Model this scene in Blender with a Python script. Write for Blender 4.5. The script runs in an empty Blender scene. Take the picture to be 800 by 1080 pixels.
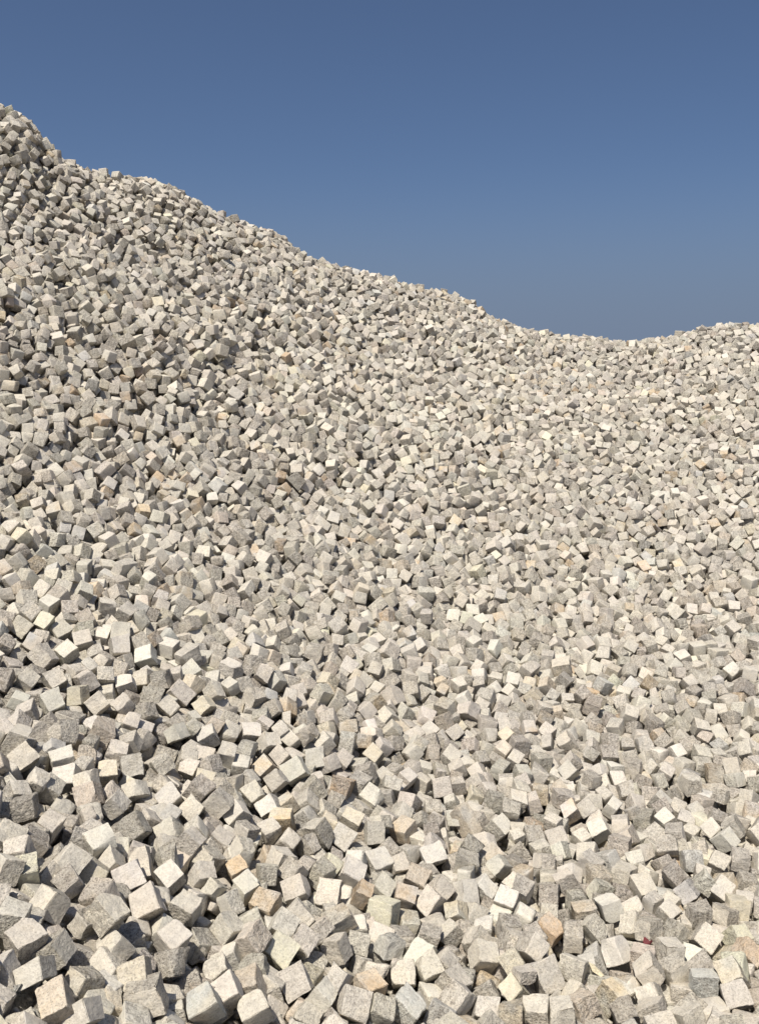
import bpy, math, zlib, base64
import numpy as np

# ------------------------------------------------------------------ camera
FPX = 1000.0; PITCH = math.radians(-8.0); CAMZ = 2.35
scene = bpy.context.scene
C = scene.collection
cam_data = bpy.data.cameras.new('camera')
cam_data.sensor_fit = 'VERTICAL'; cam_data.sensor_height = 36.0
cam_data.lens = 36.0 * FPX / 1080.0
cam_data.clip_start = 0.05; cam_data.clip_end = 3000
cam = bpy.data.objects.new('camera', cam_data); C.objects.link(cam)
cam.location = (0, 0, CAMZ); cam.rotation_euler = (math.pi / 2 + PITCH, 0, 0)
scene.camera = cam

# ------------------------------------------------------------------ sky, sun, exposure
SUN_EL, SUN_AZ = math.radians(60), math.radians(-153)      # azimuth clockwise from +Y (the view direction)
world = bpy.data.worlds.new('World'); scene.world = world; world.use_nodes = True
wn = world.node_tree.nodes; wl = world.node_tree.links
bg = wn['Background']
sky = wn.new('ShaderNodeTexSky'); sky.sky_type = 'NISHITA'; sky.sun_disc = False
sky.sun_elevation = SUN_EL; sky.sun_rotation = SUN_AZ
sky.altitude = 0; sky.air_density = 0.7; sky.dust_density = 2.5; sky.ozone_density = 6.0
# pale haze above the horizon
wg = wn.new('ShaderNodeTexCoord'); ws = wn.new('ShaderNodeSeparateXYZ'); wl.new(wg.outputs['Generated'], ws.inputs[0])
wm = wn.new('ShaderNodeMapRange'); wm.interpolation_type = 'SMOOTHERSTEP'; wl.new(ws.outputs[2], wm.inputs[0])
wm.inputs[1].default_value = 0.0; wm.inputs[2].default_value = 0.24; wm.inputs[3].default_value = 0.9; wm.inputs[4].default_value = 0.0
wx = wn.new('ShaderNodeMix'); wx.data_type = 'RGBA'; wl.new(wm.outputs[0], wx.inputs[0]); wl.new(sky.outputs[0], wx.inputs[6])
wx.inputs[7].default_value = (2.02, 2.62, 3.80, 1)
wl.new(wx.outputs[2], bg.inputs[0]); bg.inputs[1].default_value = 0.0675
sd = bpy.data.lights.new('sun', 'SUN'); sd.energy = 4.15; sd.angle = math.radians(0.55); sd.color = (1.0, 0.92, 0.80)
so = bpy.data.objects.new('sun', sd); C.objects.link(so)
from mathutils import Vector
sdir = Vector((math.sin(SUN_AZ) * math.cos(SUN_EL), math.cos(SUN_AZ) * math.cos(SUN_EL), math.sin(SUN_EL)))
so.rotation_euler = sdir.to_track_quat('Z', 'Y').to_euler(); so.location = (-6, -2, 12)
scene.view_settings.view_transform = 'Standard'; scene.view_settings.look = 'None'
scene.view_settings.exposure = 0.42; scene.view_settings.gamma = 1.0
scene.cycles.max_bounces = 8; scene.cycles.diffuse_bounces = 4

# ------------------------------------------------------------------ shape of the heap
FPX=1000.0; PITCH=math.radians(-8.0); CAMZ=2.35
def unproject(u,v,D):
    """photo pixel (800x1080) and distance -> world point"""
    dx=(u-400)/FPX; dz=(540-v)/FPX
    n=np.sqrt(dx*dx+dz*dz+1)
    y=math.cos(PITCH)-dz*math.sin(PITCH); z=math.sin(PITCH)+dz*math.cos(PITCH)
    return D*dx/n, D*y/n, CAMZ+D*z/n
SKY=[(-250,40),(-150,70),(-60,88),(0,104),(20,112),(38,126),(46,146),(58,160),(80,168),(100,182),(120,184),(145,184),(165,189),(185,194),(205,208),(228,222),(250,233),(270,238),(290,243),(305,254),(320,265),(340,274),(360,280),(400,287),(430,299),(470,307),(490,312),(505,322),(515,330),(530,338),(560,346),(600,352),(630,356),(660,359),(685,358),(700,354),(725,350),(745,343),(760,342),(800,342),(900,345),(1100,350)]
TV=[0,.08,.2,.35,.5,.68,.88,1.0]
# distance table, rows = u, columns = w (0 skyline .. 1 bottom edge)
TU=[-200,0,200,400,600,800,1000]
TD=[[10.3,9.4,8.0,6.75,5.6,4.35,3.15,2.7],
    [10.5,9.7,8.2,6.95,5.7,4.35,3.15,2.75],
    [11.3,10.2,8.6,7.15,5.8,4.55,3.5,3.1],
    [12.1,10.7,8.9,7.35,6.1,4.9,3.9,3.45],
    [12.6,11.2,9.3,7.75,6.4,5.15,4.1,3.65],
    [13.0,11.6,9.7,8.15,6.75,5.4,4.3,3.8],
    [13.2,11.8,9.9,8.3,6.9,5.5,4.4,3.9]]
TD=np.array(TD)
def smooth(xs,ys,x):
    # piecewise cubic (catmull) interpolation
    xs=np.asarray(xs,float); ys=np.asarray(ys,float)
    m=np.gradient(ys,xs); i=np.clip(np.searchsorted(xs,x)-1,0,len(xs)-2)
    h=xs[i+1]-xs[i]; t=np.clip((x-xs[i])/h,0,1)
    return (2*t**3-3*t**2+1)*ys[i]+(t**3-2*t**2+t)*h*m[i]+(-2*t**3+3*t**2)*ys[i+1]+(t**3-t**2)*h*m[i+1]
UG=np.arange(-250,1051,10.0); YG=np.arange(0.0,20.0,0.05)
def build():
    sk=np.interp(UG,[p[0] for p in SKY],[p[1] for p in SKY])
    ZC=np.zeros((len(UG),len(YG)))
    w=np.linspace(0,1,60)
    g=np.exp(-.5*(np.arange(-30,31)/11.0)**2); g/=g.sum(); broad=np.convolve(np.pad(sk,30,'edge'),g,'valid')
    for i,u in enumerate(UG):
        col=[smooth(TU,TD[:,k],np.array([u]))[0] for k in range(len(TV))]
        D=smooth(TV,col,w); v=broad[i]+6+w*(1080-broad[i]-6)+(sk[i]-broad[i])*np.exp(-(w/.07)**2)
        x,y,z=unproject(u,v,D)
        y=y[::-1]; z=z[::-1]
        y=np.maximum.accumulate(y+np.arange(len(y))*1e-6)
        zz=np.interp(YG,y,z)
        # toe towards the camera
        k=YG<y[0]; zz[k]=z[0]-0.12*(y[0]-YG[k])
        # crest rolls over
        m=(z[-1]-z[-6])/(y[-1]-y[-6]); k=YG>y[-1]; s=YG[k]-y[-1]
        m0=min(m,.75); L=0.9; se=np.minimum(s,L)
        zz[k]=z[-1]+m0*se-(m0+.6)*se*se/(2*L)-.6*np.maximum(s-L,0)
        ZC[i]=zz
    ker=np.exp(-.5*(np.arange(-6,7)/3.0)**2); ker/=ker.sum()
    for i in range(len(UG)):
        ZC[i]=np.convolve(np.pad(ZC[i],6,'edge'),ker,'valid')
    return np.maximum(ZC,0.02)
ZC=build()
def H(x,y):
    x=np.asarray(x,float); y=np.asarray(y,float)
    z=np.full(np.broadcast(x,y).shape,1.0)
    for _ in range(6):
        dep=np.maximum(y*math.cos(PITCH)+(z-CAMZ)*math.sin(PITCH),.6)
        u=400+FPX*x/dep
        fi=np.clip((u-UG[0])/10.0,0,len(UG)-1.001); fj=np.clip(y/0.05,0,len(YG)-1.001)
        i=fi.astype(int); j=fj.astype(int); a=fi-i; b=fj-j
        zn=(ZC[i,j]*(1-a)+ZC[i+1,j]*a)*(1-b)+(ZC[i,j+1]*(1-a)+ZC[i+1,j+1]*a)*b
        z=.5*z+.5*zn
    return z
def bumps(x,y):
    return (0.05*np.sin(2.1*x+1.3*y+.5)*np.sin(1.7*y-1.1*x+2)+.03*np.sin(4.3*x-2.2*y)*np.sin(3.1*x+4.4*y+1)
            )


SGN=np.array([[sx,sy,sz] for sx in(-1,1) for sy in(-1,1) for sz in(-1,1)],float)
def corners(n,seed=11,size=0.0385):
    """eight warped corners of every stone (metres, local)"""
    r=np.random.RandomState(seed)
    s=size*(1+.075*r.randn(n).clip(-2,2))            # half edge
    ax=1+.065*r.randn(n,3).clip(-2,2)
    kind=r.rand(n); k=r.randint(0,3,n)
    el=(kind<.08); ax[el,k[el]]*=r.uniform(1.2,1.5,n)[el]     # longer setts
    sl=(kind>.93); ax[sl,k[sl]]*=r.uniform(.6,.8,n)[sl]       # slabs
    fr=(kind>.10)&(kind<.14); ax[fr]*=r.uniform(.5,.8,(n,1))[fr]  # broken bits
    c=SGN[None]*(s[:,None,None]*ax[:,None,:])
    sh=.035*r.randn(n,3,3).clip(-2,2)
    c=c+np.einsum('nij,nkj->nki',sh*(1-np.eye(3)),c)*.7
    tp=.04*r.randn(n,3).clip(-2.2,2.2)   # taper
    t=c/ (s[:,None,None])
    for a in range(3):
        b=(a+1)%3; d=(a+2)%3
        f=1+tp[:,a][:,None]*t[:,:,a]
        c[:,:,b]*=f; c[:,:,d]*=f
    c+=.0030*r.randn(n,8,3).clip(-2,2)
    return c
def lower_layer():
    """fixed under-layer of setts: positions, rotations"""
    r=np.random.RandomState(21); X,Y=np.meshgrid(np.arange(-9.5,9.6,.098),np.arange(-.6,15.6,.098)); X=X.ravel(); Y=Y.ravel()
    X=X+r.uniform(-.02,.02,X.size); Y=Y+r.uniform(-.02,.02,X.size); q=settle_turn(X,Y,r,.45); u=r.uniform(-.018,.018,X.size)
    k=np.abs(X)<.52*np.maximum(Y,0)+1.6
    X,Y,q,u=X[k],Y[k],q[k],u[k]
    return np.stack([X,Y,H(X,Y)-.145+u],1),q
def qmat(q):
    w,x,y,z=q.T
    return np.stack([1-2*(y*y+z*z),2*(x*y-z*w),2*(x*z+y*w),2*(x*y+z*w),1-2*(x*x+z*z),2*(y*z-x*w),2*(x*z-y*w),2*(y*z+x*w),1-2*(x*x+y*y)],1).reshape(-1,3,3)

def settle_turn(X,Y,r,spread):
    """quaternions: a face roughly along the slope, random turn about the normal, then a random tilt"""
    e=.08; gx=(H(X+e,Y)-H(X-e,Y))/(2*e); gy=(H(X,Y+e)-H(X,Y-e))/(2*e)
    nrm=np.stack([-gx,-gy,np.ones_like(gx)],1); nrm/=np.linalg.norm(nrm,axis=1)[:,None]
    def q_axis(ax,an): return np.column_stack([np.cos(an/2),ax*np.sin(an/2)[:,None]])
    def q_times(a,b):
        w,x,y,z=a.T; W,X_,Y_,Z=b.T
        return np.stack([w*W-x*X_-y*Y_-z*Z,w*X_+x*W+y*Z-z*Y_,w*Y_-x*Z+y*W+z*X_,w*Z+x*Y_-y*X_+z*W],1)
    ax=np.cross(np.array([0,0,1.]),nrm); s=np.linalg.norm(ax,axis=1); an=np.arctan2(s,nrm[:,2]); ax=ax/(s+1e-9)[:,None]
    z=np.tile([0,0,1.],(len(X),1)); t=r.randn(len(X),3); t/=np.linalg.norm(t,axis=1)[:,None]
    return q_times(q_axis(t,spread*np.abs(r.randn(len(X)))),q_times(q_axis(ax,an),q_axis(z,r.uniform(0,6.283,len(X)))))


# ------------------------------------------------------------------ materials
def nt(name):
    m = bpy.data.materials.new(name); m.use_nodes = True
    t = m.node_tree; b = t.nodes['Principled BSDF']
    return m, t, b
def node(t, typ, **kw):
    n = t.nodes.new(typ)
    for k, v in kw.items():
        if k.startswith('i_'):
            key = k[2:]; n.inputs[int(key) if key.isdigit() else key.replace('_', ' ')].default_value = v
        else: setattr(n, k, v)
    return n
def ramp(t, src, stops):
    r = t.nodes.new('ShaderNodeValToRGB'); e = r.color_ramp.elements
    while len(e) < len(stops): e.new(.5)
    for el, (p, c) in zip(e, stops): el.position = p; el.color = (c, c, c, 1) if not isinstance(c, tuple) else c
    t.links.new(src, r.inputs[0]); return r.outputs[0]
def math_(t, op, a, b=None, clamp=False):
    n = t.nodes.new('ShaderNodeMath'); n.operation = op; n.use_clamp = clamp
    for i, s in enumerate((a, b)):
        if s is None: continue
        if isinstance(s, (int, float)): n.inputs[i].default_value = s
        else: t.links.new(s, n.inputs[i])
    return n.outputs[0]
def mix(t, mode, fac, a, b):
    n = t.nodes.new('ShaderNodeMix'); n.data_type = 'RGBA'; n.blend_type = mode
    for s, i in ((fac, 0), (a, 6), (b, 7)):
        if isinstance(s, (int, float)): n.inputs[i].default_value = s
        elif isinstance(s, tuple): n.inputs[i].default_value = s
        else: t.links.new(s, n.inputs[i])
    return n.outputs[2]

def granite():
    m, t, b = nt('granite')
    tc = node(t, 'ShaderNodeTexCoord')
    off = node(t, 'ShaderNodeAttribute', attribute_name='grain_offset')
    add = node(t, 'ShaderNodeVectorMath', operation='ADD')
    t.links.new(tc.outputs['Object'], add.inputs[0]); t.links.new(off.outputs['Vector'], add.inputs[1])
    P = add.outputs[0]
    tint = node(t, 'ShaderNodeAttribute', attribute_name='tint')
    co = node(t, 'ShaderNodeAttribute', attribute_name='coarse')      # x split-face coarseness, y stain, z face tone
    sep = node(t, 'ShaderNodeSeparateXYZ'); t.links.new(co.outputs['Vector'], sep.inputs[0])
    coarse, stain, tone = sep.outputs[0], sep.outputs[1], sep.outputs[2]
    def noise(scale, detail, rough=.55):
        n = node(t, 'ShaderNodeTexNoise', i_Scale=scale, i_Detail=detail, i_Roughness=rough)
        t.links.new(P, n.inputs['Vector']); return n.outputs[0]
    fine = noise(260, 2); grain = noise(105, 4, .7); blot = noise(22, 3); big = noise(9, 2)
    vo = node(t, 'ShaderNodeTexVoronoi', i_Scale=300.0); t.links.new(P, vo.inputs['Vector'])
    vs = node(t, 'ShaderNodeSeparateColor'); t.links.new(vo.outputs['Color'], vs.inputs[0])
    # dark mica grains, pale feldspar grains
    mica = ramp(t, vs.outputs[0], [(0.0, 1.0), (.10, 1.0), (.22, 0.0)])
    feld = ramp(t, vs.outputs[1], [(.70, 0.0), (.78, 1.0)])
    pits = ramp(t, grain, [(.38, 1.0), (.55, 0.0)])
    c = tint.outputs['Color']
    v = math_(t, 'ADD', .86, math_(t, 'MULTIPLY', blot, .28))
    c = mix(t, 'MULTIPLY', 1.0, c, ramp(t, blot, [(.30, (.80, .80, .81, 1)), (.50, (1, 1, 1, 1)), (.68, (1.0, .985, .95, 1))]))
    c = mix(t, 'MIX', math_(t, 'MULTIPLY', feld, .30), c, (.58, .56, .51, 1))
    dk = math_(t, 'MULTIPLY', mica, math_(t, 'ADD', .18, math_(t, 'MULTIPLY', coarse, .5)), True)
    c = mix(t, 'MIX', dk, c, (.085, .08, .075, 1))
    pk = math_(t, 'MULTIPLY', pits, math_(t, 'ADD', .12, math_(t, 'MULTIPLY', coarse, .52)), True)
    c = mix(t, 'MIX', pk, c, (.17, .155, .135, 1))
    sm = math_(t, 'MULTIPLY', ramp(t, big, [(.40, 0.0), (.58, 1.0)]), stain, True)
    c = mix(t, 'MIX', sm, c, mix(t, 'MULTIPLY', 1.0, c, (1.0, .84, .63, 1)))
    vm = node(t, 'ShaderNodeVectorMath', operation='MULTIPLY'); vm.inputs[1].default_value = (70, 26, 9); t.links.new(P, vm.inputs[0])
    vein = node(t, 'ShaderNodeTexNoise', i_Scale=1.0, i_Detail=3.0); t.links.new(vm.outputs[0], vein.inputs['Vector'])
    c = mix(t, 'MULTIPLY', math_(t, 'MULTIPLY', coarse, 1.0, True), c, ramp(t, vein.outputs[0], [(.34, (.74, .72, .70, 1)), (.52, (1, 1, 1, 1)), (.70, (1.08, 1.06, 1.03, 1))]))
    dust = ramp(t, noise(34, 4, .7), [(.50, 0.0), (.66, 1.0)])
    c = mix(t, 'MIX', math_(t, 'MULTIPLY', dust, .32), c, (.57, .54, .475, 1))
    tn = node(t, 'ShaderNodeCombineXYZ')
    for i in range(3): t.links.new(tone, tn.inputs[i])
    c = mix(t, 'MULTIPLY', 1.0, c, tn.outputs[0])
    t.links.new(c, b.inputs['Base Color'])
    b.inputs['Roughness'].default_value = .82
    b.inputs['Specular IOR Level'].default_value = .2
    hgt = math_(t, 'ADD', math_(t, 'MULTIPLY', grain, .7), math_(t, 'ADD', math_(t, 'MULTIPLY', fine, .25), math_(t, 'MULTIPLY', noise(45, 3), 1.0)))
    bp = node(t, 'ShaderNodeBump'); bp.inputs['Distance'].default_value = .016
    t.links.new(math_(t, 'ADD', .25, math_(t, 'MULTIPLY', coarse, .75)), bp.inputs['Strength'])
    t.links.new(hgt, bp.inputs['Height']); t.links.new(bp.outputs[0], b.inputs['Normal'])
    return m
GRANITE = granite()

def earth(name, ca, cb):
    m, t, b = nt(name)
    tc = node(t, 'ShaderNodeTexCoord')
    n1 = node(t, 'ShaderNodeTexNoise', i_Scale=14.0, i_Detail=8.0, i_Roughness=.7); t.links.new(tc.outputs['Object'], n1.inputs['Vector'])
    n2 = node(t, 'ShaderNodeTexVoronoi', i_Scale=38.0); t.links.new(tc.outputs['Object'], n2.inputs['Vector'])
    c = mix(t, 'MIX', ramp(t, n1.outputs[0], [(.35, 0.0), (.65, 1.0)]), ca, cb)
    t.links.new(c, b.inputs['Base Color']); b.inputs['Roughness'].default_value = .95
    bp = node(t, 'ShaderNodeBump'); bp.inputs['Distance'].default_value = .02
    t.links.new(math_(t, 'ADD', n1.outputs[0], n2.outputs[0]), bp.inputs['Height']); t.links.new(bp.outputs[0], b.inputs['Normal'])
    return m
GRIT = earth('stone_grit', (.20, .18, .155, 1), (.34, .31, .27, 1))
SOIL = earth('packed_soil', (.23, .19, .145, 1), (.33, .29, .23, 1))

# ------------------------------------------------------------------ ground and the heart of the heap
def grid_mesh(name, xs, ys, zf, mat):
    gx, gy = np.meshgrid(xs, ys); gz = zf(gx, gy); nx, ny = len(xs), len(ys)
    v = np.stack([gx.ravel(), gy.ravel(), gz.ravel()], 1)
    j, i = np.meshgrid(np.arange(ny - 1), np.arange(nx - 1), indexing='ij')
    a = (j * nx + i).ravel(); q = np.stack([a, a + 1, a + nx + 1, a + nx], 1)
    me = quad_mesh(name, v, q); me.materials.append(mat)
    o = bpy.data.objects.new(name, me); C.objects.link(o); return o
def quad_mesh(name, v, q):
    me = bpy.data.meshes.new(name)
    me.vertices.add(len(v)); me.vertices.foreach_set('co', np.ascontiguousarray(v, np.float32).ravel())
    me.loops.add(q.size); me.loops.foreach_set('vertex_index', np.ascontiguousarray(q, np.int32).ravel())
    me.polygons.add(len(q)); me.polygons.foreach_set('loop_start', np.arange(0, q.size, 4, dtype=np.int32))
    me.update(calc_edges=True)
    return me
far = np.concatenate([-np.geomspace(1500, 9, 14), np.arange(-8, 8.1, 1), np.geomspace(9, 1500, 14)])
gr = grid_mesh('ground', far, far, lambda x, y: 0 * x - .16, SOIL); gr['kind'] = 'structure'
def core_z(x, y):
    z = H(x, y) - .17
    # fall away to the ground beyond the part that was simulated
    d = np.maximum(np.maximum(np.abs(x) - 7.5, 0), np.maximum(y - 15, np.maximum(.4 - y, 0)))
    return np.maximum(z - .62 * d, -.3 - .02 * d)
co = grid_mesh('heap_core', np.arange(-14, 14.1, .1), np.arange(-2, 24, .1), core_z, GRIT); co['kind'] = 'structure'

# ------------------------------------------------------------------ the setts
N_ALL = 10773
PICKED = [
-993,2672,778,32,-70,83,409,394,385,-981,2429,808,33,6,93,414,408,386,-786,2609,676,17,-64,70,354,394,385,-914,2329,
786,111,-41,21,388,288,400,-832,2243,754,52,-33,40,365,413,385,-704,2525,640,80,-23,25,397,396,385,-769,2919,635,82,
-27,33,454,441,386,-659,2458,623,145,-7,29,503,423,385,-773,2251,715,98,-45,25,387,292,416,-857,3034,665,111,-8,49,
476,414,386,-881,2671,720,85,-107,45,361,360,385,-906,2450,765,92,70,134,385,369,385,-655,2784,589,61,9,96,397,402,
386,-657,2991,576,38,3,117,401,426,386,-526,3134,503,118,-96,-4,308,404,252,-515,2965,512,79,-96,43,400,418,385,-496,
3256,488,39,7,95,375,363,384,-376,2621,464,44,-29,44,435,387,386,-514,2544,536,41,-38,36,417,407,386,-458,2653,501,55,
-39,37,357,399,385,-336,2971,432,92,-14,107,459,448,387,-318,3388,413,67,-38,21,439,409,386,-632,2671,585,103,-56,-8,
395,357,385,15,3426,306,133,-27,-43,531,471,385,82,3051,293,84,-5,3,415,394,385,-194,3446,367,90,-2,-15,439,468,386,8,
3585,307,75,9,110,386,405,385,101,3563,285,47,22,-20,399,384,385,206,3550,267,50,-69,61,449,394,386,-154,3104,356,139,
-54,0,394,443,385,-39,2924,327,29,21,70,414,422,386,87,2859,298,46,32,105,427,482,387,431,3700,240,77,17,111,389,398,
385,525,3631,232,60,-5,-51,446,410,386,704,3690,219,107,-10,-12,419,431,386,570,3511,227,6,37,-35,380,384,385,745,
3388,217,168,-11,-18,341,383,385,593,3124,236,103,2,48,442,546,387,468,3032,242,38,-66,42,346,399,385,525,2924,239,13,
-4,-8,407,386,385,382,3223,247,47,38,18,418,421,386,662,3429,223,46,6,77,393,451,386,1455,3771,198,85,-49,84,411,382,
385,893,3312,213,99,-86,-19,394,466,385,1166,3590,197,62,6,68,388,332,384,1301,3763,195,107,-92,21,372,374,395,1462,
3621,203,140,0,-16,400,390,385,1383,3413,208,58,27,45,389,336,384,1379,3298,217,97,-9,93,436,417,386,1259,3398,207,88,
-34,81,449,427,386,1072,3184,214,158,5,48,387,393,385,1001,3492,204,65,-73,-43,391,402,385,1234,3021,229,68,-28,6,425,
398,386,827,2939,224,50,-33,13,374,388,385,1396,3569,201,117,-71,-89,385,364,385,-1425,3618,847,100,-8,87,457,435,387,
-1299,3713,798,39,-5,50,438,387,386,-1239,3577,779,77,-16,8,429,413,386,-1124,3746,729,61,13,31,377,382,385,-1062,
3872,709,114,19,35,437,447,386,-1131,3504,741,89,-36,27,437,436,386,-1277,3238,815,142,3,26,405,410,385,-1168,3176,
780,65,-1,126,385,374,385,-1261,3451,792,170,-85,55,388,363,385,-994,3177,711,41,8,69,467,427,388,-928,3396,665,100,
-43,40,425,456,386,-1112,2810,805,194,32,33,304,388,386,-1002,3684,681,89,-53,8,388,320,381,-1031,3512,698,156,-77,35,
383,336,385,-874,3714,633,91,-23,69,445,404,386,-772,3704,593,98,-43,77,396,411,385,-603,3782,528,64,-62,51,433,390,
385,-483,3940,487,84,-47,38,421,400,385,-539,4267,530,68,-56,55,395,389,385,-478,4190,501,98,-55,44,393,406,385,-406,
4334,490,93,-47,31,500,468,386,-486,4424,527,93,-44,70,386,398,385,-563,4003,520,72,-7,78,393,406,385,-741,3141,601,
65,-17,78,390,400,385,-487,3295,483,44,-28,68,355,381,384,-536,3373,502,33,-23,47,349,384,384,-456,3750,468,35,-14,56,
378,386,385,-380,3720,438,79,10,118,385,370,385,-644,4199,565,37,16,-2,377,383,385,-321,4504,479,109,2,16,467,490,387,
-252,4493,452,103,46,76,385,387,385,-28,4695,414,73,-40,81,425,418,386,137,4551,351,60,14,89,378,340,384,-21,3992,335,
95,20,14,425,482,386,-9,3782,319,65,10,53,441,458,387,111,4083,310,18,-31,85,445,432,387,234,3915,276,73,-12,36,470,
420,387,-129,4057,369,35,37,-28,450,381,386,-118,3643,345,49,62,-11,480,421,387,-164,3897,371,94,-47,90,465,476,387,
154,3715,280,55,29,-30,445,385,386,312,4528,316,110,-11,12,434,450,386,-38,4303,367,63,-28,91,444,498,387,371,4275,
278,109,-76,-41,384,395,385,679,4980,319,55,-16,85,373,340,384,1013,4847,266,71,-68,32,416,393,385,766,4495,248,165,
-26,29,355,386,385,522,3900,235,54,-84,32,373,385,385,564,4231,249,69,21,80,383,448,386,1051,4276,213,49,-62,9,420,
385,385,946,4442,230,50,-52,15,422,386,385,409,4241,273,82,30,80,389,772,389,732,4913,302,69,-19,98,384,343,384,719,
4176,230,64,4,12,423,396,386,1395,4387,208,39,-38,41,372,380,385,1598,4287,207,46,-70,31,380,385,385,1619,4183,206,81,
17,80,389,415,385,1539,4862,244,56,-7,92,384,372,385,1667,5097,270,92,3,49,382,368,385,1162,4503,220,56,7,95,384,294,
383,1800,4848,248,146,-14,-9,449,403,385,1209,4082,198,94,21,46,386,356,385,1622,4011,204,162,-15,-26,373,386,385,
1150,3995,197,26,-28,2,345,385,384,1877,4776,245,110,53,56,385,379,385,-1838,4741,1087,128,-41,93,457,472,386,-1585,
4660,975,64,-23,89,463,404,386,-1495,4171,887,92,16,74,435,450,386,-1325,4293,833,113,-21,77,441,425,386,-1423,4460,
888,142,24,83,457,479,386,-1548,4370,925,83,2,84,438,429,386,-1646,4270,951,87,16,136,385,415,385,-1265,4564,842,57,
-22,32,457,387,386,-1549,4830,989,74,-8,42,442,387,386,-1674,4837,1039,79,1,90,467,458,387,-1381,4893,938,97,29,47,
471,472,387,-1143,3935,740,54,10,155,391,416,386,-1658,4541,988,125,-67,47,434,551,386,-1243,4893,887,78,-33,3,465,
435,386,-1421,4313,871,137,-29,-10,386,434,385,-1014,4655,762,119,2,113,418,574,387,-1040,4492,748,96,-12,104,391,489,
386,-647,4524,602,59,29,24,494,410,387,-450,4594,535,82,-38,68,368,389,385,-958,4282,692,122,-75,11,378,356,385,-821,
4344,647,35,-36,26,420,383,385,-1158,5046,884,174,-10,-36,453,426,385,-797,4894,715,29,-33,65,338,379,384,-579,5125,
675,92,-86,31,391,406,385,-888,4628,709,107,-67,44,390,398,385,
]
PICKED_KIND = [1,1,1,0,6,6,0,1,0,0,2,2,0,1,0,2,0,1,7,0,4,1,3,4,1,1,1,2,1,2,5,7,0,0,3,0,1,2,4,1,1,5,0,0,0,7,4,4,6,1,0,2,2,3,1,1,0,0,4,
2,6,3,1,2,0,3,4,1,2,0,1,0,0,1,1,0,1,1,0,0,5,1,1,0,0,0,4,0,2,0,5,0,4,0,2,6,2,1,0,4,0,2,0,0,0,0,2,1,3,0,0,0,1,0,0,2,2,2,
1,0,1,0,0,1,2,2,2,0,1,1,0,1,2,0,4,2,1,0,0,0,0,0,0,0,4,]
NEAR_RUNS = [
992,4,76,3,1,3,76,1,3,2,2,2,75,5,1,5,77,5,1,1,1,7,78,3,1,3,1,2,1,4,81,4,2,10,81,4,1,10,83,1,1,8,2,3,83,2,1,10,85,5,1,
8,85,6,1,2,1,2,86,12,88,5,2,4,88,2,2,6,91,10,91,9,90,10,90,1,2,4,2,1,90,4,1,1,1,3,90,2,1,7,91,9,91,1,1,6,94,7,92,2,1,
4,89,9,85,1,1,6,84,4,1,3,82,3,86,2,85,1,2483,3,76,6,76,1,1,6,76,9,78,8,3,1,1,1,76,9,3,3,80,4,1,1,2,2,87,1,4,1,1,1,1,1,
3,2,82,1,1,1,2,1,3,4,1,1,84,1,6,4,1,1,84,2,1,1,3,1,1,1,1,1,86,1,1,8,87,4,1,2,1,2,1,2,86,3,2,7,87,3,1,2,1,1,90,3,1,2,5,
1,88,6,3,2,88,10,90,4,1,6,89,7,1,1,91,3,1,3,1,3,90,4,4,1,90,2,1,1,2,4,91,5,1,3,90,3,2,5,88,2,1,2,1,3,87,1,1,3,2,1,85,
4,1,1,85,7,84,6,83,1,
]
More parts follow.
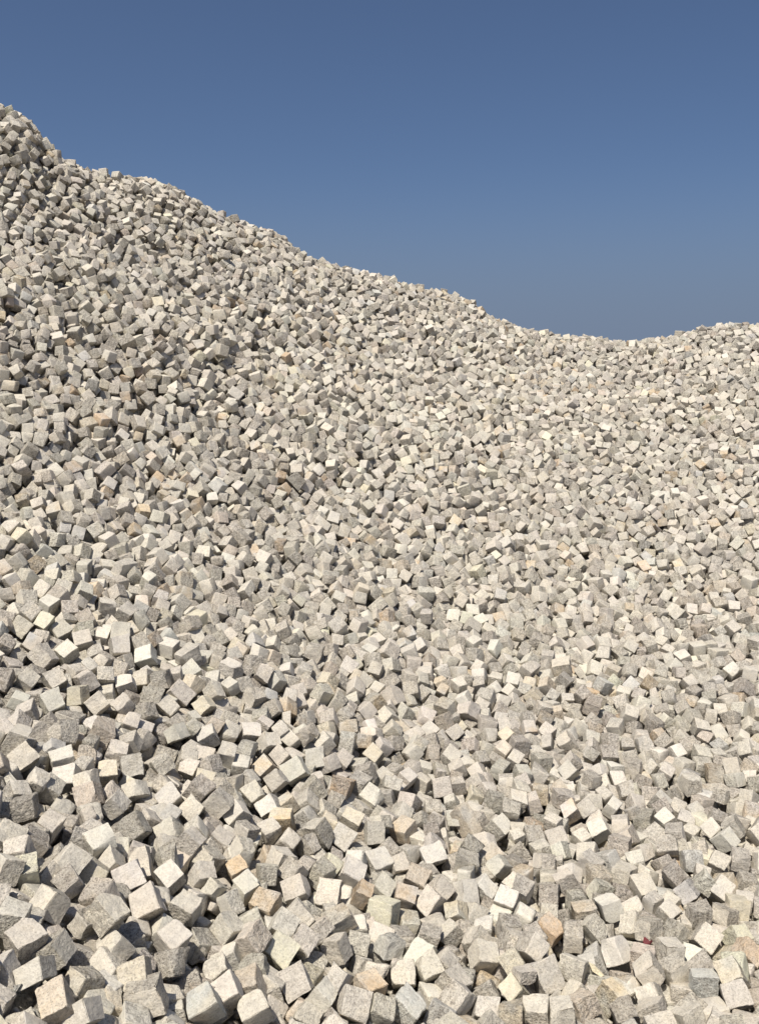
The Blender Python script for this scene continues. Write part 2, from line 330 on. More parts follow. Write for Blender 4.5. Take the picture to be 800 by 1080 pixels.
NEAR = [
-1698,3137,-63,-36,49,231,12,110,-46,-6,9,23,44,104,-26,-30,33,-57,4,135,-58,178,58,226,74,-711,-62,41,45,130,-12,99,
-66,8,-6,273,30,110,-48,-51,-119,-236,-15,278,-44,-24,64,1,23,85,-54,-29,116,-2,-14,149,-57,-54,-18,-21,124,-915,-101,
-51,-146,-239,-27,397,-71,49,23,6,9,163,-81,-5,34,102,25,327,-49,-8,95,89,-43,73,-39,26,-59,229,138,-1247,-77,62,73,
190,-12,96,-73,1,49,-159,12,149,-63,2,8,-211,11,117,-49,-36,11,-99,3,117,-65,-18,58,1,-20,241,-48,30,37,132,-10,90,
-42,-2,19,1,-29,126,-36,48,-25,184,71,123,-69,-74,13,-254,14,176,-87,-16,148,14,82,-1562,-47,-43,56,-131,12,125,-49,
-29,58,49,-25,103,-69,15,-5,182,15,95,-68,45,-9,305,16,113,-42,44,84,11,-7,300,-41,-78,-78,-290,-2,185,-50,7,28,-117,
4,128,-26,53,52,178,4,86,-73,40,112,-12,-21,138,-56,-57,46,-168,47,77,-46,5,16,-8,-61,94,-57,99,-42,288,22,212,-72,
-77,24,-142,113,-1695,-74,104,24,170,7,141,-43,84,-96,218,-13,143,-63,-23,43,40,-11,198,-69,75,40,-299,16,134,-58,15,
28,28,-16,138,-48,-65,32,-72,25,217,-45,-61,85,45,-23,125,-40,-8,86,8,9,217,-66,-97,-13,-155,26,118,-52,68,-71,184,
-49,86,-44,22,66,-86,23,163,-24,114,-12,281,244,-1604,-35,-35,250,-60,-104,101,-54,-3,142,152,-36,105,-50,-21,46,-10,
-18,111,-32,21,-31,-147,-6,286,-66,45,60,158,39,170,-63,25,50,192,0,111,-53,75,28,-20,5,110,-26,12,68,159,35,119,-18,
4,84,61,-59,114,-56,56,-6,273,13,75,-55,0,67,-31,-15,156,-65,-11,-48,-25,10,85,-68,156,-34,45,6,219,-40,115,-6,-8,165,
-1672,-76,-168,-86,-242,-83,81,-58,-21,19,-245,28,155,-53,-47,10,-93,42,94,-40,-68,-12,-216,-29,245,-54,-11,34,-11,-3,
123,-51,-45,111,62,-12,104,-45,-159,-70,-228,46,87,-128,-198,-65,-135,-1,118,-65,92,75,229,-46,199,-46,168,31,230,59,
83,-30,68,29,205,5,108,-24,-125,19,-229,-73,70,-47,-54,43,-77,27,92,-41,-46,104,-43,166,-1415,-57,6,86,35,-64,185,-49,
17,43,40,-50,94,-80,-71,40,253,60,154,-55,-24,62,-72,-7,113,-73,23,5,151,36,90,-48,-107,36,-281,-33,161,-51,14,43,123,
-63,181,-67,-56,33,-171,53,80,-26,-134,-76,-130,37,302,-42,-160,37,-252,14,100,-39,-114,-10,-290,-50,110,-42,-4,27,
-46,194,-1485,-59,-255,61,-80,-41,122,-46,-97,-43,-260,23,235,-53,110,-15,52,-45,76,-86,82,-113,222,15,135,-54,-19,
102,12,-19,137,-75,58,20,271,-38,123,-49,-44,16,-72,-17,117,-63,-29,76,54,79,52,-75,154,75,35,20,150,-26,42,58,152,
-16,105,-63,-87,38,-252,-19,105,-41,-86,1,-130,92,-1228,-54,-59,-33,-279,-76,92,-70,-14,-21,23,98,90,-61,-112,67,-176,
11,130,-68,111,72,169,-2,100,-42,-171,-16,-257,32,249,-27,-76,18,203,-124,88,-40,53,-91,60,114,161,-59,-37,58,176,-23,
113,-46,87,102,123,-24,87,-96,-137,-50,-234,-21,117,-37,14,24,-7,-6,155,-57,69,-18,290,135,16,13,30,-10,-7,54,-1310,
-59,-77,-21,-279,-25,146,-60,28,14,23,33,115,-47,-172,-15,-238,-45,92,-61,3,136,216,-33,126,-58,66,56,-84,59,102,-26,
27,30,176,-26,242,-69,5,50,10,-7,124,-52,-40,25,-175,-46,162,-47,-5,51,-102,69,150,-58,132,-36,199,165,-1266,-60,-155,
8,-270,-28,108,-39,184,68,130,-15,135,-56,-112,16,-149,-3,136,-70,20,83,198,28,128,-50,-17,36,-171,-33,90,-45,-10,87,
35,44,96,-44,-6,124,-20,-57,92,-43,-116,40,-285,-28,179,-66,11,-74,-157,33,104,-39,38,9,100,18,106,-37,23,9,59,-8,110,
-69,84,75,148,160,-1175,-33,-44,101,-33,-40,125,-56,-52,41,-1,-16,131,-62,-10,34,-40,35,90,-48,33,89,15,14,213,-104,
-126,120,-82,-14,271,-60,-124,-123,-212,-18,112,-74,-112,9,-35,-11,118,-60,-62,83,-117,-25,77,-37,13,-22,312,155,
-1073,-78,-75,126,27,-13,116,-65,-56,46,-136,-23,316,-58,-41,-62,-267,46,103,-54,-38,46,-162,-54,106,-53,24,23,-150,
16,183,-46,32,-44,258,7,120,-64,82,15,164,-34,92,-69,-4,26,-116,170,-982,-58,72,-29,253,-39,119,-64,-23,49,-158,9,111,
-81,-21,-7,-232,7,144,-44,-56,11,-170,-4,104,-80,5,53,40,7,88,-35,-45,9,-273,-6,155,-55,65,46,277,7,138,-62,-4,39,
-166,-65,112,-68,-6,27,83,16,98,-78,17,-94,252,180,-939,-26,-7,60,127,-4,132,-60,37,17,174,0,100,-61,48,-20,134,-44,
109,-76,-31,-114,281,13,100,-49,16,8,122,52,113,-30,-9,-20,40,-45,185,-43,-29,-22,-285,-78,124,-58,22,62,-161,77,71,
-40,-20,129,123,146,-1062,-35,6,46,105,-13,118,-71,27,68,-111,-18,133,-76,-8,43,168,5,114,-38,-17,23,-20,-20,91,-67,6,
0,-131,61,156,-72,56,31,1,-10,79,-38,7,66,-146,-55,164,-68,-8,16,-117,9,109,-72,-35,-15,223,35,110,-50,-15,14,-98,110,
-1027,-45,-13,5,276,-41,343,-59,46,-30,273,83,87,-39,26,19,155,-11,106,-43,17,31,29,-13,119,-55,-9,19,-215,-34,403,
-65,221,38,21,140,-1103,-43,18,26,94,0,176,-79,-21,-1,264,-60,83,-107,82,-167,-187,14,106,-56,74,73,118,35,205,-68,34,
10,19,-60,226,-45,-143,46,-27,50,185,-80,32,-2,230,-60,56,-91,143,-60,-76,203,-1012,-60,21,110,121,-19,111,-62,2,-5,
-132,27,236,-63,4,41,294,0,90,-77,44,80,156,-55,98,-52,-15,-40,150,36,218,-48,-5,27,-6,-29,88,-59,-34,-22,165,-21,74,
-77,-190,68,125,28,120,-50,5,-16,146,95,-915,-51,7,-10,-282,12,93,-67,-53,-56,97,23,97,-54,-10,25,-112,30,100,-67,-42,
20,78,13,129,-56,-87,17,277,-27,162,-28,-29,67,130,-36,122,-62,-57,27,113,71,107,-78,-12,11,25,-99,92,-94,-209,-14,
228,164,-1023,-69,-11,5,165,-19,211,-50,25,-43,263,12,121,-34,-56,23,236,12,115,-61,-13,47,199,36,135,-66,5,-6,280,
-37,121,-41,-56,25,100,-32,113,-79,-13,-6,295,120,-715,-43,48,53,-233,40,119,-72,-16,-12,51,-16,110,-68,4,4,-300,0,97,
-77,39,44,111,2,101,-51,5,-15,80,-21,130,-67,31,54,266,-19,133,-73,6,-35,146,163,-687,-70,25,8,91,-24,121,-48,19,-19,
-259,32,237,-54,-60,-29,-91,-56,129,-39,-23,-2,99,32,105,-58,-15,5,-88,-36,82,-59,17,22,-269,136,-781,-50,9,-27,-148,
17,81,-68,-7,10,154,-15,88,-75,17,-12,154,12,162,-58,-53,-26,297,24,138,-48,4,65,244,-50,80,-42,-27,-44,246,16,135,
-53,-5,8,128,47,84,-31,-8,-10,278,-31,148,-56,-22,41,-289,114,-931,-70,36,65,-155,-14,244,-33,-3,-40,-171,20,96,-51,
25,27,123,-14,116,-51,-21,-22,240,-5,118,-48,-58,-38,62,11,139,-46,-3,-3,-64,-4,129,-33,83,-95,-201,117,-837,-39,15,
-32,-191,-14,105,-54,11,-64,163,23,140,-62,-26,-46,-197,7,113,-69,1,9,-87,8,205,-33,-21,32,-260,19,98,-53,-21,-6,103,
-12,118,-62,-41,51,196,132,-643,-64,-40,-21,-288,-62,84,-66,10,-61,52,19,125,-59,9,-41,-219,116,27,-62,-32,31,279,20,
85,-56,-8,-33,-8,82,106,-54,-20,-29,124,-3574,-173,-104,189,37,-51,20,128,-47,52,3,-52,41,110,-40,195,-11,129,66,-471,
-68,-18,-106,-115,62,138,-83,-160,134,14,-9,91,-47,55,-10,155,-4,95,14,60,138,-184,49,173,-16,-168,27,-137,-1,123,11,
-32,56,-120,93,-860,-28,146,-11,186,1,221,-16,204,64,63,-28,160,-36,-59,64,165,32,115,-9,31,-200,239,10,140,13,-38,-5,
-160,-12,79,-29,94,64,224,-14,79,14,67,-29,54,78,-1159,-72,171,115,-165,-61,120,-60,-116,-163,179,63,158,-13,131,-10,
-232,30,121,-37,-84,-33,-248,-32,97,-16,-28,-8,217,53,117,-37,106,113,122,-62,128,10,-7,-41,-152,32,104,19,18,36,-141,
34,148,8,-67,59,-231,33,-1129,-76,-184,-17,202,50,75,-16,-24,75,2,-5,84,-25,-45,27,-9,-25,101,-18,121,39,-22,58,142,
-33,-16,-10,-3,-18,172,2,-29,48,-3,-18,88,-11,-76,-134,-251,33,103,13,-16,69,-135,-60,449,44,-34,-97,127,90,263,34,
-267,29,33,56,-1804,-53,85,-113,55,129,120,0,-205,138,-191,-106,163,-2,51,107,161,-2,108,5,25,21,144,29,82,11,-1,44,
-16,-47,160,-4,-99,119,92,9,118,-7,-88,7,53,-20,148,21,-57,17,-89,-5,114,27,35,40,-303,105,408,-10,-108,-3,-154,-46,
99,-6,9,157,109,-51,167,49,-209,-31,-45,188,-1612,-61,298,-11,-87,41,86,-29,-87,93,13,-82,116,-16,-94,46,-151,-26,115,
18,37,7,-241,-13,257,17,-16,38,-152,50,335,3,-129,-40,-200,-32,115,20,-68,70,33,319,-868,33,263,154,60,-112,566,74,
-100,-212,-180,-70,168,11,-194,53,-242,41,333,5,-44,278,136,-56,355,-7,-86,8,-235,71,84,9,-84,15,-167,81,-1416,-45,
-135,79,-66,13,112,-52,118,-206,200,-35,445,-32,-155,-19,-192,11,492,24,-116,95,-45,44,148,37,91,27,278,8,75,8,-10,73,
-6,-13,75,16,-138,17,-253,-39,271,50,-93,-182,-218,253,-1423,-3,94,206,36,-131,837,27,-68,51,-249,-7,142,8,15,65,91,
-10,106,-14,105,-17,280,25,78,7,18,55,-23,-44,239,36,74,47,138,247,-1394,-16,272,116,58,68,42,30,-177,-102,30,-133,
300,8,97,98,186,-95,436,23,60,63,223,60,290,49,19,58,38,-12,197,29,17,35,82,106,-1171,-57,-2,94,3,27,272,-14,-163,17,
-248,8,82,-1,-79,106,-123,-19,85,49,106,41,120,85,142,47,50,52,-19,-77,150,10,-263,51,13,13,108,-14,-32,-238,-114,-34,
98,12,-62,146,-255,43,131,19,-179,97,-53,121,-1061,-22,-111,37,-242,12,75,1,195,-150,110,34,143,-5,77,187,38,-49,147,
3,134,63,236,3,191,30,0,91,-188,-21,154,27,-103,23,-144,-47,264,39,-3,84,88,36,87,18,3,56,-199,-2,211,0,35,82,-60,-18,
98,-22,-2,0,-41,272,-1284,24,239,24,111,-97,131,-11,-68,69,-10,-37,122,-1,2,64,-38,-27,325,34,1,109,-201,59,116,23,5,
104,42,-38,86,-1,131,-107,-78,-45,188,27,33,33,102,37,98,22,90,56,-39,101,78,22,48,271,60,-161,107,38,-59,-18,270,197,
-1087,-30,-17,122,-34,-25,69,18,87,-23,135,-52,99,21,-11,-94,234,59,298,-8,-63,-24,-154,-2,89,2,144,104,160,12,193,28,
156,-100,63,151,-853,2,-144,113,-80,40,86,9,-1,70,-69,-121,89,27,55,47,-5,-16,257,-19,81,-73,114,52,128,19,-38,22,
-104,-3,702,9,131,107,260,133,-1213,-20,15,64,-68,57,71,28,10,16,87,-90,195,-21,113,46,251,40,150,19,-127,-227,-82,
-24,111,0,-30,93,109,39,101,12,18,171,-17,-107,484,10,-85,-27,42,12,67,-34,35,76,-208,189,-1173,-3,84,33,231,1,126,16,
47,144,-97,-15,132,20,53,77,224,-14,103,7,-47,56,-226,-20,129,-3,-7,-80,-49,26,112,-41,72,105,186,11,83,-3,131,-159,
192,28,130,11,110,42,166,-48,133,33,-98,31,-144,12,88,-9,-115,112,-128,144,-998,4,96,13,254,-51,124,-12,-109,71,21,-2,
97,-14,62,24,-10,22,122,-34,46,89,111,-11,263,1,-118,5,-94,35,85,10,17,20,-181,-31,127,-26,-84,-106,-248,-19,104,22,
116,-43,168,15,132,16,-19,-26,-193,8,91,21,-10,34,-169,150,-1162,24,-29,-59,-188,-19,147,-56,-16,37,-209,-62,63,-1,
-30,-178,249,64,165,42,110,166,120,-28,80,32,82,15,-108,23,153,24,-35,38,12,-2,87,25,-5,17,-147,-64,221,-21,167,-20,
-59,216,-920,-11,96,22,-21,-38,107,-6,-229,127,-101,-6,102,12,-12,-6,-4,-49,319,56,-100,-87,-263,34,61,-1,-21,157,233,
-7,90,10,154,-58,-123,1,283,44,-35,109,109,-12,77,2,46,15,-83,41,74,20,-51,170,-172,136,-1005,-31,61,-124,210,-58,161,
9,-31,-20,48,-8,80,-9,-92,23,-115,25,146,3,-41,18,-46,6,569,-30,-127,-3,-8,85,-1037,-52,136,-99,-112,27,103,0,-44,-20,
181,-14,216,2,4,50,-83,23,381,27,-128,2,-129,-4,162,-5,122,91,149,-13,98,-12,-7,20,178,-17,82,17,83,1,-288,128,-934,
14,25,45,-299,1,119,-1,23,-64,-196,18,94,-4,100,11,-145,18,94,31,-55,66,-161,7,90,16,-13,10,277,-43,349,27,-47,234,
195,-6,84,-3,-28,18,20,8,91,8,-52,9,-287,85,-999,-28,48,-123,-173,21,80,-47,-20,-142,192,6,108,-20,-10,-40,-107,39,
337,21,-16,14,21,-40,133,35,-22,-41,-261,31,123,0,-122,60,-56,-31,93,-12,54,57,-271,-21,117,-11,-5,46,174,77,-1005,9,
-91,11,272,53,80,16,-4,-21,-21,-10,260,22,1,11,140,45,102,7,-127,11,-231,-37,233,13,-58,-61,201,29,87,0,33,-238,196,
-51,157,8,-121,-43,45,128,-967,-4,14,-164,231,48,218,-22,-112,213,-185,-62,178,49,-60,136,233,50,105,13,-45,-17,271,
-15,339,35,-4,1,-308,88,-837,-23,60,-36,92,-20,127,-16,-134,-160,37,58,135,-20,-76,24,113,10,116,11,-83,28,-142,40,
170,-6,-45,143,-196,154,-556,-60,-100,132,-176,-66,171,-53,28,-218,-201,-40,76,-24,80,1,-216,17,157,13,6,-26,-131,2,
103,-23,48,-115,-183,8,87,9,10,36,-30,8,92,26,-11,27,-122,133,-417,-95,35,190,91,-12,90,-46,107,-87,124,-41,158,3,
-100,-47,153,16,105,0,-50,-9,-18,-7,110,2,14,2,252,-22,114,-25,-62,-97,-133,109,-231,3,23,-34,-173,
]
FAR_RUNS = [
13,2,9,5,9,8,9,1,1,11,5,5,1,7,1,5,4,6,1,17,2,1,2,7,2,15,7,28,5,14,1,17,7,3,1,1,1,28,7,2,1,33,7,1,1,1,3,12,1,9,1,11,6,
1,1,2,1,1,1,12,1,4,2,3,1,13,5,1,1,3,2,4,1,10,1,6,1,4,2,13,6,2,2,27,1,17,1,2,4,4,1,2,1,2,1,2,3,4,1,9,2,2,1,1,1,1,2,2,1,
12,4,3,2,2,1,7,1,6,1,1,1,6,1,1,2,2,3,16,6,2,1,2,2,3,1,7,1,1,1,11,1,1,4,2,2,1,1,3,1,2,1,9,5,5,2,3,1,7,3,1,1,2,2,9,5,1,
2,1,1,1,1,15,5,3,3,6,1,6,2,6,3,3,1,6,1,1,6,4,1,7,1,6,5,3,2,5,4,3,1,3,1,4,1,1,1,1,2,2,1,4,3,2,2,2,4,1,1,9,1,4,5,4,1,10,
1,1,1,4,1,3,1,10,2,2,2,1,2,2,1,1,2,2,1,1,1,1,1,13,8,1,2,14,1,6,2,1,1,9,1,5,1,3,1,2,1,3,2,3,1,10,18,14,1,2,1,1,1,2,1,
20,1,1,3,1,1,2,1,1,3,7,1,1,15,2,2,4,3,1,4,5,2,3,1,4,3,16,2,1,2,4,1,12,16,3,1,26,1,12,1,1,1,7,1,9,1,7,21,1,1,5,1,3,1,
33,1,8,1,2,2,1,1,9,22,11,1,2,1,1,1,3,1,10,1,3,2,9,2,23,25,13,1,5,1,7,1,1,1,2,3,9,1,1,2,3,1,1,3,5,1,10,24,1,1,2,1,7,1,
7,1,19,1,5,3,2,1,6,3,2,2,1,4,3,25,13,1,11,2,6,1,8,1,7,4,1,2,3,3,2,2,1,1,2,25,3,1,4,1,1,1,4,1,6,1,3,1,7,2,3,1,6,3,2,1,
3,1,1,4,8,1,2,27,5,1,4,2,12,2,2,1,4,1,1,1,9,2,1,2,2,1,2,1,1,1,1,2,1,1,8,26,5,1,2,1,3,1,15,1,1,1,23,1,1,1,3,1,1,1,2,1,
1,1,2,31,5,1,1,1,4,1,5,1,2,2,4,3,9,1,2,2,2,2,2,1,3,2,2,6,4,28,4,1,6,1,1,1,10,1,12,1,2,2,4,1,2,1,10,2,4,1,6,26,8,1,3,2,
20,1,2,1,5,2,3,1,1,1,1,1,1,1,3,2,3,1,2,1,3,1,4,26,5,2,4,2,4,1,7,1,9,2,14,1,1,1,2,1,2,1,12,27,14,4,4,1,5,2,3,1,7,1,1,1,
8,2,2,1,6,1,4,1,4,27,11,1,8,1,9,1,2,1,2,1,7,2,5,1,1,2,2,1,5,3,2,1,3,28,1,1,1,1,9,1,20,1,3,1,11,2,5,1,2,2,12,26,2,1,6,
1,10,3,14,1,4,1,2,1,8,1,8,1,2,1,3,1,3,26,9,1,2,2,1,1,4,4,9,1,1,1,5,1,1,1,3,1,1,2,7,1,2,3,1,1,2,1,2,1,2,26,2,2,2,1,1,1,
2,1,3,1,2,1,2,2,2,1,15,1,10,1,2,3,3,1,3,1,8,26,8,1,14,1,2,1,1,1,5,1,1,1,1,1,1,1,4,2,1,1,5,1,1,1,9,2,3,2,4,29,9,2,1,1,
1,1,5,1,5,1,2,1,6,1,1,3,2,2,4,1,1,1,4,2,5,2,6,23,1,1,14,1,3,3,10,1,9,1,7,2,1,2,1,1,4,1,2,1,1,2,1,1,5,21,9,1,2,2,8,2,1,
1,3,1,7,1,2,1,3,1,9,1,1,3,1,1,6,2,5,1,1,17,4,1,2,1,3,1,1,2,11,2,4,1,2,2,8,2,9,1,6,5,1,1,1,1,3,1,3,14,4,1,2,1,3,1,3,1,
5,1,2,1,1,1,10,1,4,1,3,1,4,1,2,1,3,3,4,1,1,5,1,4,1,9,3,1,11,2,1,1,3,1,2,2,12,1,9,1,3,1,2,2,1,1,1,1,8,1,2,1,1,13,6,2,4,
1,1,3,1,1,3,1,3,1,1,2,2,2,1,1,2,2,5,1,4,5,1,1,1,1,1,1,1,4,4,4,1,8,3,2,9,1,1,1,15,1,2,3,6,2,2,1,6,4,1,1,3,1,1,1,1,1,3,
3,2,7,1,5,5,7,4,1,4,1,5,2,6,1,4,1,4,1,1,1,5,1,1,1,1,1,3,3,1,3,2,1,1,4,1,5,1,1,8,3,1,1,3,2,6,1,1,1,1,1,7,1,1,1,1,2,4,1,
5,2,1,1,2,3,4,1,1,5,1,2,2,2,2,2,4,1,3,1,4,1,1,2,8,1,5,2,3,2,3,1,1,4,5,3,4,7,2,3,1,3,1,1,4,3,4,1,8,1,2,1,8,2,2,2,2,1,2,
1,1,2,1,2,1,1,1,1,2,1,1,7,1,2,2,1,1,2,1,1,4,1,3,3,14,2,4,2,1,8,1,1,1,1,2,1,4,3,1,6,1,7,4,2,1,1,3,2,3,1,5,3,2,1,3,1,1,
3,2,3,2,2,1,2,2,6,1,6,1,8,7,2,4,1,4,1,5,1,6,2,4,1,5,1,3,1,1,1,3,2,1,4,2,8,4,3,4,2,1,1,1,1,11,1,1,1,1,3,1,5,1,2,1,3,3,
6,1,2,1,2,1,3,4,1,7,1,2,1,5,3,5,1,2,1,5,1,1,4,2,2,1,4,1,6,1,2,2,1,4,1,4,1,4,2,2,2,1,4,8,5,1,1,2,8,2,2,1,2,1,1,8,4,3,2,
3,1,2,2,3,1,5,3,1,1,2,6,1,7,2,1,1,1,11,2,1,3,8,3,1,1,2,1,1,2,2,6,5,4,11,4,2,1,8,2,1,6,2,7,1,2,2,5,14,1,5,3,4,1,3,1,2,
1,1,5,1,5,1,4,3,1,3,4,1,1,4,2,1,2,1,1,2,1,2,9,2,2,1,1,1,6,2,1,4,4,3,1,6,6,1,7,1,1,1,2,3,4,3,4,3,2,6,1,4,1,2,6,2,3,1,1,
1,5,6,1,1,1,4,1,2,3,2,16,1,1,2,2,1,2,3,3,8,20,6,2,11,5,2,11,1,1,2,1,4,1,6,6,1,12,1,6,5,7,1,14,2,1,2,1,1,1,2,5,1,4,1,8,
4,1,2,5,1,14,1,1,1,21,1,6,1,18,1,6,1,11,1,52,1,7,4,1,1,7,8,7,1,1,8,8,3,1,12,2,1,4,3,1,1,1,15,2,1,1,5,1,2,1,13,6,7,1,
18,1,1,5,9,1,14,1,4,6,20,1,13,5,13,1,13,1,4,1,4,4,27,1,11,6,6,1,1,1,10,1,4,1,2,2,2,1,3,1,6,2,1,3,2,1,43,5,21,1,4,1,1,
1,4,1,16,4,31,1,2,1,7,1,10,4,19,1,11,2,7,1,1,2,10,7,9,1,13,1,23,1,4,1,6,5,17,1,2,1,10,1,2,1,5,1,1,3,3,1,5,1,8,4,24,1,
11,1,10,2,1,1,1,2,10,5,30,2,13,1,3,1,3,1,16,3,7,1,1,2,1,1,9,1,18,1,1,1,13,2,5,1,6,7,8,1,24,1,6,2,8,1,7,1,4,1,8,10,4,4,
1,2,23,1,8,1,8,1,1,1,16,13,4,4,23,1,15,2,3,1,3,1,5,1,2,1,4,17,4,4,21,1,3,1,19,1,3,1,11,1,3,17,6,2,1,1,28,1,16,5,5,2,5,
22,8,1,26,1,25,1,2,1,1,1,3,24,3,4,25,1,4,1,12,1,13,1,5,1,2,22,4,1,2,1,1,1,19,1,16,2,5,1,4,1,5,1,8,1,1,22,4,1,2,1,49,1,
2,1,8,1,2,25,2,1,2,1,4,1,3,1,30,1,4,1,3,1,10,1,6,27,1,2,54,2,9,1,3,24,1,4,29,1,11,1,5,2,7,1,2,1,9,23,14,1,43,1,2,1,4,
1,4,27,4,1,34,1,34,27,58,1,5,1,5,1,1,24,45,1,13,1,15,26,2,1,47,1,21,25,4,1,49,1,2,1,5,1,10,26,2,2,9,1,32,1,3,1,6,2,6,
1,4,1,2,2,1,24,2,1,30,1,12,1,12,1,4,1,11,24,54,1,2,1,17,24,3,2,3,1,15,1,23,1,26,1,1,23,5,1,21,1,27,1,21,23,4,1,3,1,22,
1,14,1,8,1,20,24,3,1,3,1,37,1,11,1,3,1,14,1,1,19,2,1,3,1,1,1,12,1,40,1,6,1,5,1,2,18,55,1,9,1,5,2,4,16,5,1,15,1,43,1,
13,11,1,1,3,1,50,1,8,2,1,1,10,10,2,3,69,1,1,1,1,7,8,1,1,2,28,1,8,1,10,2,12,1,3,1,1,4,10,1,40,1,21,1,5,5,7,1,3,1,41,1,
15,1,2,1,6,3,35,1,16,1,22,4,53,1,11,1,7,4,5,1,34,1,18,1,11,3,44,1,22,5,15,1,20,1,11,1,2,1,2,1,5,1,5,4,9,1,17,2,12,1,
22,3,3,1,58,3,1,1,8,1,28,1,8,1,8,1,1,3,2,1,5,1,13,1,33,4,3,1,7,1,9,1,4,1,6,2,20,4,48,1,1,4,12,1,2,1,26,1,5,6,5,1,11,1,
7,1,3,1,2,1,14,3,3,1,40,5,2,1,4,1,19,1,2,1,10,4,6,1,2,3,26,5,2,2,4,1,2,1,14,1,10,3,2,1,1,1,2,1,1,2,2,1,20,5,2,1,27,1,
1,2,1,2,4,1,1,1,8,1,10,4,1,2,1,1,2,1,4,1,14,1,1,5,1,2,1,2,3,1,12,4,1,2,3,1,2,2,9,1,1,4,1,2,2,2,1,1,3,1,4,10,1,1,1,6,3,
10,1,3,2,12,1,1,2,6,1,3,3,
]
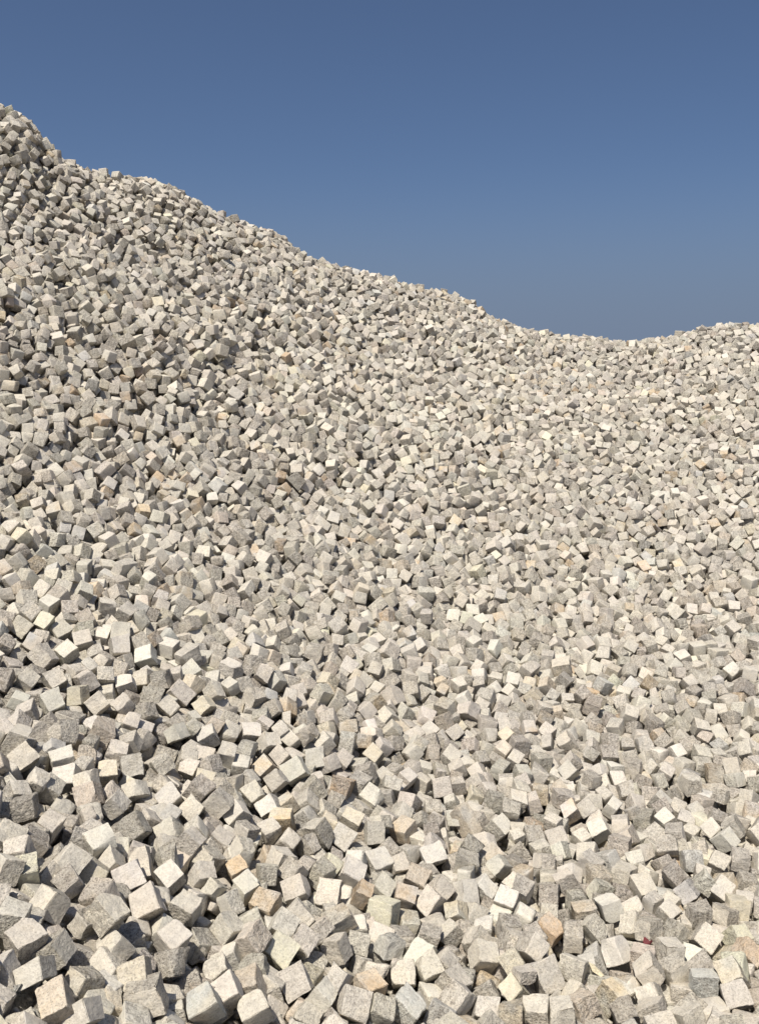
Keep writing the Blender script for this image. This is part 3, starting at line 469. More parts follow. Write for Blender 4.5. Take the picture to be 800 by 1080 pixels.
FAR = [
-846,1818,-10,38,14,-13,127,-202,8,34,25,39,12,40,-5,15,-45,-22,-2,-91,-5,7,-21,37,62,187,-3,7,-49,-16,-180,98,-10,11,
8,-5,21,30,-14,25,22,23,75,-279,-4,8,-5,-20,33,-154,2,-22,3,1,-6,181,7,40,1,14,161,-42,14,-25,-31,32,-207,93,-8,-26,
27,4,71,64,-4,17,53,12,-105,96,-6,6,19,-16,2,34,-7,22,-15,-7,58,-274,-12,13,20,10,-15,14,-5,19,-51,-20,78,46,-3,12,10,
-28,-12,11,-6,-12,-4,-18,-75,79,-12,6,12,31,264,-123,11,14,-13,-46,-183,64,-5,31,-11,-3,34,70,-2,-40,-23,-37,-128,120,
-8,34,6,44,146,-114,10,-2,-28,-30,-142,154,-9,47,-11,31,-10,28,-11,9,2,-13,-17,170,-13,-2,-29,15,5,21,-7,45,-36,22,70,
-551,-12,-30,-36,-17,17,29,-2,12,14,10,77,15,3,3,24,-37,-91,83,-6,5,-16,-14,50,-38,-4,14,13,6,-25,3,-5,23,-56,12,47,
-65,-2,15,-41,22,86,-10,8,22,-16,7,-123,142,-11,36,42,20,25,-7,-2,10,25,5,286,-137,12,13,-32,-38,-354,297,-10,-21,-27,
3,-32,46,-12,5,6,15,-1,21,-19,10,27,7,-1,27,-17,-7,18,21,-6,159,-8,9,47,-37,5,7,-16,34,-17,-2,63,-708,-10,27,14,-14,
-6,71,-4,2,23,-23,-7,29,-5,26,-5,-35,11,39,-9,26,-19,-47,40,39,4,10,-6,10,-32,6,-1,16,34,-7,-31,67,-11,23,-43,16,70,
-19,-6,40,13,-5,-21,32,-1,-1,-8,-36,-8,11,1,-3,-12,-28,37,-2,-10,-9,-16,21,173,-72,26,29,13,54,-169,88,-13,-35,36,33,
163,-101,7,7,32,9,-47,90,6,2,-50,13,80,-35,6,-1,-17,19,-51,128,8,-15,50,-24,-240,144,-9,33,-12,50,-3,21,-11,15,-4,26,
2,35,-10,-12,16,-33,38,46,5,7,-3,-54,-34,42,-8,-15,36,-13,-8,151,-13,-48,20,19,37,-770,-18,26,-31,6,-15,18,-12,3,55,
-17,36,3,-5,8,56,-9,-16,46,-12,23,48,-24,21,7,-9,23,-16,-6,14,15,-5,-10,-1,4,2,69,-10,13,-22,-17,14,15,0,35,50,-9,39,
37,-1,-19,39,2,-35,5,-6,-15,-19,-55,47,7,10,0,-11,21,-36,13,-13,18,-12,-39,22,12,-5,5,-8,21,56,-57,-4,-57,6,-4,-65,97,
2,22,15,-7,86,38,0,-18,-29,-6,-186,110,-20,16,25,4,143,-49,-7,18,-6,-10,14,31,14,4,-1,-31,48,3,15,-3,-34,-29,-71,8,-2,
9,0,-36,-74,-486,-10,-5,22,-9,28,-31,-6,-16,2,-52,17,29,-7,-50,-23,-26,-48,20,-7,9,2,6,6,35,-5,18,-7,21,-23,43,-14,
-26,-33,-37,-1,17,-10,44,20,-3,18,31,-16,-37,-15,15,-1,20,-4,8,-48,-16,0,15,-2,18,46,-23,31,7,-6,-22,-15,-48,21,11,3,
3,-42,18,-14,54,-6,50,21,10,14,1,-8,11,-8,-51,15,20,-8,-12,17,43,27,-15,13,14,16,-7,-44,33,-6,21,-31,7,19,31,-7,-58,
16,12,-38,10,-7,-47,29,-13,-66,113,-21,13,18,-6,318,-149,19,-23,-14,40,-176,76,4,11,-30,1,142,26,0,4,-16,38,-285,141,
-18,17,10,27,121,-31,-6,26,0,-22,-117,73,-7,27,9,28,3,34,-11,11,24,14,18,16,-8,-1,44,-3,-56,182,-17,30,34,-30,130,
-1038,-8,18,-4,-4,-17,128,-13,2,-23,-19,-36,93,-18,42,-30,14,35,-13,-9,23,8,14,32,-18,2,23,16,1,-20,84,-4,-29,9,31,
-44,27,-9,-39,-9,-5,-15,34,-13,-16,19,-33,13,17,-11,-52,-2,15,32,-7,-9,31,4,35,31,25,0,-13,-7,-16,-12,17,12,6,-9,58,
-21,25,-11,24,50,-28,1,44,-6,54,-4,26,25,26,-9,-29,-26,-1,1,31,-7,8,-52,-18,-1,13,-6,-17,-18,55,16,7,-4,17,24,1,-23,
44,-11,-15,30,-30,-10,60,-12,-5,18,24,158,-143,11,-27,-27,35,-33,103,11,-3,31,33,129,-46,13,28,31,11,-311,188,-7,-42,
-23,-40,144,-80,3,24,-36,-33,17,-80,16,13,-17,53,-45,141,1,13,-1,-12,-34,34,-1,-13,-1,-24,-72,97,-15,-35,22,-27,8,29,
-11,-31,30,-32,39,-777,-6,3,-8,52,24,18,-8,-5,38,34,-12,2,-5,20,40,-1,43,59,8,1,4,12,-38,80,-13,25,-7,-12,-44,37,-12,
31,10,50,15,6,0,-51,10,32,12,16,-2,44,-8,-34,32,0,-4,42,32,12,-13,35,-7,-40,5,-19,12,39,-6,34,23,0,-15,8,-6,-18,11,46,
11,16,-4,-14,24,-35,-13,3,-2,-4,-14,-7,40,34,-10,-8,35,18,-22,48,-8,37,-18,-3,13,14,-9,-11,25,-17,7,15,15,1,-16,-27,
-19,29,-7,-16,8,52,11,13,-4,-8,-13,-14,-69,63,-6,-51,19,8,242,-146,14,-35,34,-16,-158,140,-16,-42,14,14,135,-46,21,9,
26,20,-19,32,13,6,17,-9,-138,41,-10,11,-25,-19,-6,23,-8,-2,14,44,-16,102,-11,7,-9,-52,3,28,-2,1,25,-11,-44,34,-14,-4,
22,-43,6,32,-14,-25,42,-24,-14,20,-14,8,13,34,49,-824,-11,29,51,-9,24,0,0,-29,30,11,-31,73,-15,48,13,-20,23,7,-7,30,
-42,-18,-7,27,-7,-1,-54,13,29,22,-5,-2,-27,-39,88,-43,19,-42,-8,6,-151,107,-24,40,22,4,31,9,-7,23,-29,-43,12,7,-11,28,
10,38,19,11,1,-6,29,3,-18,55,-8,35,-22,-37,1,15,-9,-16,-5,-18,3,17,-4,-21,29,51,23,10,-1,13,-7,15,34,3,-2,-21,-2,-2,
-83,65,0,2,32,24,17,29,-9,37,-23,1,52,12,3,29,7,47,69,-54,12,-9,25,5,-95,102,-8,32,13,-18,93,-26,4,-40,28,28,-127,66,
-7,0,1,-13,138,-83,17,8,20,-20,-61,54,14,5,-38,-1,-106,120,-22,17,34,39,57,-23,-24,-44,-15,14,5,19,-3,-10,12,50,5,22,
-4,-48,-24,-16,-15,-8,-5,-3,-24,23,47,7,-1,20,-46,11,-53,97,6,-23,5,-3,-17,40,-7,-24,34,13,-27,37,-15,42,0,38,4,32,
-13,5,11,-2,35,-927,-5,-5,-30,-29,8,71,-11,47,-32,11,17,83,3,12,-6,-18,-8,32,-6,-6,-38,-30,30,16,-8,9,4,8,-45,22,-11,
-9,-2,44,33,14,-8,-30,-53,12,19,4,-4,-21,20,-23,-35,32,-3,-23,-6,16,23,43,-2,-36,12,-25,-23,30,-13,-9,53,31,19,-7,5,
-10,-14,-42,-16,52,-9,-29,-17,16,-1,2,3,-50,37,-6,7,61,4,28,-34,-35,-19,6,-5,-35,50,-10,31,29,-10,-18,12,8,15,14,-8,
-19,-7,53,142,-49,41,27,-1,25,-161,116,-6,-31,-11,-3,19,-2,-4,16,17,-15,-33,42,-5,52,-23,13,17,10,3,12,43,24,38,-9,2,
-1,-9,19,-51,77,-9,-24,-3,18,16,13,-7,-8,-13,18,102,-37,12,-10,-13,-29,-129,97,-9,21,18,-52,-12,37,-10,10,28,28,5,27,
-8,-22,53,10,-12,44,-19,16,50,-12,-10,24,-9,59,-6,-6,-1,34,-11,5,-11,57,-9,26,-6,-1,1,59,35,-985,-6,-10,-46,-6,-8,67,
-6,8,17,-40,20,13,-8,-45,6,-15,4,37,-2,25,48,4,-12,54,-5,42,-8,29,23,28,-4,-11,-42,-7,9,16,-5,-26,-40,-2,33,4,6,-13,
26,-2,-29,37,-9,34,23,44,-21,33,-16,17,54,-26,17,3,-6,-10,-18,35,-27,50,-7,29,-5,-25,73,1,-4,-44,-26,-29,-59,19,-5,
-10,5,15,10,13,-7,-21,31,-49,11,14,2,-12,56,19,-18,96,-1,20,22,28,24,1,-10,-1,20,54,83,-18,24,-15,47,28,-76,45,9,-17,
30,48,6,83,-2,-13,-31,-26,-40,30,-12,29,12,-12,20,28,-3,35,-6,-35,57,-5,13,-33,-29,25,-51,64,-5,-21,-14,-40,13,-4,-7,
26,0,57,-37,50,-14,-8,29,54,0,25,-8,-8,20,55,-2,14,-7,52,-15,12,-2,17,-6,10,-8,-47,-11,35,-25,-38,15,-40,59,-84,7,-14,
-3,23,-65,143,-9,-35,-41,32,6,17,-13,-45,9,-1,-25,53,-14,-16,-23,52,3,19,-10,17,10,-33,-10,164,-10,-36,-3,25,28,-1200,
-18,22,8,-27,13,21,-13,-1,11,-32,6,19,-12,23,5,17,-2,52,-9,46,27,-3,8,18,-5,6,19,-24,-4,49,-12,-45,35,6,3,13,-3,-9,33,
-18,3,51,-7,28,-10,49,12,14,-12,42,-18,2,7,18,-6,-5,52,4,27,31,-14,-24,-27,42,-25,24,-8,-17,-55,-7,26,-16,-3,-6,-4,-3,
-32,41,-11,23,-13,54,17,35,-5,-7,-43,-10,17,-4,-6,-9,17,45,-3,49,-5,-30,-20,-10,-34,40,-10,-21,16,28,-17,39,-15,-2,25,
0,0,34,-16,-48,34,-7,15,25,-8,-21,-42,10,14,8,-6,45,20,-23,-37,25,-6,8,20,-6,41,16,-4,11,-11,-41,12,36,-9,-13,20,14,
-24,42,-5,-6,-38,12,-7,29,-16,28,-22,-46,37,44,-10,12,-17,-10,-14,17,-7,23,-17,41,70,11,11,29,-2,20,-56,41,-3,27,48,
-6,-21,15,-1,-1,-23,-16,-25,28,-3,28,-18,45,9,30,-7,-15,6,25,8,24,-8,35,3,-23,-38,25,-14,-37,-13,-7,10,35,-4,1,24,-39,
-5,30,-14,8,10,-11,0,22,-10,-3,-41,18,-3,29,-12,3,1,16,36,-1113,-9,18,41,-12,-7,15,-8,12,40,-14,16,72,-7,38,29,-3,-3,
21,-7,47,16,5,-5,26,-8,-3,25,-12,-5,21,-10,1,24,-20,2,17,-6,48,17,-3,16,31,-13,-51,18,26,-4,18,-6,42,31,27,-6,30,-5,
-47,30,17,-14,24,-15,8,15,-6,20,8,-8,-56,21,-16,4,15,-5,-27,-44,33,14,14,-2,3,-40,20,24,28,-10,36,24,-5,-37,52,-8,-28,
49,-24,27,-3,-6,-33,-15,14,-12,13,-10,-44,21,26,26,49,-4,43,16,-11,-44,32,-9,54,1,27,8,15,-6,33,-19,3,-22,28,-12,37,
35,30,17,12,-11,-24,35,7,2,39,-12,40,14,-22,19,12,-11,-2,-28,-16,23,-2,-1,-49,12,25,-35,51,-7,-21,-1,50,-6,-16,-11,25,
14,33,-20,61,-13,-45,39,-13,76,-19,3,-6,50,-21,-55,77,-13,9,-4,-24,20,-9,-5,-35,4,23,13,44,-5,-13,-4,19,-27,42,-8,-7,
24,36,29,10,-3,22,-4,-41,-26,31,-5,6,-14,-42,103,-65,17,-8,-31,40,-137,122,-6,-45,28,-12,88,-26,-1,32,-50,18,-8,16,-4,
4,-7,-35,-48,52,-8,14,12,-9,8,18,-6,2,-15,8,-20,55,-15,-28,-30,11,-11,26,-2,17,22,0,3,22,-10,23,42,-15,-15,39,-14,-4,
15,2,-6,51,-9,1,-9,-60,-1,22,-12,0,-13,10,28,-1267,-9,-4,21,-30,-2,24,-14,-5,27,-36,8,26,-11,20,16,33,3,18,-8,-26,45,
-29,11,50,-8,12,40,-7,-8,20,-14,-9,28,-14,4,36,-9,35,43,-12,-3,23,-5,30,-21,44,7,49,-4,47,-18,7,2,28,-9,-7,44,-18,15,
73,-3,22,53,-22,-17,23,-5,1,-61,8,-2,33,-18,38,-37,17,5,47,-1,-17,21,-41,16,32,-15,13,-11,4,22,8,-5,-22,47,-18,-29,24,
-13,-39,-33,-5,-14,54,-8,-51,21,-21,38,-8,0,-27,-34,19,-53,43,-19,-20,55,-16,44,23,7,42,-29,-3,-7,21,-4,-1,-48,-10,17,
4,-6,-38,35,-17,-11,67,-9,-7,9,43,16,11,-5,17,-5,37,-43,58,0,-14,51,-6,38,45,-4,-18,5,37,-19,93,-9,-19,-29,37,18,12,
-2,-43,11,34,-18,26,-6,-32,4,-22,56,-13,13,22,-42,-35,90,-46,17,3,47,-38,-147,154,-7,40,-24,-2,-32,34,-12,-42,41,-11,
115,-49,-11,21,32,-8,56,-25,14,11,28,51,-80,23,-2,31,34,21,39,149,2,-41,26,16,-131,27,-14,-27,1,-51,-5,18,-11,5,18,
-35,-3,32,-9,-2,0,-19,26,-1313,-16,24,19,-21,-1,29,-15,-25,24,-40,12,21,-8,29,21,14,-9,70,-10,17,17,11,0,26,-13,43,-3,
22,11,43,-11,42,23,15,19,13,-2,43,-34,28,-18,32,-8,-14,15,-27,-9,19,-11,0,36,-34,17,26,-10,-47,34,7,-1,19,-9,-41,17,6,
-16,39,-18,14,20,15,-8,30,-15,46,19,12,27,9,-5,18,6,23,5,20,-6,14,45,26,-6,34,-6,-40,-6,-3,1,19,-5,35,38,31,12,26,-7,
4,-20,-13,10,45,-6,15,-14,0,4,33,-9,-13,10,45,-39,57,-5,12,15,-17,44,-33,5,-1,-61,14,-16,54,-2,36,-34,-36,-21,33,-5,
44,-27,-5,31,6,-3,0,42,25,11,35,2,-29,49,25,10,55,3,7,30,-51,-65,71,-7,49,28,13,33,67,-4,-45,28,32,47,-12,18,11,-4,
-27,-49,67,-5,-20,1,-19,29,1,-5,-29,-39,35,49,-54,14,-39,-23,3,-52,89,-8,-16,20,7,19,24,-3,5,-28,26,1,18,-2,-15,18,-7,
-41,49,-1,-23,51,-9,-11,17,-8,-12,42,-9,54,-38,-5,-13,4,-34,57,-14,8,27,-16,-13,-58,144,3,5,56,-10,-53,27,-12,31,-1,
-43,-28,45,-12,16,17,5,8,20,-10,22,-22,54,13,-1316,-16,16,-3,13,5,20,-10,5,0,22,2,31,-6,10,11,-2,6,33,-4,26,5,28,-7,
73,-5,23,8,20,2,20,-6,-22,35,-32,6,25,-14,-18,44,-24,0,49,-10,-44,36,-26,-7,18,-12,18,45,-13,11,29,-15,6,46,15,3,14,
-9,13,25,9,-22,36,-19,-26,11,-36,19,2,-10,-35,49,-14,-2,24,-9,40,34,19,2,36,-7,19,-43,-6,0,54,-12,-25,-36,28,5,32,-6,
24,-14,-40,-9,35,-19,-33,37,-26,26,-1,-2,20,14,-23,-1,29,-6,-24,34,2,29,16,-1,16,-20,-10,-17,12,-6,-9,0,-9,-17,18,-7,
-10,-20,-18,-8,38,-4,-30,-38,35,9,18,-4,22,-18,-28,-12,25,-1,-11,-36,-11,36,16,9,-25,6,26,-25,151,-5,10,-45,-23,-13,
22,-5,47,-9,22,12,65,0,8,-43,-24,19,26,-5,-9,-10,-7,-15,43,-10,29,-41,-33,38,18,-1,-22,-10,-58,14,-6,19,-38,36,-31,
-65,92,-10,-39,-15,8,64,-19,-4,-8,-6,-15,62,18,0,36,-18,13,-134,88,-9,-16,-48,22,52,-35,-2,2,43,28,3,40,-2,27,46,-31,
81,-32,16,51,-8,-5,-152,144,-14,20,13,1,13,19,-11,-20,-50,-31,-13,33,-12,13,2,29,30,-1447,-14,28,10,41,-6,21,-13,-3,
14,-31,6,28,-6,15,-2,44,5,27,-8,4,21,1,-4,18,-7,6,20,-7,-2,70,-7,25,-5,40,4,23,-12,20,-38,35,8,18,-4,11,22,-4,-19,55,
-14,19,-9,31,14,15,-10,27,-22,44,4,29,-5,24,17,38,-3,19,-11,-46,15,-36,4,16,-10,38,30,10,-4,38,-11,-14,25,-18,4,20,-9,
-29,40,-4,10,78,-4,27,-16,32,-2,48,-5,22,16,-14,-5,20,-7,-6,15,-39,5,54,-7,-58,13,-20,-7,32,-16,-33,12,-25,14,12,-10,
-30,5,-20,-1,46,-2,-32,7,-19,-6,4,6,-4,60,-2,-6,22,-8,1,46,8,10,38,-8,36,-27,10,18,30,-6,-30,41,-2,-32,12,-11,-28,49,
7,17,134,-2,-16,-35,-9,9,60,-11,-37,41,20,-17,36,-2,43,19,0,32,39,12,32,-11,-22,-18,36,-13,-41,25,-27,29,10,0,48,21,
26,28,21,10,-39,-40,-24,1,-30,10,-47,18,-24,45,3,18,7,-37,-9,6,38,8,6,-11,-27,-78,83,-5,-2,55,1,-52,50,-9,-35,22,12,
87,-21,-5,2,30,-26,-11,31,17,-43,-14,-33,140,-107,16,-24,-39,19,-172,208,-5,21,38,13,-13,6,-7,16,-45,-20,-33,40,-17,
10,23,13,6,-1477,-12,15,7,-7,-1,30,-11,-2,3,22,7,20,-15,22,11,10,2,99,-6,-23,6,-43,-9,26,-10,8,-1,-56,8,19,-12,16,12,
28,-1,21,-14,9,13,33,4,21,-6,25,-9,48,1,20,-11,-10,27,-26,1,51,-17,-27,9,-55,-6,21,-16,2,33,-31,7,15,-10,11,20,1,-5,
37,-22,-21,-3,-27,7,8,-9,30,2,28,-1,35,-9,40,0,36,1,52,-5,13,19,7,5,32,-6,11,-50,29,7,17,-6,41,-17,4,-15,31,-7,-5,27,
-40,20,12,-10,7,53,-4,-14,21,-6,56,-1,1,21,94,-12,-53,5,-29,-31,47,-17,18,18,16,29,-3,-7,-2,-22,3,-21,32,-7,-30,30,-1,
28,27,-5,-4,10,45,8,26,-8,3,-6,-2,-31,31,-8,37,28,31,4,19,2,41,10,24,12,16,7,40,-18,-4,1,56,-9,46,-3,-5,-17,146,-1,
-38,14,-7,30,29,-3,3,-28,25,-9,29,-4,-5,39,28,21,22,-4,-11,-15,13,30,17,5,-17,-33,2,-44,31,-5,-1,-27,16,32,-1,-4,46,0,
-8,-12,42,-7,38,33,31,-35,39,-7,-31,32,7,-1,32,-9,52,17,-8,19,27,-10,-30,20,-38,2,46,-3,-8,-24,-34,-17,24,-7,-2,-23,
44,3,38,-13,2,-50,-6,-34,46,-10,-17,8,8,10,20,-12,-28,21,-16,-7,23,-12,-2,21,6,20,-1558,-10,-5,9,-37,0,21,-12,12,13,
-8,-4,20,-12,2,5,-34,-5,72,-10,-7,5,-46,9,32,-13,-18,-21,-51,2,20,-14,-42,9,-45,-15,19,-12,16,-11,27,13,20,-10,-9,6,
-15,4,120,-12,27,13,36,1,20,-9,-37,38,-13,-1,17,-5,4,11,2,4,53,-12,29,31,17,-4,26,-11,11,3,39,-6,15,-12,17,42,-28,7,
41,-8,1,22,-19,3,22,-10,28,-45,23,6,27,-8,4,42,19,-4,20,-11,1,46,-12,5,47,-1,18,44,-3,5,35,-2,-42,36,-11,0,81,-11,55,
15,-18,5,31,-1,9,56,-8,-19,24,-7,-47,13,-4,-9,46,-17,36,-1,32,5,16,-20,32,16,-23,15,9,-9,-43,-17,8,9,113,-1,-39,-7,18,
-2,26,-4,31,-1,33,-13,67,-10,2,-48,14,22,-2,7,-19,-50,-12,-4,134,-4,-45,-11,11,18,16,-7,3,27,55,28,2,10,-1,-27,-50,
-19,23,-1,14,-49,17,-21,59,-8,9,22,34,15,9,-10,-6,17,37,-32,40,-8,-10,-6,-13,25,17,-6,45,31,21,-1,16,-5,41,23,37,-15,
52,-6,44,-20,16,22,45,-4,-17,24,-34,7,21,-7,13,-14,-7,-50,44,-11,-3,29,0,0,18,-13,27,26,25,13,-1623,-11,0,-3,-58,2,18,
-12,27,-14,54,-2,26,-9,2,-3,-9,8,17,-10,17,15,18,2,58,-9,-18,4,-44,-6,20,-14,-10,21,12,-3,24,-7,-6,5,-48,-14,29,-7,5,
-4,15,14,20,-7,9,8,30,3,20,-11,14,-9,58,1,26,-8,11,8,28,-6,17,-10,4,10,-3,5,31,-11,5,13,11,-1,17,-9,17,9,34,7,40,-8,
-14,8,-59,-5,54,-15,42,-4,44,-2,20,-9,9,-3,35,1,26,-8,21,-3,24,4,24,-12,-22,-2,-35,-5,35,-6,25,5,41,4,35,-8,20,14,30,
-3,18,-8,11,9,14,18,47,-1,-11,33,-13,-4,23,-7,26,4,38,6,20,-7,27,11,34,-12,20,-10,48,-24,26,-4,29,-10,-49,28,-15,15,
17,-7,2,48,-27,15,12,0,-16,44,32,-3,25,-5,15,-25,-9,-11,25,-8,-25,-42,5,-5,29,-4,5,24,-14,24,58,-9,-7,-21,22,-41,35,
-17,-7,52,-14,28,46,0,20,53,-12,-16,90,-8,22,-5,37,15,14,-2,-20,50,9,-12,57,-5,12,43,-10,12,56,-4,45,26,1,8,23,-6,16,
-13,-36,18,15,14,-41,41,13,-6,67,-8,-31,-2,-27,-11,50,-6,19,42,22,4,18,-5,15,39,9,-38,70,-20,13,13,15,17,-11,-4,4,-15,
-8,13,20,-11,-18,0,-18,-31,36,-13,40,5,29,18,11,-2,-23,-22,-2,4,29,-5,54,27,13,6,16,-6,-21,-43,36,15,30,-12,23,48,-7,
-37,55,-14,23,12,53,7,16,-12,-21,40,-22,-2,32,-9,-45,-9,-29,10,-1631,-11,6,6,-5,5,68,-7,7,12,14,0,27,-12,5,5,29,-3,21,
-9,-13,4,-32,-12,34,-6,6,4,46,-9,13,-5,-5,7,-16,20,4,-9,-3,20,-16,-4,42,-12,0,1,-62,3,20,-9,2,11,-38,4,39,-9,13,6,4,0,
21,-15,-8,20,-19,-6,14,-10,14,3,38,4,21,-8,7,8,8,-2,19,-8,10,9,1,12,22,-8,23,12,30,0,51,-11,46,-12,27,-8,22,-10,-13,3,
-25,7,22,-8,-8,25,10,0,21,-5,25,8,25,8,16,-2,25,10,25,-22,25,-15,-5,-44,9,20,65,-11,35,-14,5,-6,44,-13,37,14,-19,7,34,
-9,14,40,6,-4,31,-18,-27,-3,-19,1,16,-14,42,-4,3,-6,21,-14,18,-18,33,17,10,-8,9,-25,-44,-9,31,-8,29,-48,7,-7,13,-3,51,
-27,7,0,26,-8,47,-25,9,22,34,-8,-14,-45,0,-18,44,-5,48,23,1,-1,19,-2,43,-16,35,-8,24,-15,22,5,2,12,18,-5,-23,-55,4,-4,
49,-4,-1,34,-14,-5,21,-6,51,-18,30,26,22,3,39,-20,-4,-21,45,-2,-25,30,-42,24,22,-1,48,19,8,5,15,11,12,-50,-17,7,41,1,
-15,40,1,-27,27,-8,2,44,1,14,78,-7,26,-46,-23,11,15,-5,-36,-33,2,-2,17,-6,-23,-10,46,-12,65,-4,55,-17,-9,-21,19,-5,40,
10,-10,10,49,-8,-6,-35,20,16,-11,-3,-13,-38,-23,-2,23,-6,-30,-2,-21,-19,50,-27,5,13,-10,6,4,-13,-36,-12,-7,15,8,-12,
12,19,28,-39,67,-11,19,-9,48,9,14,-13,15,6,20,14,-1489,-10,12,-3,32,10,36,-10,6,33,3,-7,31,-9,-6,23,-49,2,23,-11,-2,6,
-38,1,18,-13,2,11,-6,-4,22,-15,8,5,-21,9,26,-11,10,14,-20,-9,23,-9,-5,24,-56,-3,20,-9,-6,0,-60,2,21,-8,6,-3,61,7,20,
-10,-2,17,-34,4,20,-8,1,19,-6,-4,21,-11,16,8,-10,-1,33,-12,9,14,24,5,45,-8,-25,34,-33,3,22,-6,28,2,33,0,43,-11,35,8,
30,-1,39,-9,12,27,-31,-3,22,-13,33,-13,12,0,45,-6,40,23,23,0,22,-8,9,17,-32,2,31,-8,17,6,37,2,30,-9,17,18,-12,13,14,
-4,30,42,-4,-3,15,-4,-1,42,26,-5,32,-5,47,18,9,-4,11,-1,11,15,-12,-6,29,-17,-20,-50,28,18,18,-2,-25,56,-12,-17,33,-16,
-39,26,-38,3,26,-13,-29,19,-47,-13,15,-14,29,-27,-16,8,23,-15,10,28,25,7,24,-6,9,44,-18,6,24,-5,21,23,10,1,23,-5,-12,
45,-12,-24,33,-6,38,-24,42,18,20,-13,-45,-31,-20,16,15,-2,56,-26,0,-8,27,-7,-24,-5,-21,-5,96,-3,35,18,-2,28,69,-2,47,
41,1,-17,6,-3,-21,47,-22,-7,51,-5,46,19,37,13,93,-5,-46,12,31,-8,21,-10,-28,45,-10,-1,27,-2,-46,15,28,-18,31,-13,41,5,
-20,30,-17,-10,4,-16,-26,-7,42,-14,-4,-12,4,-1,19,-5,-21,19,48,-28,78,-9,5,14,-16,24,-1594,-11,-20,-3,-56,-2,25,-11,
12,12,18,4,62,-7,10,1,58,-3,20,-11,-11,7,-46,3,31,-14,-7,8,-37,-10,34,-11,0,6,-2,2,82,-10,4,18,-55,5,120,-12,-7,8,-38,
0,19,-8,7,-2,27,9,17,-9,6,24,1,-4,20,-9,15,33,-19,0,25,-9,22,-24,42,-3,75,-10,-6,17,-32,6,16,-15,-32,48,8,-2,35,-12,
22,-3,19,3,33,-10,27,40,8,-3,21,-16,14,40,13,-2,24,-7,40,14,-15,1,18,-5,23,1,30,6,94,-11,-55,-26,-4,4,16,-2,-16,28,6,
-5,25,-11,-20,41,0,15,26,-8,23,50,-13,-2,18,-6,-44,14,20,-5,20,-9,-10,-26,19,-10,48,-5,41,21,-18,0,23,-3,14,2,24,-1,
23,-13,-33,27,-42,9,14,-7,-9,42,-13,5,24,-9,-35,-19,-46,-13,28,-9,19,27,-30,18,-8,5,4,55,21,-7,41,-7,-21,-23,-21,1,19,
-7,-13,25,6,2,28,-6,32,-47,22,-11,66,-4,20,53,-18,22,74,-4,8,40,-46,17,16,-6,-28,-40,11,-40,24,-6,-6,22,35,9,14,-1,17,
-19,2,29,56,5,25,-1,19,-31,8,-4,51,-17,2,13,39,-5,-19,47,-11,33,16,-2,-13,1,25,-23,7,-3,-1,-4,49,-22,62,-19,-35,-41,
32,59,-55,-2,-20,33,8,-65,91,-12,37,-4,27,-9,47,-14,-11,14,-21,-4,16,-14,8,11,11,2,24,-9,18,6,41,0,29,-11,-7,11,-19,
18,-1617,-11,13,0,35,-1,18,-6,1,9,6,6,20,-9,14,14,35,-4,52,-19,-2,5,-24,2,18,-12,15,-4,40,-6,20,-8,4,-6,34,-3,26,-10,
-5,4,-38,13,20,-10,-1,23,-3,-10,20,-6,-10,6,55,7,33,-11,9,2,9,-6,17,-10,0,-5,37,5,23,-12,11,17,9,2,21,-11,22,19,-29,
10,17,-3,11,-48,29,-16,31,-13,11,-1,32,11,20,-10,11,24,-5,3,22,-9,34,-3,38,-10,22,-8,28,-9,34,4,30,-9,14,21,-3,4,17,
-6,-4,31,-31,-2,27,-10,15,27,-13,-6,25,-9,7,8,-47,11,16,-12,-37,42,-16,-11,31,-14,13,-26,53,16,25,-9,11,15,-12,-9,19,
-3,25,14,27,2,17,-8,-31,5,-53,-1,25,-14,21,38,-12,-11,17,-12,21,-45,23,28,38,-8,31,46,-16,-11,37,-13,-16,24,-54,-5,15,
-13,19,28,6,-2,31,-9,28,25,-7,1,20,-10,9,54,6,23,2,-5,-9,3,18,-13,23,-5,54,17,-7,0,22,-12,-46,-24,-32,1,34,-3,-2,34,
39,-8,32,-3,25,-5,2,-8,33,-14,0,29,-27,12,14,-12,49,9,-9,-10,58,-10,28,-4,8,8,41,-6,54,12,14,-4,26,-12,11,17,-18,13,
11,-9,-9,52,-23,-19,25,-12,36,-9,18,20,26,-5,48,-24,12,4,15,-1,13,54,-15,3,21,-5,11,17,2,7,47,-1,47,-13,-17,7,21,-11,
23,2,-32,-37,22,0,21,-43,31,1,42,-7,23,9,12,22,12,-2,60,10,-10,9,19,-2,33,-22,10,-28,16,-6,7,48,33,16,24,-5,23,-18,
-11,28,-23,-1,-1,-24,29,-50,131,-24,-35,8,-28,51,-40,1,22,54,-11,-28,33,-12,8,-56,1,-21,64,-15,0,50,-8,33,13,-9,-9,
-12,24,-24,37,-13,-9,45,-2,-12,20,-12,-6,20,-29,10,-1589,-11,2,2,-37,19,35,-7,15,7,43,-11,27,-11,-14,13,-55,2,19,-7,
-15,16,-57,-7,26,-10,3,-5,58,14,20,-6,15,8,28,-5,50,-11,4,12,28,-3,26,-14,3,10,-3,-8,27,-8,-14,9,-13,13,42,-7,18,8,25,
-8,22,-16,2,-19,51,14,21,-7,29,10,21,0,22,-8,30,-6,36,-1,23,-7,19,-1,38,-6,23,-8,-16,20,-45,3,24,-9,22,-13,51,-4,22,
-10,13,20,-10,1,21,-12,21,34,7,9,21,-8,4,39,-13,-7,27,-14,6,36,-45,-3,28,-9,-21,11,-54,3,20,-11,18,6,20,-9,26,-13,-5,
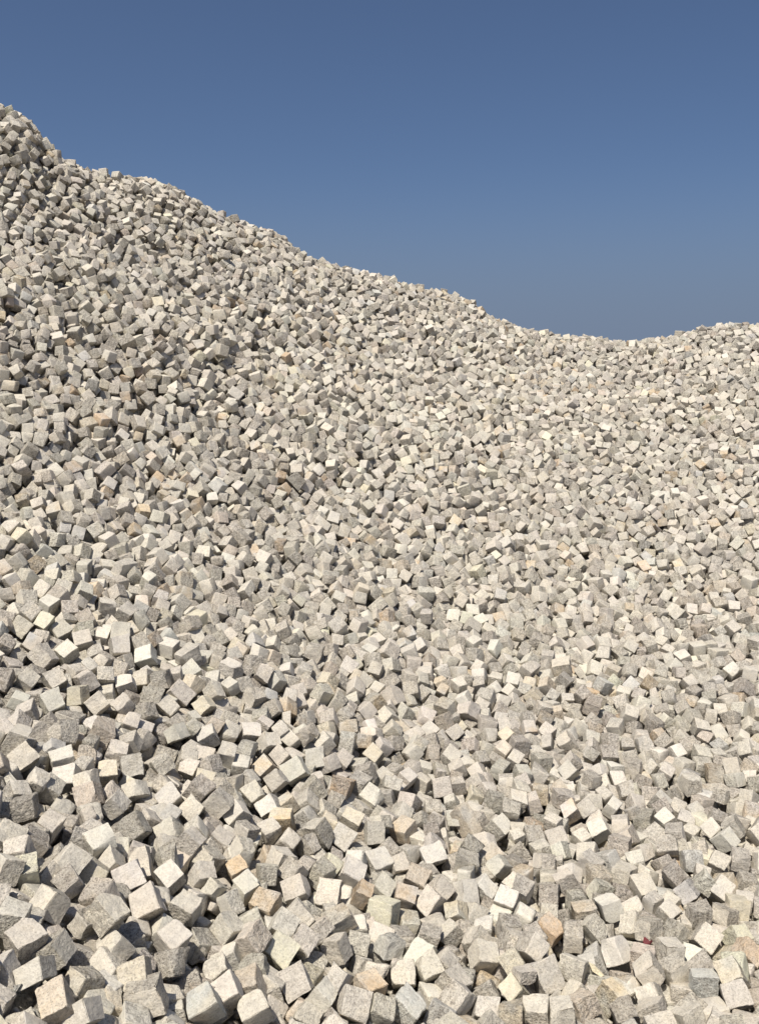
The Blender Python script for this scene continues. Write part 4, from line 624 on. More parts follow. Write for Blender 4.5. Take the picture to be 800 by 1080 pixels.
6,-21,21,7,-5,11,45,-16,-12,30,-11,11,47,-33,8,19,-11,-1,11,-34,-3,20,-9,-33,-28,32,16,13,-6,43,-5,10,-17,38,-10,2,39,
6,1,19,-12,-13,40,-7,13,7,-1,48,-11,-7,-3,31,-7,4,-23,-21,-1,23,-7,23,27,-45,-9,18,-9,22,-43,-33,-7,54,-14,43,-1,11,
17,10,-10,35,7,-27,-8,17,-5,-7,51,-10,-19,39,-21,-7,-20,49,19,-2,-8,12,53,-6,6,23,-2,27,40,-34,3,33,-6,48,26,-8,-5,19,
-7,-22,45,-4,-15,63,-16,22,-3,9,15,15,-5,13,-61,-10,-6,24,-7,14,19,-10,13,33,-5,-29,50,-15,12,11,-7,45,-20,25,-15,11,
-8,26,45,18,0,30,-8,5,-37,-19,25,11,-4,-10,-1,25,-49,69,-3,5,13,8,7,29,-13,52,-2,12,9,45,-4,-6,-44,-15,15,17,-5,18,13,
6,10,14,0,-6,19,48,-1,76,-16,50,9,8,19,-26,17,-34,34,10,-2,43,2,24,6,30,-14,40,-5,-46,29,30,-15,44,-15,-37,-25,12,-19,
32,-15,7,39,2,11,29,-9,-25,-29,-35,-9,-1627,-8,6,8,-5,16,23,-12,30,-5,44,-5,19,-11,4,7,26,8,20,-12,5,23,38,-10,24,-7,
-3,10,-28,4,29,-11,5,7,24,-10,23,-10,7,3,-3,14,12,-9,24,-17,47,4,36,-10,2,27,3,-9,21,-14,0,19,-28,0,24,-10,3,-2,48,15,
39,-6,-13,22,-43,-7,25,-7,14,5,15,-4,43,-13,7,-12,51,0,52,-14,7,3,43,7,16,-8,-10,29,-36,-1,27,-9,-8,23,-48,2,47,-7,
-25,23,-39,1,18,-5,10,-21,58,-12,29,-19,-12,14,-36,-1,23,-13,-3,29,-37,3,17,-10,16,17,-11,7,27,-6,-13,36,-34,-2,27,
-10,-4,8,14,15,12,-2,21,21,3,-9,17,-2,12,23,8,0,24,-11,43,-21,17,-8,56,-12,42,-26,17,13,13,-8,25,38,-14,-3,16,-14,-50,
-15,18,0,74,-10,14,20,-7,2,23,-4,33,-19,11,1,20,-7,43,12,-15,7,14,1,31,10,21,-19,48,-11,-2,27,-44,-7,22,-16,-1,48,-6,
13,5,-3,28,16,-11,3,22,-5,38,23,9,0,27,-6,-51,18,-26,-2,74,-7,45,-13,13,-2,41,-12,27,-12,15,6,20,-8,47,-20,22,21,9,-6,
49,-17,6,-2,12,-2,22,48,-19,-28,50,-13,-20,28,-24,26,9,-13,52,-14,-22,-10,11,-7,-55,12,21,11,19,-6,22,-39,-37,-5,22,
-8,17,34,7,18,43,-2,2,-43,-13,-1,18,-7,-9,21,39,-17,-5,-8,-36,-21,7,-14,40,-10,-12,4,-16,12,26,-5,-18,-49,-14,3,18,-4,
-8,-17,27,9,32,7,4,-11,29,-31,27,-6,47,-27,10,32,23,-8,-10,-19,-38,16,-6,7,-39,-36,-29,-1,22,11,-8,5,35,-11,60,-6,12,
-30,4,-37,44,-13,15,23,22,14,-1617,-8,15,-9,58,12,17,-7,11,13,28,-7,21,-14,-3,29,-17,7,19,-13,-5,17,-30,-22,35,-10,8,
2,27,9,14,-4,14,6,24,4,18,-9,6,6,26,0,16,-12,11,8,57,9,32,-7,10,34,-21,-12,27,-11,-1,13,-14,2,22,-10,-3,20,-24,4,21,
-11,-6,4,-58,4,22,-12,34,-15,27,-5,40,-9,12,14,-13,3,29,-8,14,9,15,8,24,-9,-27,36,-18,-7,16,-4,5,25,-21,1,26,-10,13,
21,-14,-3,48,-8,8,19,-25,1,25,-10,-17,7,-43,-3,22,-11,19,-12,26,11,23,-13,43,-14,34,-15,21,-12,20,26,-23,12,23,-11,38,
-26,24,3,19,-6,36,0,30,-2,56,-9,8,43,-12,-7,40,-7,13,32,-18,8,24,-12,26,-1,24,0,86,-8,39,30,11,5,21,-9,19,-2,23,-8,28,
-10,10,15,9,5,22,-5,-36,23,-40,-8,31,-10,16,30,-20,-1,20,-12,-51,10,-23,1,12,-3,44,-6,9,-12,41,-11,-27,5,-55,8,16,-8,
7,10,-15,5,41,-8,27,43,-21,5,67,-6,34,-24,4,-13,15,-9,-1,-39,27,16,13,-6,-51,21,4,9,57,-7,14,-47,-20,7,77,7,49,-21,-7,
-22,58,-15,-10,49,-17,24,5,-12,-24,-47,23,6,14,-4,41,-23,-7,-14,33,-5,-33,19,-8,-4,46,0,-37,29,-28,-9,29,-2,-55,9,-23,
-14,16,-13,48,4,9,30,12,-2,-36,-8,10,6,19,1,3,20,-23,0,32,-1,19,21,13,-18,39,-8,25,47,-25,20,0,-6,9,-10,-35,-13,47,-6,
-35,10,3,-11,33,-13,-11,21,-26,5,-1640,-16,9,-13,-60,7,46,-11,9,-2,36,5,20,-8,-3,20,-31,-10,58,-7,-10,10,-13,5,19,-11,
-11,14,-18,3,20,-12,-5,33,-52,0,19,-8,-13,24,-51,-9,31,-14,0,-27,-50,2,18,-9,8,5,-29,11,17,-6,42,-16,41,0,49,-14,35,
-11,22,-4,23,-6,-14,5,-34,-3,20,-11,10,-24,55,8,22,-10,20,39,-16,3,27,-9,24,-31,36,-4,27,-13,-4,33,-21,-3,19,-8,5,32,
-29,-3,42,-11,-13,25,-35,-4,20,-8,23,-9,23,11,25,-9,-21,39,-20,-9,22,-11,14,11,16,11,23,-8,6,37,-27,0,23,-8,24,39,4,
-5,40,-13,5,23,29,3,18,-11,5,24,-40,-3,25,-12,18,11,6,3,21,-18,-1,21,-27,0,13,-11,45,26,20,1,31,-9,31,-16,36,-9,14,
-10,18,-8,40,7,20,-6,46,-19,24,7,24,-7,25,-35,19,-3,21,-6,49,11,23,-6,31,-6,29,43,-15,4,20,-7,37,11,28,16,18,-4,32,
-10,26,-23,45,-9,9,-31,26,11,24,-5,26,-18,3,4,23,-6,25,35,-6,-12,34,-8,18,-7,25,-3,18,-8,32,-23,11,21,76,-6,28,41,-10,
-1,16,0,-24,46,-8,-10,67,-12,-27,50,-19,16,11,-4,-41,41,-16,-7,23,-6,36,-23,-1,3,21,-8,15,-36,-39,-5,23,-3,28,-8,-43,
-3,37,-7,30,-27,29,-9,105,-7,-13,51,-14,2,21,-6,-20,55,-21,10,47,-3,-43,23,28,-14,144,-10,-24,30,-23,3,15,-9,20,8,30,
0,38,-7,18,10,46,8,-1648,-12,6,-2,56,6,23,-7,10,12,20,0,23,-10,-16,1,-60,-2,20,-9,-6,5,3,1,21,-14,3,25,-31,0,20,-2,1,
16,-32,8,31,-11,-14,2,-60,1,19,-14,11,-3,31,5,19,-8,12,1,33,-10,29,-11,33,2,44,1,18,-9,-11,15,-32,2,24,-11,-23,31,-44,
1,22,-7,22,17,5,-1,50,-8,22,12,26,7,20,-8,16,13,18,-1,24,-6,-26,16,-35,-5,22,-11,-27,9,-55,-4,26,-7,12,14,-10,1,23,-9,
1,18,-4,0,21,-9,12,5,10,0,24,-7,-2,22,-20,3,28,-11,0,33,-30,-6,31,-17,-14,15,-23,7,11,-11,-9,36,-24,-1,72,-14,-1,49,
-12,-2,19,-6,26,5,4,1,26,-12,28,15,10,-2,24,-12,12,16,-2,5,17,-7,33,-17,7,-4,26,-10,21,-1,19,3,36,-10,21,-3,28,0,16,
-6,23,-27,45,-1,39,-15,18,13,-11,0,24,-15,24,14,33,20,8,-9,48,18,1,-18,34,-6,54,-10,19,-4,20,-8,21,11,16,12,20,-1,35,
-20,45,-13,63,-13,14,21,-10,4,20,-11,20,20,-6,10,20,-5,-42,36,-21,-16,3,-3,15,-19,44,8,28,-4,38,22,-4,3,38,-7,-7,48,
-1,8,15,0,23,25,-3,-6,113,-3,41,24,37,22,61,-2,12,22,5,-13,20,-11,42,-25,3,-10,51,-7,-30,35,-4,15,72,-3,40,-43,22,-19,
32,-5,20,47,-12,18,65,-4,43,26,15,-7,50,-6,38,33,35,-27,46,-10,-4,-2,50,27,-1642,-4,-16,8,-26,-5,19,-9,-2,-7,-56,4,25,
-12,-13,11,-31,-3,42,-6,5,6,32,0,22,-14,-14,6,55,19,23,-4,18,1,30,-12,23,-11,8,1,30,4,43,-18,-32,24,-45,-8,39,-12,10,
-8,54,5,34,-14,-22,27,-28,2,19,-12,-18,19,-35,4,20,-8,13,11,6,5,53,-7,36,-23,45,-2,20,-11,24,-21,52,-11,23,-13,18,10,
-3,-2,19,-8,20,9,23,10,17,-6,31,22,-7,-3,27,-9,19,-25,50,2,52,-12,-32,37,-35,-9,25,-13,20,8,1,6,19,-8,16,25,-2,1,47,
-9,-11,9,-45,-2,24,-11,13,19,-12,6,19,-8,-40,37,-27,-9,27,-14,12,14,-13,10,11,-8,25,0,18,-11,26,-10,10,-39,34,5,18,
-10,-49,15,-18,6,71,-6,-55,20,-22,-4,21,-5,-28,25,-43,6,20,-6,26,43,-36,-5,57,-8,35,-3,8,-2,26,-9,25,8,16,2,23,-12,26,
-45,21,1,37,-7,26,-11,45,0,21,-13,-15,38,-16,0,13,-8,31,7,25,-2,83,-7,19,-41,14,2,31,-10,25,29,-14,14,34,-10,-42,26,
26,3,27,-7,-32,51,-8,11,17,-2,34,-48,-21,-32,62,-17,-8,24,-13,-3,115,-6,-17,21,-39,0,24,-10,20,-7,42,14,24,-7,38,-44,
17,18,12,-9,-36,-42,-2,-32,39,-14,-9,20,-28,1,24,-12,26,6,10,19,4,-3,60,-17,3,-1,27,-8,39,7,-11,-4,50,-6,34,-16,20,
-17,38,-8,-4,15,-41,26,-1594,-14,-11,15,-20,-4,20,-17,-22,6,-48,2,29,-12,9,9,12,-11,8,-9,10,-9,42,11,30,-12,-22,8,-52,
8,42,-10,12,15,2,-7,25,-15,7,20,-52,6,19,-10,26,6,32,3,21,-7,-3,-33,24,-10,84,-10,-4,-2,-23,7,23,-13,1,3,0,-1,17,-11,
-26,3,-52,-2,18,-14,-9,18,-29,7,26,-8,-17,3,-54,-1,21,-10,3,16,-21,1,26,-6,-3,8,-32,-9,21,-8,6,-8,37,1,26,-9,19,-3,41,
4,25,-10,-14,16,-46,-4,17,-8,-24,16,-43,5,22,-5,25,-32,43,4,65,-6,-23,45,-36,-5,19,-5,23,25,2,4,55,-7,7,17,-36,-5,31,
-11,-5,12,-49,-1,14,-8,16,0,15,1,23,-8,30,9,17,-2,39,-11,28,-25,6,5,42,-5,36,-17,10,8,34,-8,3,41,12,-4,29,-10,23,-8,
20,-4,19,-9,33,13,33,5,17,-4,16,-47,19,0,25,-11,-15,41,-4,-14,33,-10,4,-2,-37,12,15,-8,-5,19,-34,3,21,-10,-4,18,-26,
-14,72,-11,37,25,-8,32,61,-2,49,-5,2,-22,10,-7,-34,-13,8,14,72,-5,-25,-45,35,-8,27,-10,-39,2,-33,5,15,3,9,34,-26,-7,
57,-7,43,13,17,-3,78,-5,26,-6,-12,-11,52,-11,37,3,24,5,29,-12,-4,42,-31,17,9,-9,50,10,18,-15,12,-10,-45,-23,-6,9,46,
-8,-22,32,3,-4,17,-7,19,16,7,-7,38,-15,-49,20,-33,-2,22,-8,-6,18,-33,20,-1650,-12,-25,2,-52,-1,26,-10,1,16,-15,2,19,
-9,-4,14,-28,3,28,-11,1,12,-8,-4,24,-13,-6,7,-40,6,48,-10,33,27,25,3,16,-6,18,-6,55,-1,53,-14,-11,14,-30,-2,22,-7,12,
10,36,-9,28,-20,-13,-23,-25,11,34,-11,21,-3,18,-5,23,-10,3,9,-43,0,21,-13,15,13,-17,1,32,-8,30,-6,54,1,22,-9,11,19,
-19,0,24,-4,-4,6,9,-3,26,-11,-1,9,3,4,17,-5,-26,-1,-56,-4,21,-14,17,11,-24,5,28,-11,2,17,-19,0,14,-3,24,-10,33,-1,25,
-6,35,-12,31,1,31,-6,38,10,-1,-3,18,-6,3,-49,32,5,21,-11,-1,17,-14,-9,51,-9,-9,18,-57,10,44,-7,13,2,32,-3,21,-9,-4,18,
-40,9,15,-9,16,42,-2,-3,22,-14,20,39,-2,-7,22,-10,29,-15,27,-4,15,-7,24,41,-13,-1,34,-9,25,50,-25,9,21,-10,-22,-55,-6,
-3,30,-5,40,5,-16,-2,32,-9,17,-5,27,1,15,-6,23,1,28,3,20,-8,-21,32,-13,-14,35,-11,-9,18,-46,14,7,-4,16,38,-11,2,33,-9,
46,27,-13,2,18,-7,35,-9,23,6,17,-1,-5,25,-28,-2,27,-11,8,-26,28,-4,20,-12,48,19,-15,-10,37,-11,17,11,6,23,17,-9,16,54,
25,-11,22,-12,12,38,-31,-3,16,-11,1,-57,-5,-5,53,-11,46,15,6,1,37,-5,-43,0,-24,9,24,-5,17,43,-1,-6,39,-8,37,-41,24,0,
31,-6,10,18,-15,-1,45,-5,19,47,-28,0,32,-5,9,31,-34,14,50,-10,-12,55,-16,-8,49,-2,17,13,0,-5,21,-6,-7,21,-40,17,-1524,
-9,5,8,-2,-10,27,-14,-1,-7,28,-13,29,-14,8,-32,53,21,20,-7,5,10,38,2,27,-11,-2,16,13,2,45,-16,-7,10,-32,-3,36,-7,16,
11,15,4,26,-11,-6,11,7,0,20,-9,21,6,29,0,19,-8,17,-20,50,-6,52,-11,9,3,41,-5,20,-11,24,-3,12,7,26,-9,3,24,-27,-1,28,
-12,0,8,33,-5,17,-14,10,-25,56,11,38,-6,13,0,33,-1,24,-5,-21,16,-47,-5,69,-9,18,33,-4,6,40,-17,36,14,26,0,12,-10,-33,
25,-30,-10,27,-14,23,5,10,14,75,-8,18,25,-1,-6,31,-12,40,7,0,-6,14,-7,54,4,-7,12,37,-11,19,22,3,-17,13,-10,42,-14,8,
13,16,-6,14,-20,43,-2,36,-2,41,-27,17,-8,27,-12,15,5,5,18,8,-6,12,-51,-3,0,61,-5,14,12,2,-5,29,-9,34,5,20,-3,64,-8,33,
13,3,8,19,-10,50,-24,11,1,63,-9,8,-61,-9,-4,23,-6,16,8,19,5,59,-3,-17,44,-10,-5,24,-9,54,14,14,-6,33,-12,14,15,25,-7,
72,-15,14,17,-37,18,5,-7,-12,48,-15,-12,162,-6,37,-27,31,-12,17,-5,31,39,-9,12,27,-10,40,14,-2,-7,40,-10,16,5,8,15,
-1615,-10,0,4,-63,-2,19,-12,9,1,-1,12,21,-9,2,8,-6,-2,23,-9,7,3,23,2,45,-12,4,11,-4,-4,22,-12,9,-5,53,2,21,-10,18,6,
-10,7,30,-9,9,20,14,-4,20,-8,8,-4,54,2,25,-10,-19,9,-20,-2,40,-11,-5,16,-28,1,41,-7,21,-4,25,-3,31,-9,16,-15,45,6,17,
-7,4,12,-42,-3,24,-11,27,-9,40,2,22,-6,18,37,-13,-5,23,-4,2,25,-14,-4,24,-8,-2,15,-59,8,19,-7,19,35,-24,-3,23,-8,8,8,
1,4,23,-14,-14,43,-25,3,52,-11,-2,23,-21,-3,23,-8,-11,15,-32,1,23,-11,0,14,-22,-1,19,-9,-14,39,-45,4,22,-4,30,16,-10,
-6,27,-13,19,7,-8,-1,17,-8,14,11,4,7,31,-9,-53,14,-29,-6,22,-12,1,22,-14,4,20,-8,5,39,-16,2,20,-8,-27,39,-37,1,27,-7,
-14,18,-44,0,36,-7,13,17,12,-8,35,-7,8,6,-1,-4,79,-10,20,-10,37,15,13,-10,-12,35,-30,1,19,-9,43,12,0,5,19,-7,12,53,
-18,2,50,-15,-35,-30,5,-11,16,-13,54,-18,2,-7,42,-8,24,15,-5,6,38,-11,20,50,-16,5,25,-8,55,-19,19,-2,19,-10,41,4,27,
10,14,-2,21,-8,-49,-6,24,-5,48,-11,12,0,22,-3,41,-5,31,-7,34,-11,31,43,4,-5,20,-12,-6,-44,18,9,19,-4,14,10,2,-8,79,-7,
54,-14,25,-7,20,-9,8,-19,55,11,12,-4,25,56,-2,-2,31,-9,48,33,-16,3,40,-11,33,-19,-26,-13,45,-10,12,2,15,5,16,-4,18,-4,
43,5,24,-11,3,24,-13,-7,32,-12,-18,14,-52,-4,20,-10,4,7,-23,17,-1668,-12,1,-3,10,6,27,-12,12,-1,22,6,20,-12,2,11,8,
-11,15,-12,3,7,47,6,32,-10,7,3,28,3,17,-7,28,-3,52,-5,23,-9,9,2,-47,2,39,-11,-2,6,-31,11,37,-10,12,16,14,-3,26,-9,18,
5,54,-3,21,-11,2,0,2,-3,64,-11,25,0,31,3,23,-9,-1,23,-19,2,23,-8,-8,5,-42,1,23,-12,-19,16,-34,0,23,-8,0,8,-49,-2,27,
-16,-16,14,-49,0,25,-13,8,19,2,7,17,-13,-19,40,-11,-2,21,-9,43,30,8,-1,28,-10,-5,25,-32,-7,21,-10,13,-2,20,9,15,-10,8,
-11,38,-10,43,-14,0,10,1,4,16,-12,-23,17,-53,-2,19,-12,-3,31,-30,3,20,-12,-6,42,-24,-6,24,-17,23,-2,24,7,17,-5,-25,26,
-48,9,21,-9,20,7,-3,-2,19,-7,44,-4,23,-7,53,-11,9,-57,10,8,27,-5,8,28,-46,3,33,-1,-5,39,-23,-13,24,-8,44,-31,9,5,40,
-12,-35,30,-32,8,10,-4,21,23,1,-12,25,-6,14,-33,44,3,83,-11,11,15,11,-3,15,-11,29,28,3,15,19,-12,-22,31,-44,-2,37,-3,
-51,19,-26,-9,56,-6,27,25,3,6,52,-5,21,-7,35,-4,48,-7,53,2,3,-4,18,-7,-24,29,-39,1,26,-10,13,49,-15,6,61,-4,36,-33,15,
-6,35,-8,25,4,19,-1,24,-7,18,15,-14,4,34,-5,2,27,-49,-7,23,-12,-32,31,-32,15,45,-6,-6,33,-43,-1,16,-2,-24,57,-8,-23,
45,-10,16,1,32,21,30,-13,-29,-47,17,-14,41,-16,6,26,-24,-4,24,-12,11,-4,44,5,30,-6,-4,12,50,11,-1681,-18,-15,17,-6,11,
9,-10,-2,-14,46,-8,27,-13,1,3,44,9,18,-13,6,26,-11,-2,20,-6,9,-5,51,1,67,-14,26,-12,44,9,27,-7,0,6,1,-5,24,-8,3,9,-14,
-5,23,-12,5,7,31,5,69,-11,1,9,-11,-3,21,-13,-5,9,-56,7,26,-6,-11,14,-59,-4,18,-10,-10,10,-61,-4,47,-11,16,1,5,1,21,-8,
-12,28,-43,5,20,-5,5,16,-7,-5,25,-12,8,30,-39,6,20,-8,20,30,-11,-5,21,-7,15,7,15,3,26,-7,-9,35,-48,-1,51,-9,14,44,-15,
0,23,-11,32,0,28,3,20,-7,29,13,0,-8,23,-12,17,-7,12,7,15,-6,-1,47,-24,-1,29,-13,43,8,30,4,28,-10,43,12,18,1,17,-7,22,
22,-4,-11,22,-4,24,4,1,11,73,-7,31,21,-8,-10,17,-10,2,31,-32,11,39,-11,20,38,-20,-6,14,-13,20,33,-11,-10,17,-7,25,-12,
20,15,23,-8,4,-51,1,-2,28,-8,40,26,4,-2,31,-9,52,-1,14,0,18,-6,30,-36,22,9,19,-8,35,44,-23,-8,23,-5,24,47,-3,5,35,-11,
36,-9,13,-5,20,-14,-43,29,-4,-7,22,-13,10,56,-20,8,47,-11,-51,8,-31,-5,55,-17,20,-14,32,1,6,-7,43,-34,12,15,50,-9,34,
-12,6,-10,15,-8,10,17,-7,-4,54,-8,22,-6,4,10,23,-8,7,41,2,-4,25,-14,38,-47,5,-5,10,-4,-20,46,-26,16,41,-8,8,49,0,-12,
15,-1,1,28,-22,1,27,-7,50,21,29,2,16,-7,51,13,-7,-1,20,-9,45,19,12,1,35,-5,21,0,30,0,18,-4,-9,44,-3,-8,35,-10,25,10,
51,4,-1660,-7,-3,5,50,13,18,-11,6,10,0,0,19,-12,9,-10,53,-6,27,-11,-20,17,-52,8,25,-13,1,9,-4,1,16,-14,-4,13,-34,2,21,
-16,5,1,12,-4,19,-15,22,-32,29,-1,32,-13,3,-9,5,0,19,-8,13,-20,58,-1,22,-8,11,-9,47,4,34,-14,6,10,9,-3,20,-10,-5,8,
-52,2,22,-14,-8,15,-36,8,109,-15,-24,12,-39,-6,27,-9,10,-6,49,-7,23,-12,7,10,-19,5,22,-11,1,11,-28,5,39,-8,11,-14,41,
5,28,-13,41,19,4,-10,25,-13,20,20,15,-3,16,-7,17,-12,24,5,32,-10,-6,36,-41,4,65,-11,37,15,17,-11,24,-12,1,25,-19,10,
33,-11,5,22,-26,3,32,-8,22,41,0,-5,24,-4,-13,33,-31,10,16,-7,-40,-15,-14,-8,21,-5,21,-43,27,3,21,-11,9,-40,38,-16,29,
-14,30,16,-13,12,35,-12,0,26,-24,-5,40,-11,37,-8,5,-1,40,-10,47,-20,16,2,24,-7,22,45,-34,9,26,-8,-12,54,-24,-3,22,-11,
24,33,-28,0,28,-8,-18,42,-13,1,34,-8,5,21,-26,-2,17,-5,19,7,3,0,25,-6,28,-2,17,11,53,-5,-52,26,-15,-13,26,-15,15,22,
10,4,54,-12,33,-7,14,7,19,-10,-46,14,-23,-4,35,-7,20,-7,47,-6,15,-5,37,6,9,0,32,-14,-17,39,-5,1,13,-9,-36,30,-20,-2,
43,-8,-9,60,3,6,23,-12,-54,-13,-14,-16,40,-14,0,31,-25,13,12,-7,17,27,-10,-12,54,-10,9,18,-3,8,18,-7,31,-12,19,6,19,
-7,23,-55,19,-2,37,-5,0,23,7,21,-1669,-7,2,8,-19,-10,24,-12,-16,-4,-3,0,19,-10,8,4,-61,-5,26,-9,23,-1,35,5,20,-14,1,
-1,30,1,16,-15,26,-26,16,2,38,-11,0,4,-24,3,19,-10,11,1,37,-3,15,-11,12,-2,38,-3,27,-14,23,-9,1,11,25,-8,14,14,23,-8,
43,-16,9,-9,31,3,28,-6,14,-5,54,-5,21,-11,9,13,-37,1,22,-10,7,9,-59,4,21,-14,24,-23,29,7,24,-10,-4,19,-25,-2,18,-5,1,
19,-21,-3,28,-11,-15,24,-50,-5,53,-8,2,-1,52,-3,19,-11,11,-2,-24,13,28,-15,-1,26,-28,0,17,-14,24,0,-37,-8,21,-9,-4,30,
-48,0,15,-3,5,23,-14,7,21,-5,29,3,2,-10,46,-12,4,-16,23,11,15,-3,21,3,27,-8,45,-5,-46,5,-26,5,23,-14,20,6,34,3,34,-10,
34,-18,12,-5,33,-9,1,16,-41,-5,34,-9,41,-28,-19,11,36,-7,-6,15,-35,-5,18,-8,16,-3,38,7,29,-7,28,1,49,-7,19,-10,-5,28,
-46,-2,20,-8,24,-25,45,3,22,-10,40,-20,39,-2,73,-9,34,7,2,0,17,-10,34,-27,19,0,36,-9,-3,18,-35,0,26,-7,27,-5,35,-2,19,
-9,20,1,0,1,40,-8,17,12,-11,4,75,-10,19,-23,55,-2,26,-11,9,21,-42,4,39,-14,24,49,-21,-1,11,-6,7,21,-27,4,20,-5,45,17,
-5,-10,47,-9,-8,29,-47,11,19,-13,-5,26,-34,-1,94,-6,6,-51,22,1,17,-6,-19,30,-29,-4,48,-5,-17,47,-18,-10,13,-8,9,20,
-38,1,41,-9,12,-9,41,26,-1636,-8,-7,-2,38,-10,37,-14,-4,-5,-17,3,51,-10,-30,-6,-10,-1,18,-11,6,-2,2,0,21,-10,7,-5,-11,
13,29,-18,35,23,28,-3,19,-13,5,16,3,3,18,-11,5,7,2,-6,27,-15,10,3,19,-5,22,-11,6,-28,39,-1,27,-9,2,-6,46,8,45,-10,4,8,
-4,-5,24,-13,10,-2,56,4,18,-13,18,-24,49,3,24,-11,12,27,-25,-5,27,-8,7,13,-19,-1,23,-13,12,9,4,6,18,-11,-15,22,-53,5,
16,-8,17,13,-2,-3,23,-10,46,-20,20,-3,29,-13,25,-44,36,1,20,-12,47,-20,16,-5,32,-12,9,9,0,5,20,-14,35,15,-17,3,14,-9,
23,9,23,-9,21,-12,39,-28,9,7,39,-9,1,17,-24,0,23,-9,19,-15,50,9,16,-3,25,14,14,-8,21,-10,7,21,-13,-8,24,-13,40,-2,-21,
9,39,-10,27,37,-15,0,23,-10,-16,51,-22,6,23,-9,49,-4,12,-12,67,-10,19,-8,32,7,16,-11,22,-5,32,-9,18,-13,29,4,5,1,32,
-11,-43,-3,-40,3,16,-5,11,8,13,7,20,-8,-33,34,-27,-5,21,-7,-13,-26,55,-8,33,-12,8,15,-34,1,17,-12,19,3,-2,1,29,-7,14,
-11,40,5,21,-7,11,-12,30,1,60,-10,1,48,-3,5,39,-6,17,17,19,-9,22,-8,0,-37,47,1,16,-4,6,27,-22,8,18,-6,40,-25,37,-6,43,
-11,39,4,-10,-3,26,-9,16,32,-18,4,69,-5,-19,22,-39,-1,27,-12,27,13,-4,6,16,-10,18,-45,11,-7,47,-10,-7,-19,56,1,15,-9,
15,8,-3,9,15,-7,-9,37,-12,-5,31,-9,19,9,27,-1,18,-15,-12,-51,29,-7,11,-4,5,44,-35,4,24,-11,55,16,3,-7,37,-3,15,15,-29,
6,28,-10,3,13,6,25,-1691,-14,45,-3,40,-2,24,-11,20,14,37,3,55,-7,-8,-27,-49,-12,18,-9,-4,2,-26,5,19,-13,2,7,-4,2,20,
-6,-9,7,-55,1,25,-10,-3,17,-17,1,22,-14,-13,17,-27,-4,46,-12,-5,23,-45,4,23,-10,-5,7,-24,-8,23,-11,10,-10,47,2,24,-12,
17,-6,31,0,26,-8,2,4,-2,-2,20,-10,8,4,-7,4,23,-14,2,-3,0,2,18,-11,-10,7,-53,5,23,-11,-16,38,-39,-7,27,-11,14,20,8,3,
87,-9,16,-11,35,1,23,-10,35,-9,23,-2,21,-13,44,1,24,5,24,-7,-7,30,-36,-11,33,-12,7,-4,20,2,14,-7,19,2,25,2,36,-16,25,
-28,15,0,16,-13,12,8,-2,8,31,-12,-3,39,-17,-2,17,-8,25,3,28,-7,26,-11,0,-30,53,1,17,-13,3,23,-22,1,21,-7,16,29,-25,4,
17,-4,8,33,-21,-4,54,-8,23,-13,13,4,26,-13,26,24,-5,1,21,-12,21,38,2,-7,16,-7,32,9,10,-2,44,-8,17,0,-3,19,26,-6,42,
-20,4,0,41,-1,-21,37,-46,-12,36,-6,15,12,4,-3,21,-9,-10,42,-36,13,15,-4,11,-14,40,-6,32,-10,14,16,30,-8,17,-9,41,-23,
31,0,19,-9,38,4,-7,9,34,-6,13,24,-6,6,33,-3,-59,21,-2,-3,37,-9,27,-1,18,1,21,-5,34,-30,34,-6,18,-7,16,17,-5,-7,24,-7,
9,-11,33,8,36,-3,4,28,-31,3,19,-5,30,8,30,2,14,-2,18,17,1,-1,40,-8,38,-32,37,-13,31,-6,13,12,2,11,52,-8,38,8,-6,1,16,
-3,33,15,15,-7,24,-9,25,32,-30,4,56,-9,-29,41,-15,-9,28,-9,-11,21,-34,6,17,-10,-15,20,-35,20,-1691,-10,-2,2,52,0,19,
-13,16,9,15,-7,29,-9,2,6,-36,8,28,-9,4,-2,0,-4,21,-11,3,-1,60,1,21,-10,12,1,46,0,24,-9,0,7,-25,2,23,-12,1,4,-5,-2,19,
-11,8,0,-3,2,49,-9,13,1,10,-1,23,-12,-24,37,-40,-6,70,-11,12,1,-19,6,49,-16,14,8,33,-1,17,-12,27,8,4,-3,30,-13,1,7,
-16,5,22,-8,-5,11,-47,-3,114,-13,23,14,8,4,20,-6,14,7,-14,3,26,-8,8,5,19,-1,23,-11,29,-20,47,-8,20,-9,3,18,-3,8,18,
-10,18,-19,46,-1,24,-11,29,0,37,0,36,-15,25,11,26,-2,22,-8,5,16,8,-3,41,-6,14,15,-22,-5,43,-12,15,-20,10,7,29,-7,-2,
-4,48,-4,19,-11,1,17,-60,6,20,-12,14,38,-24,4,22,-11,38,-24,22,-10,46,-11,-8,28,-47,11,44,-12,14,33,-23,7,15,-3,43,-9,
38,-7,30,-8,38,-13,18,-8,55,-6,-27,2,-47,-5,63,-11,-2,12,-27,7,26,-11,46,18,19,5,17,-11,-40,33,-31,0,19,-7,33,16,-7,7,
15,-8,-42,-36,9,2,19,-8,-52,5,17,-7,32,-7,5,17,-24,-8,64,-5,32,-3,16,6,15,-3,22,21,-9,3,89,-9,18,42,3,-8,35,-5,-11,54,
-25,5,35,-10,33,46,-7,-4,63,-13,4,6,3,1,15,-8,-23,31,-41,-5,45,-12,21,-1,31,12,31,-12,-10,8,-23,10,-1688,-10,-8,-7,
-34,0,18,-16,18,7,-30,-2,70,-13,-5,9,-57,6,42,-15,-2,4,15,1,36,-12,3,3,-20,-4,43,-10,11,6,55,2,20,-11,-18,3,-53,1,46,
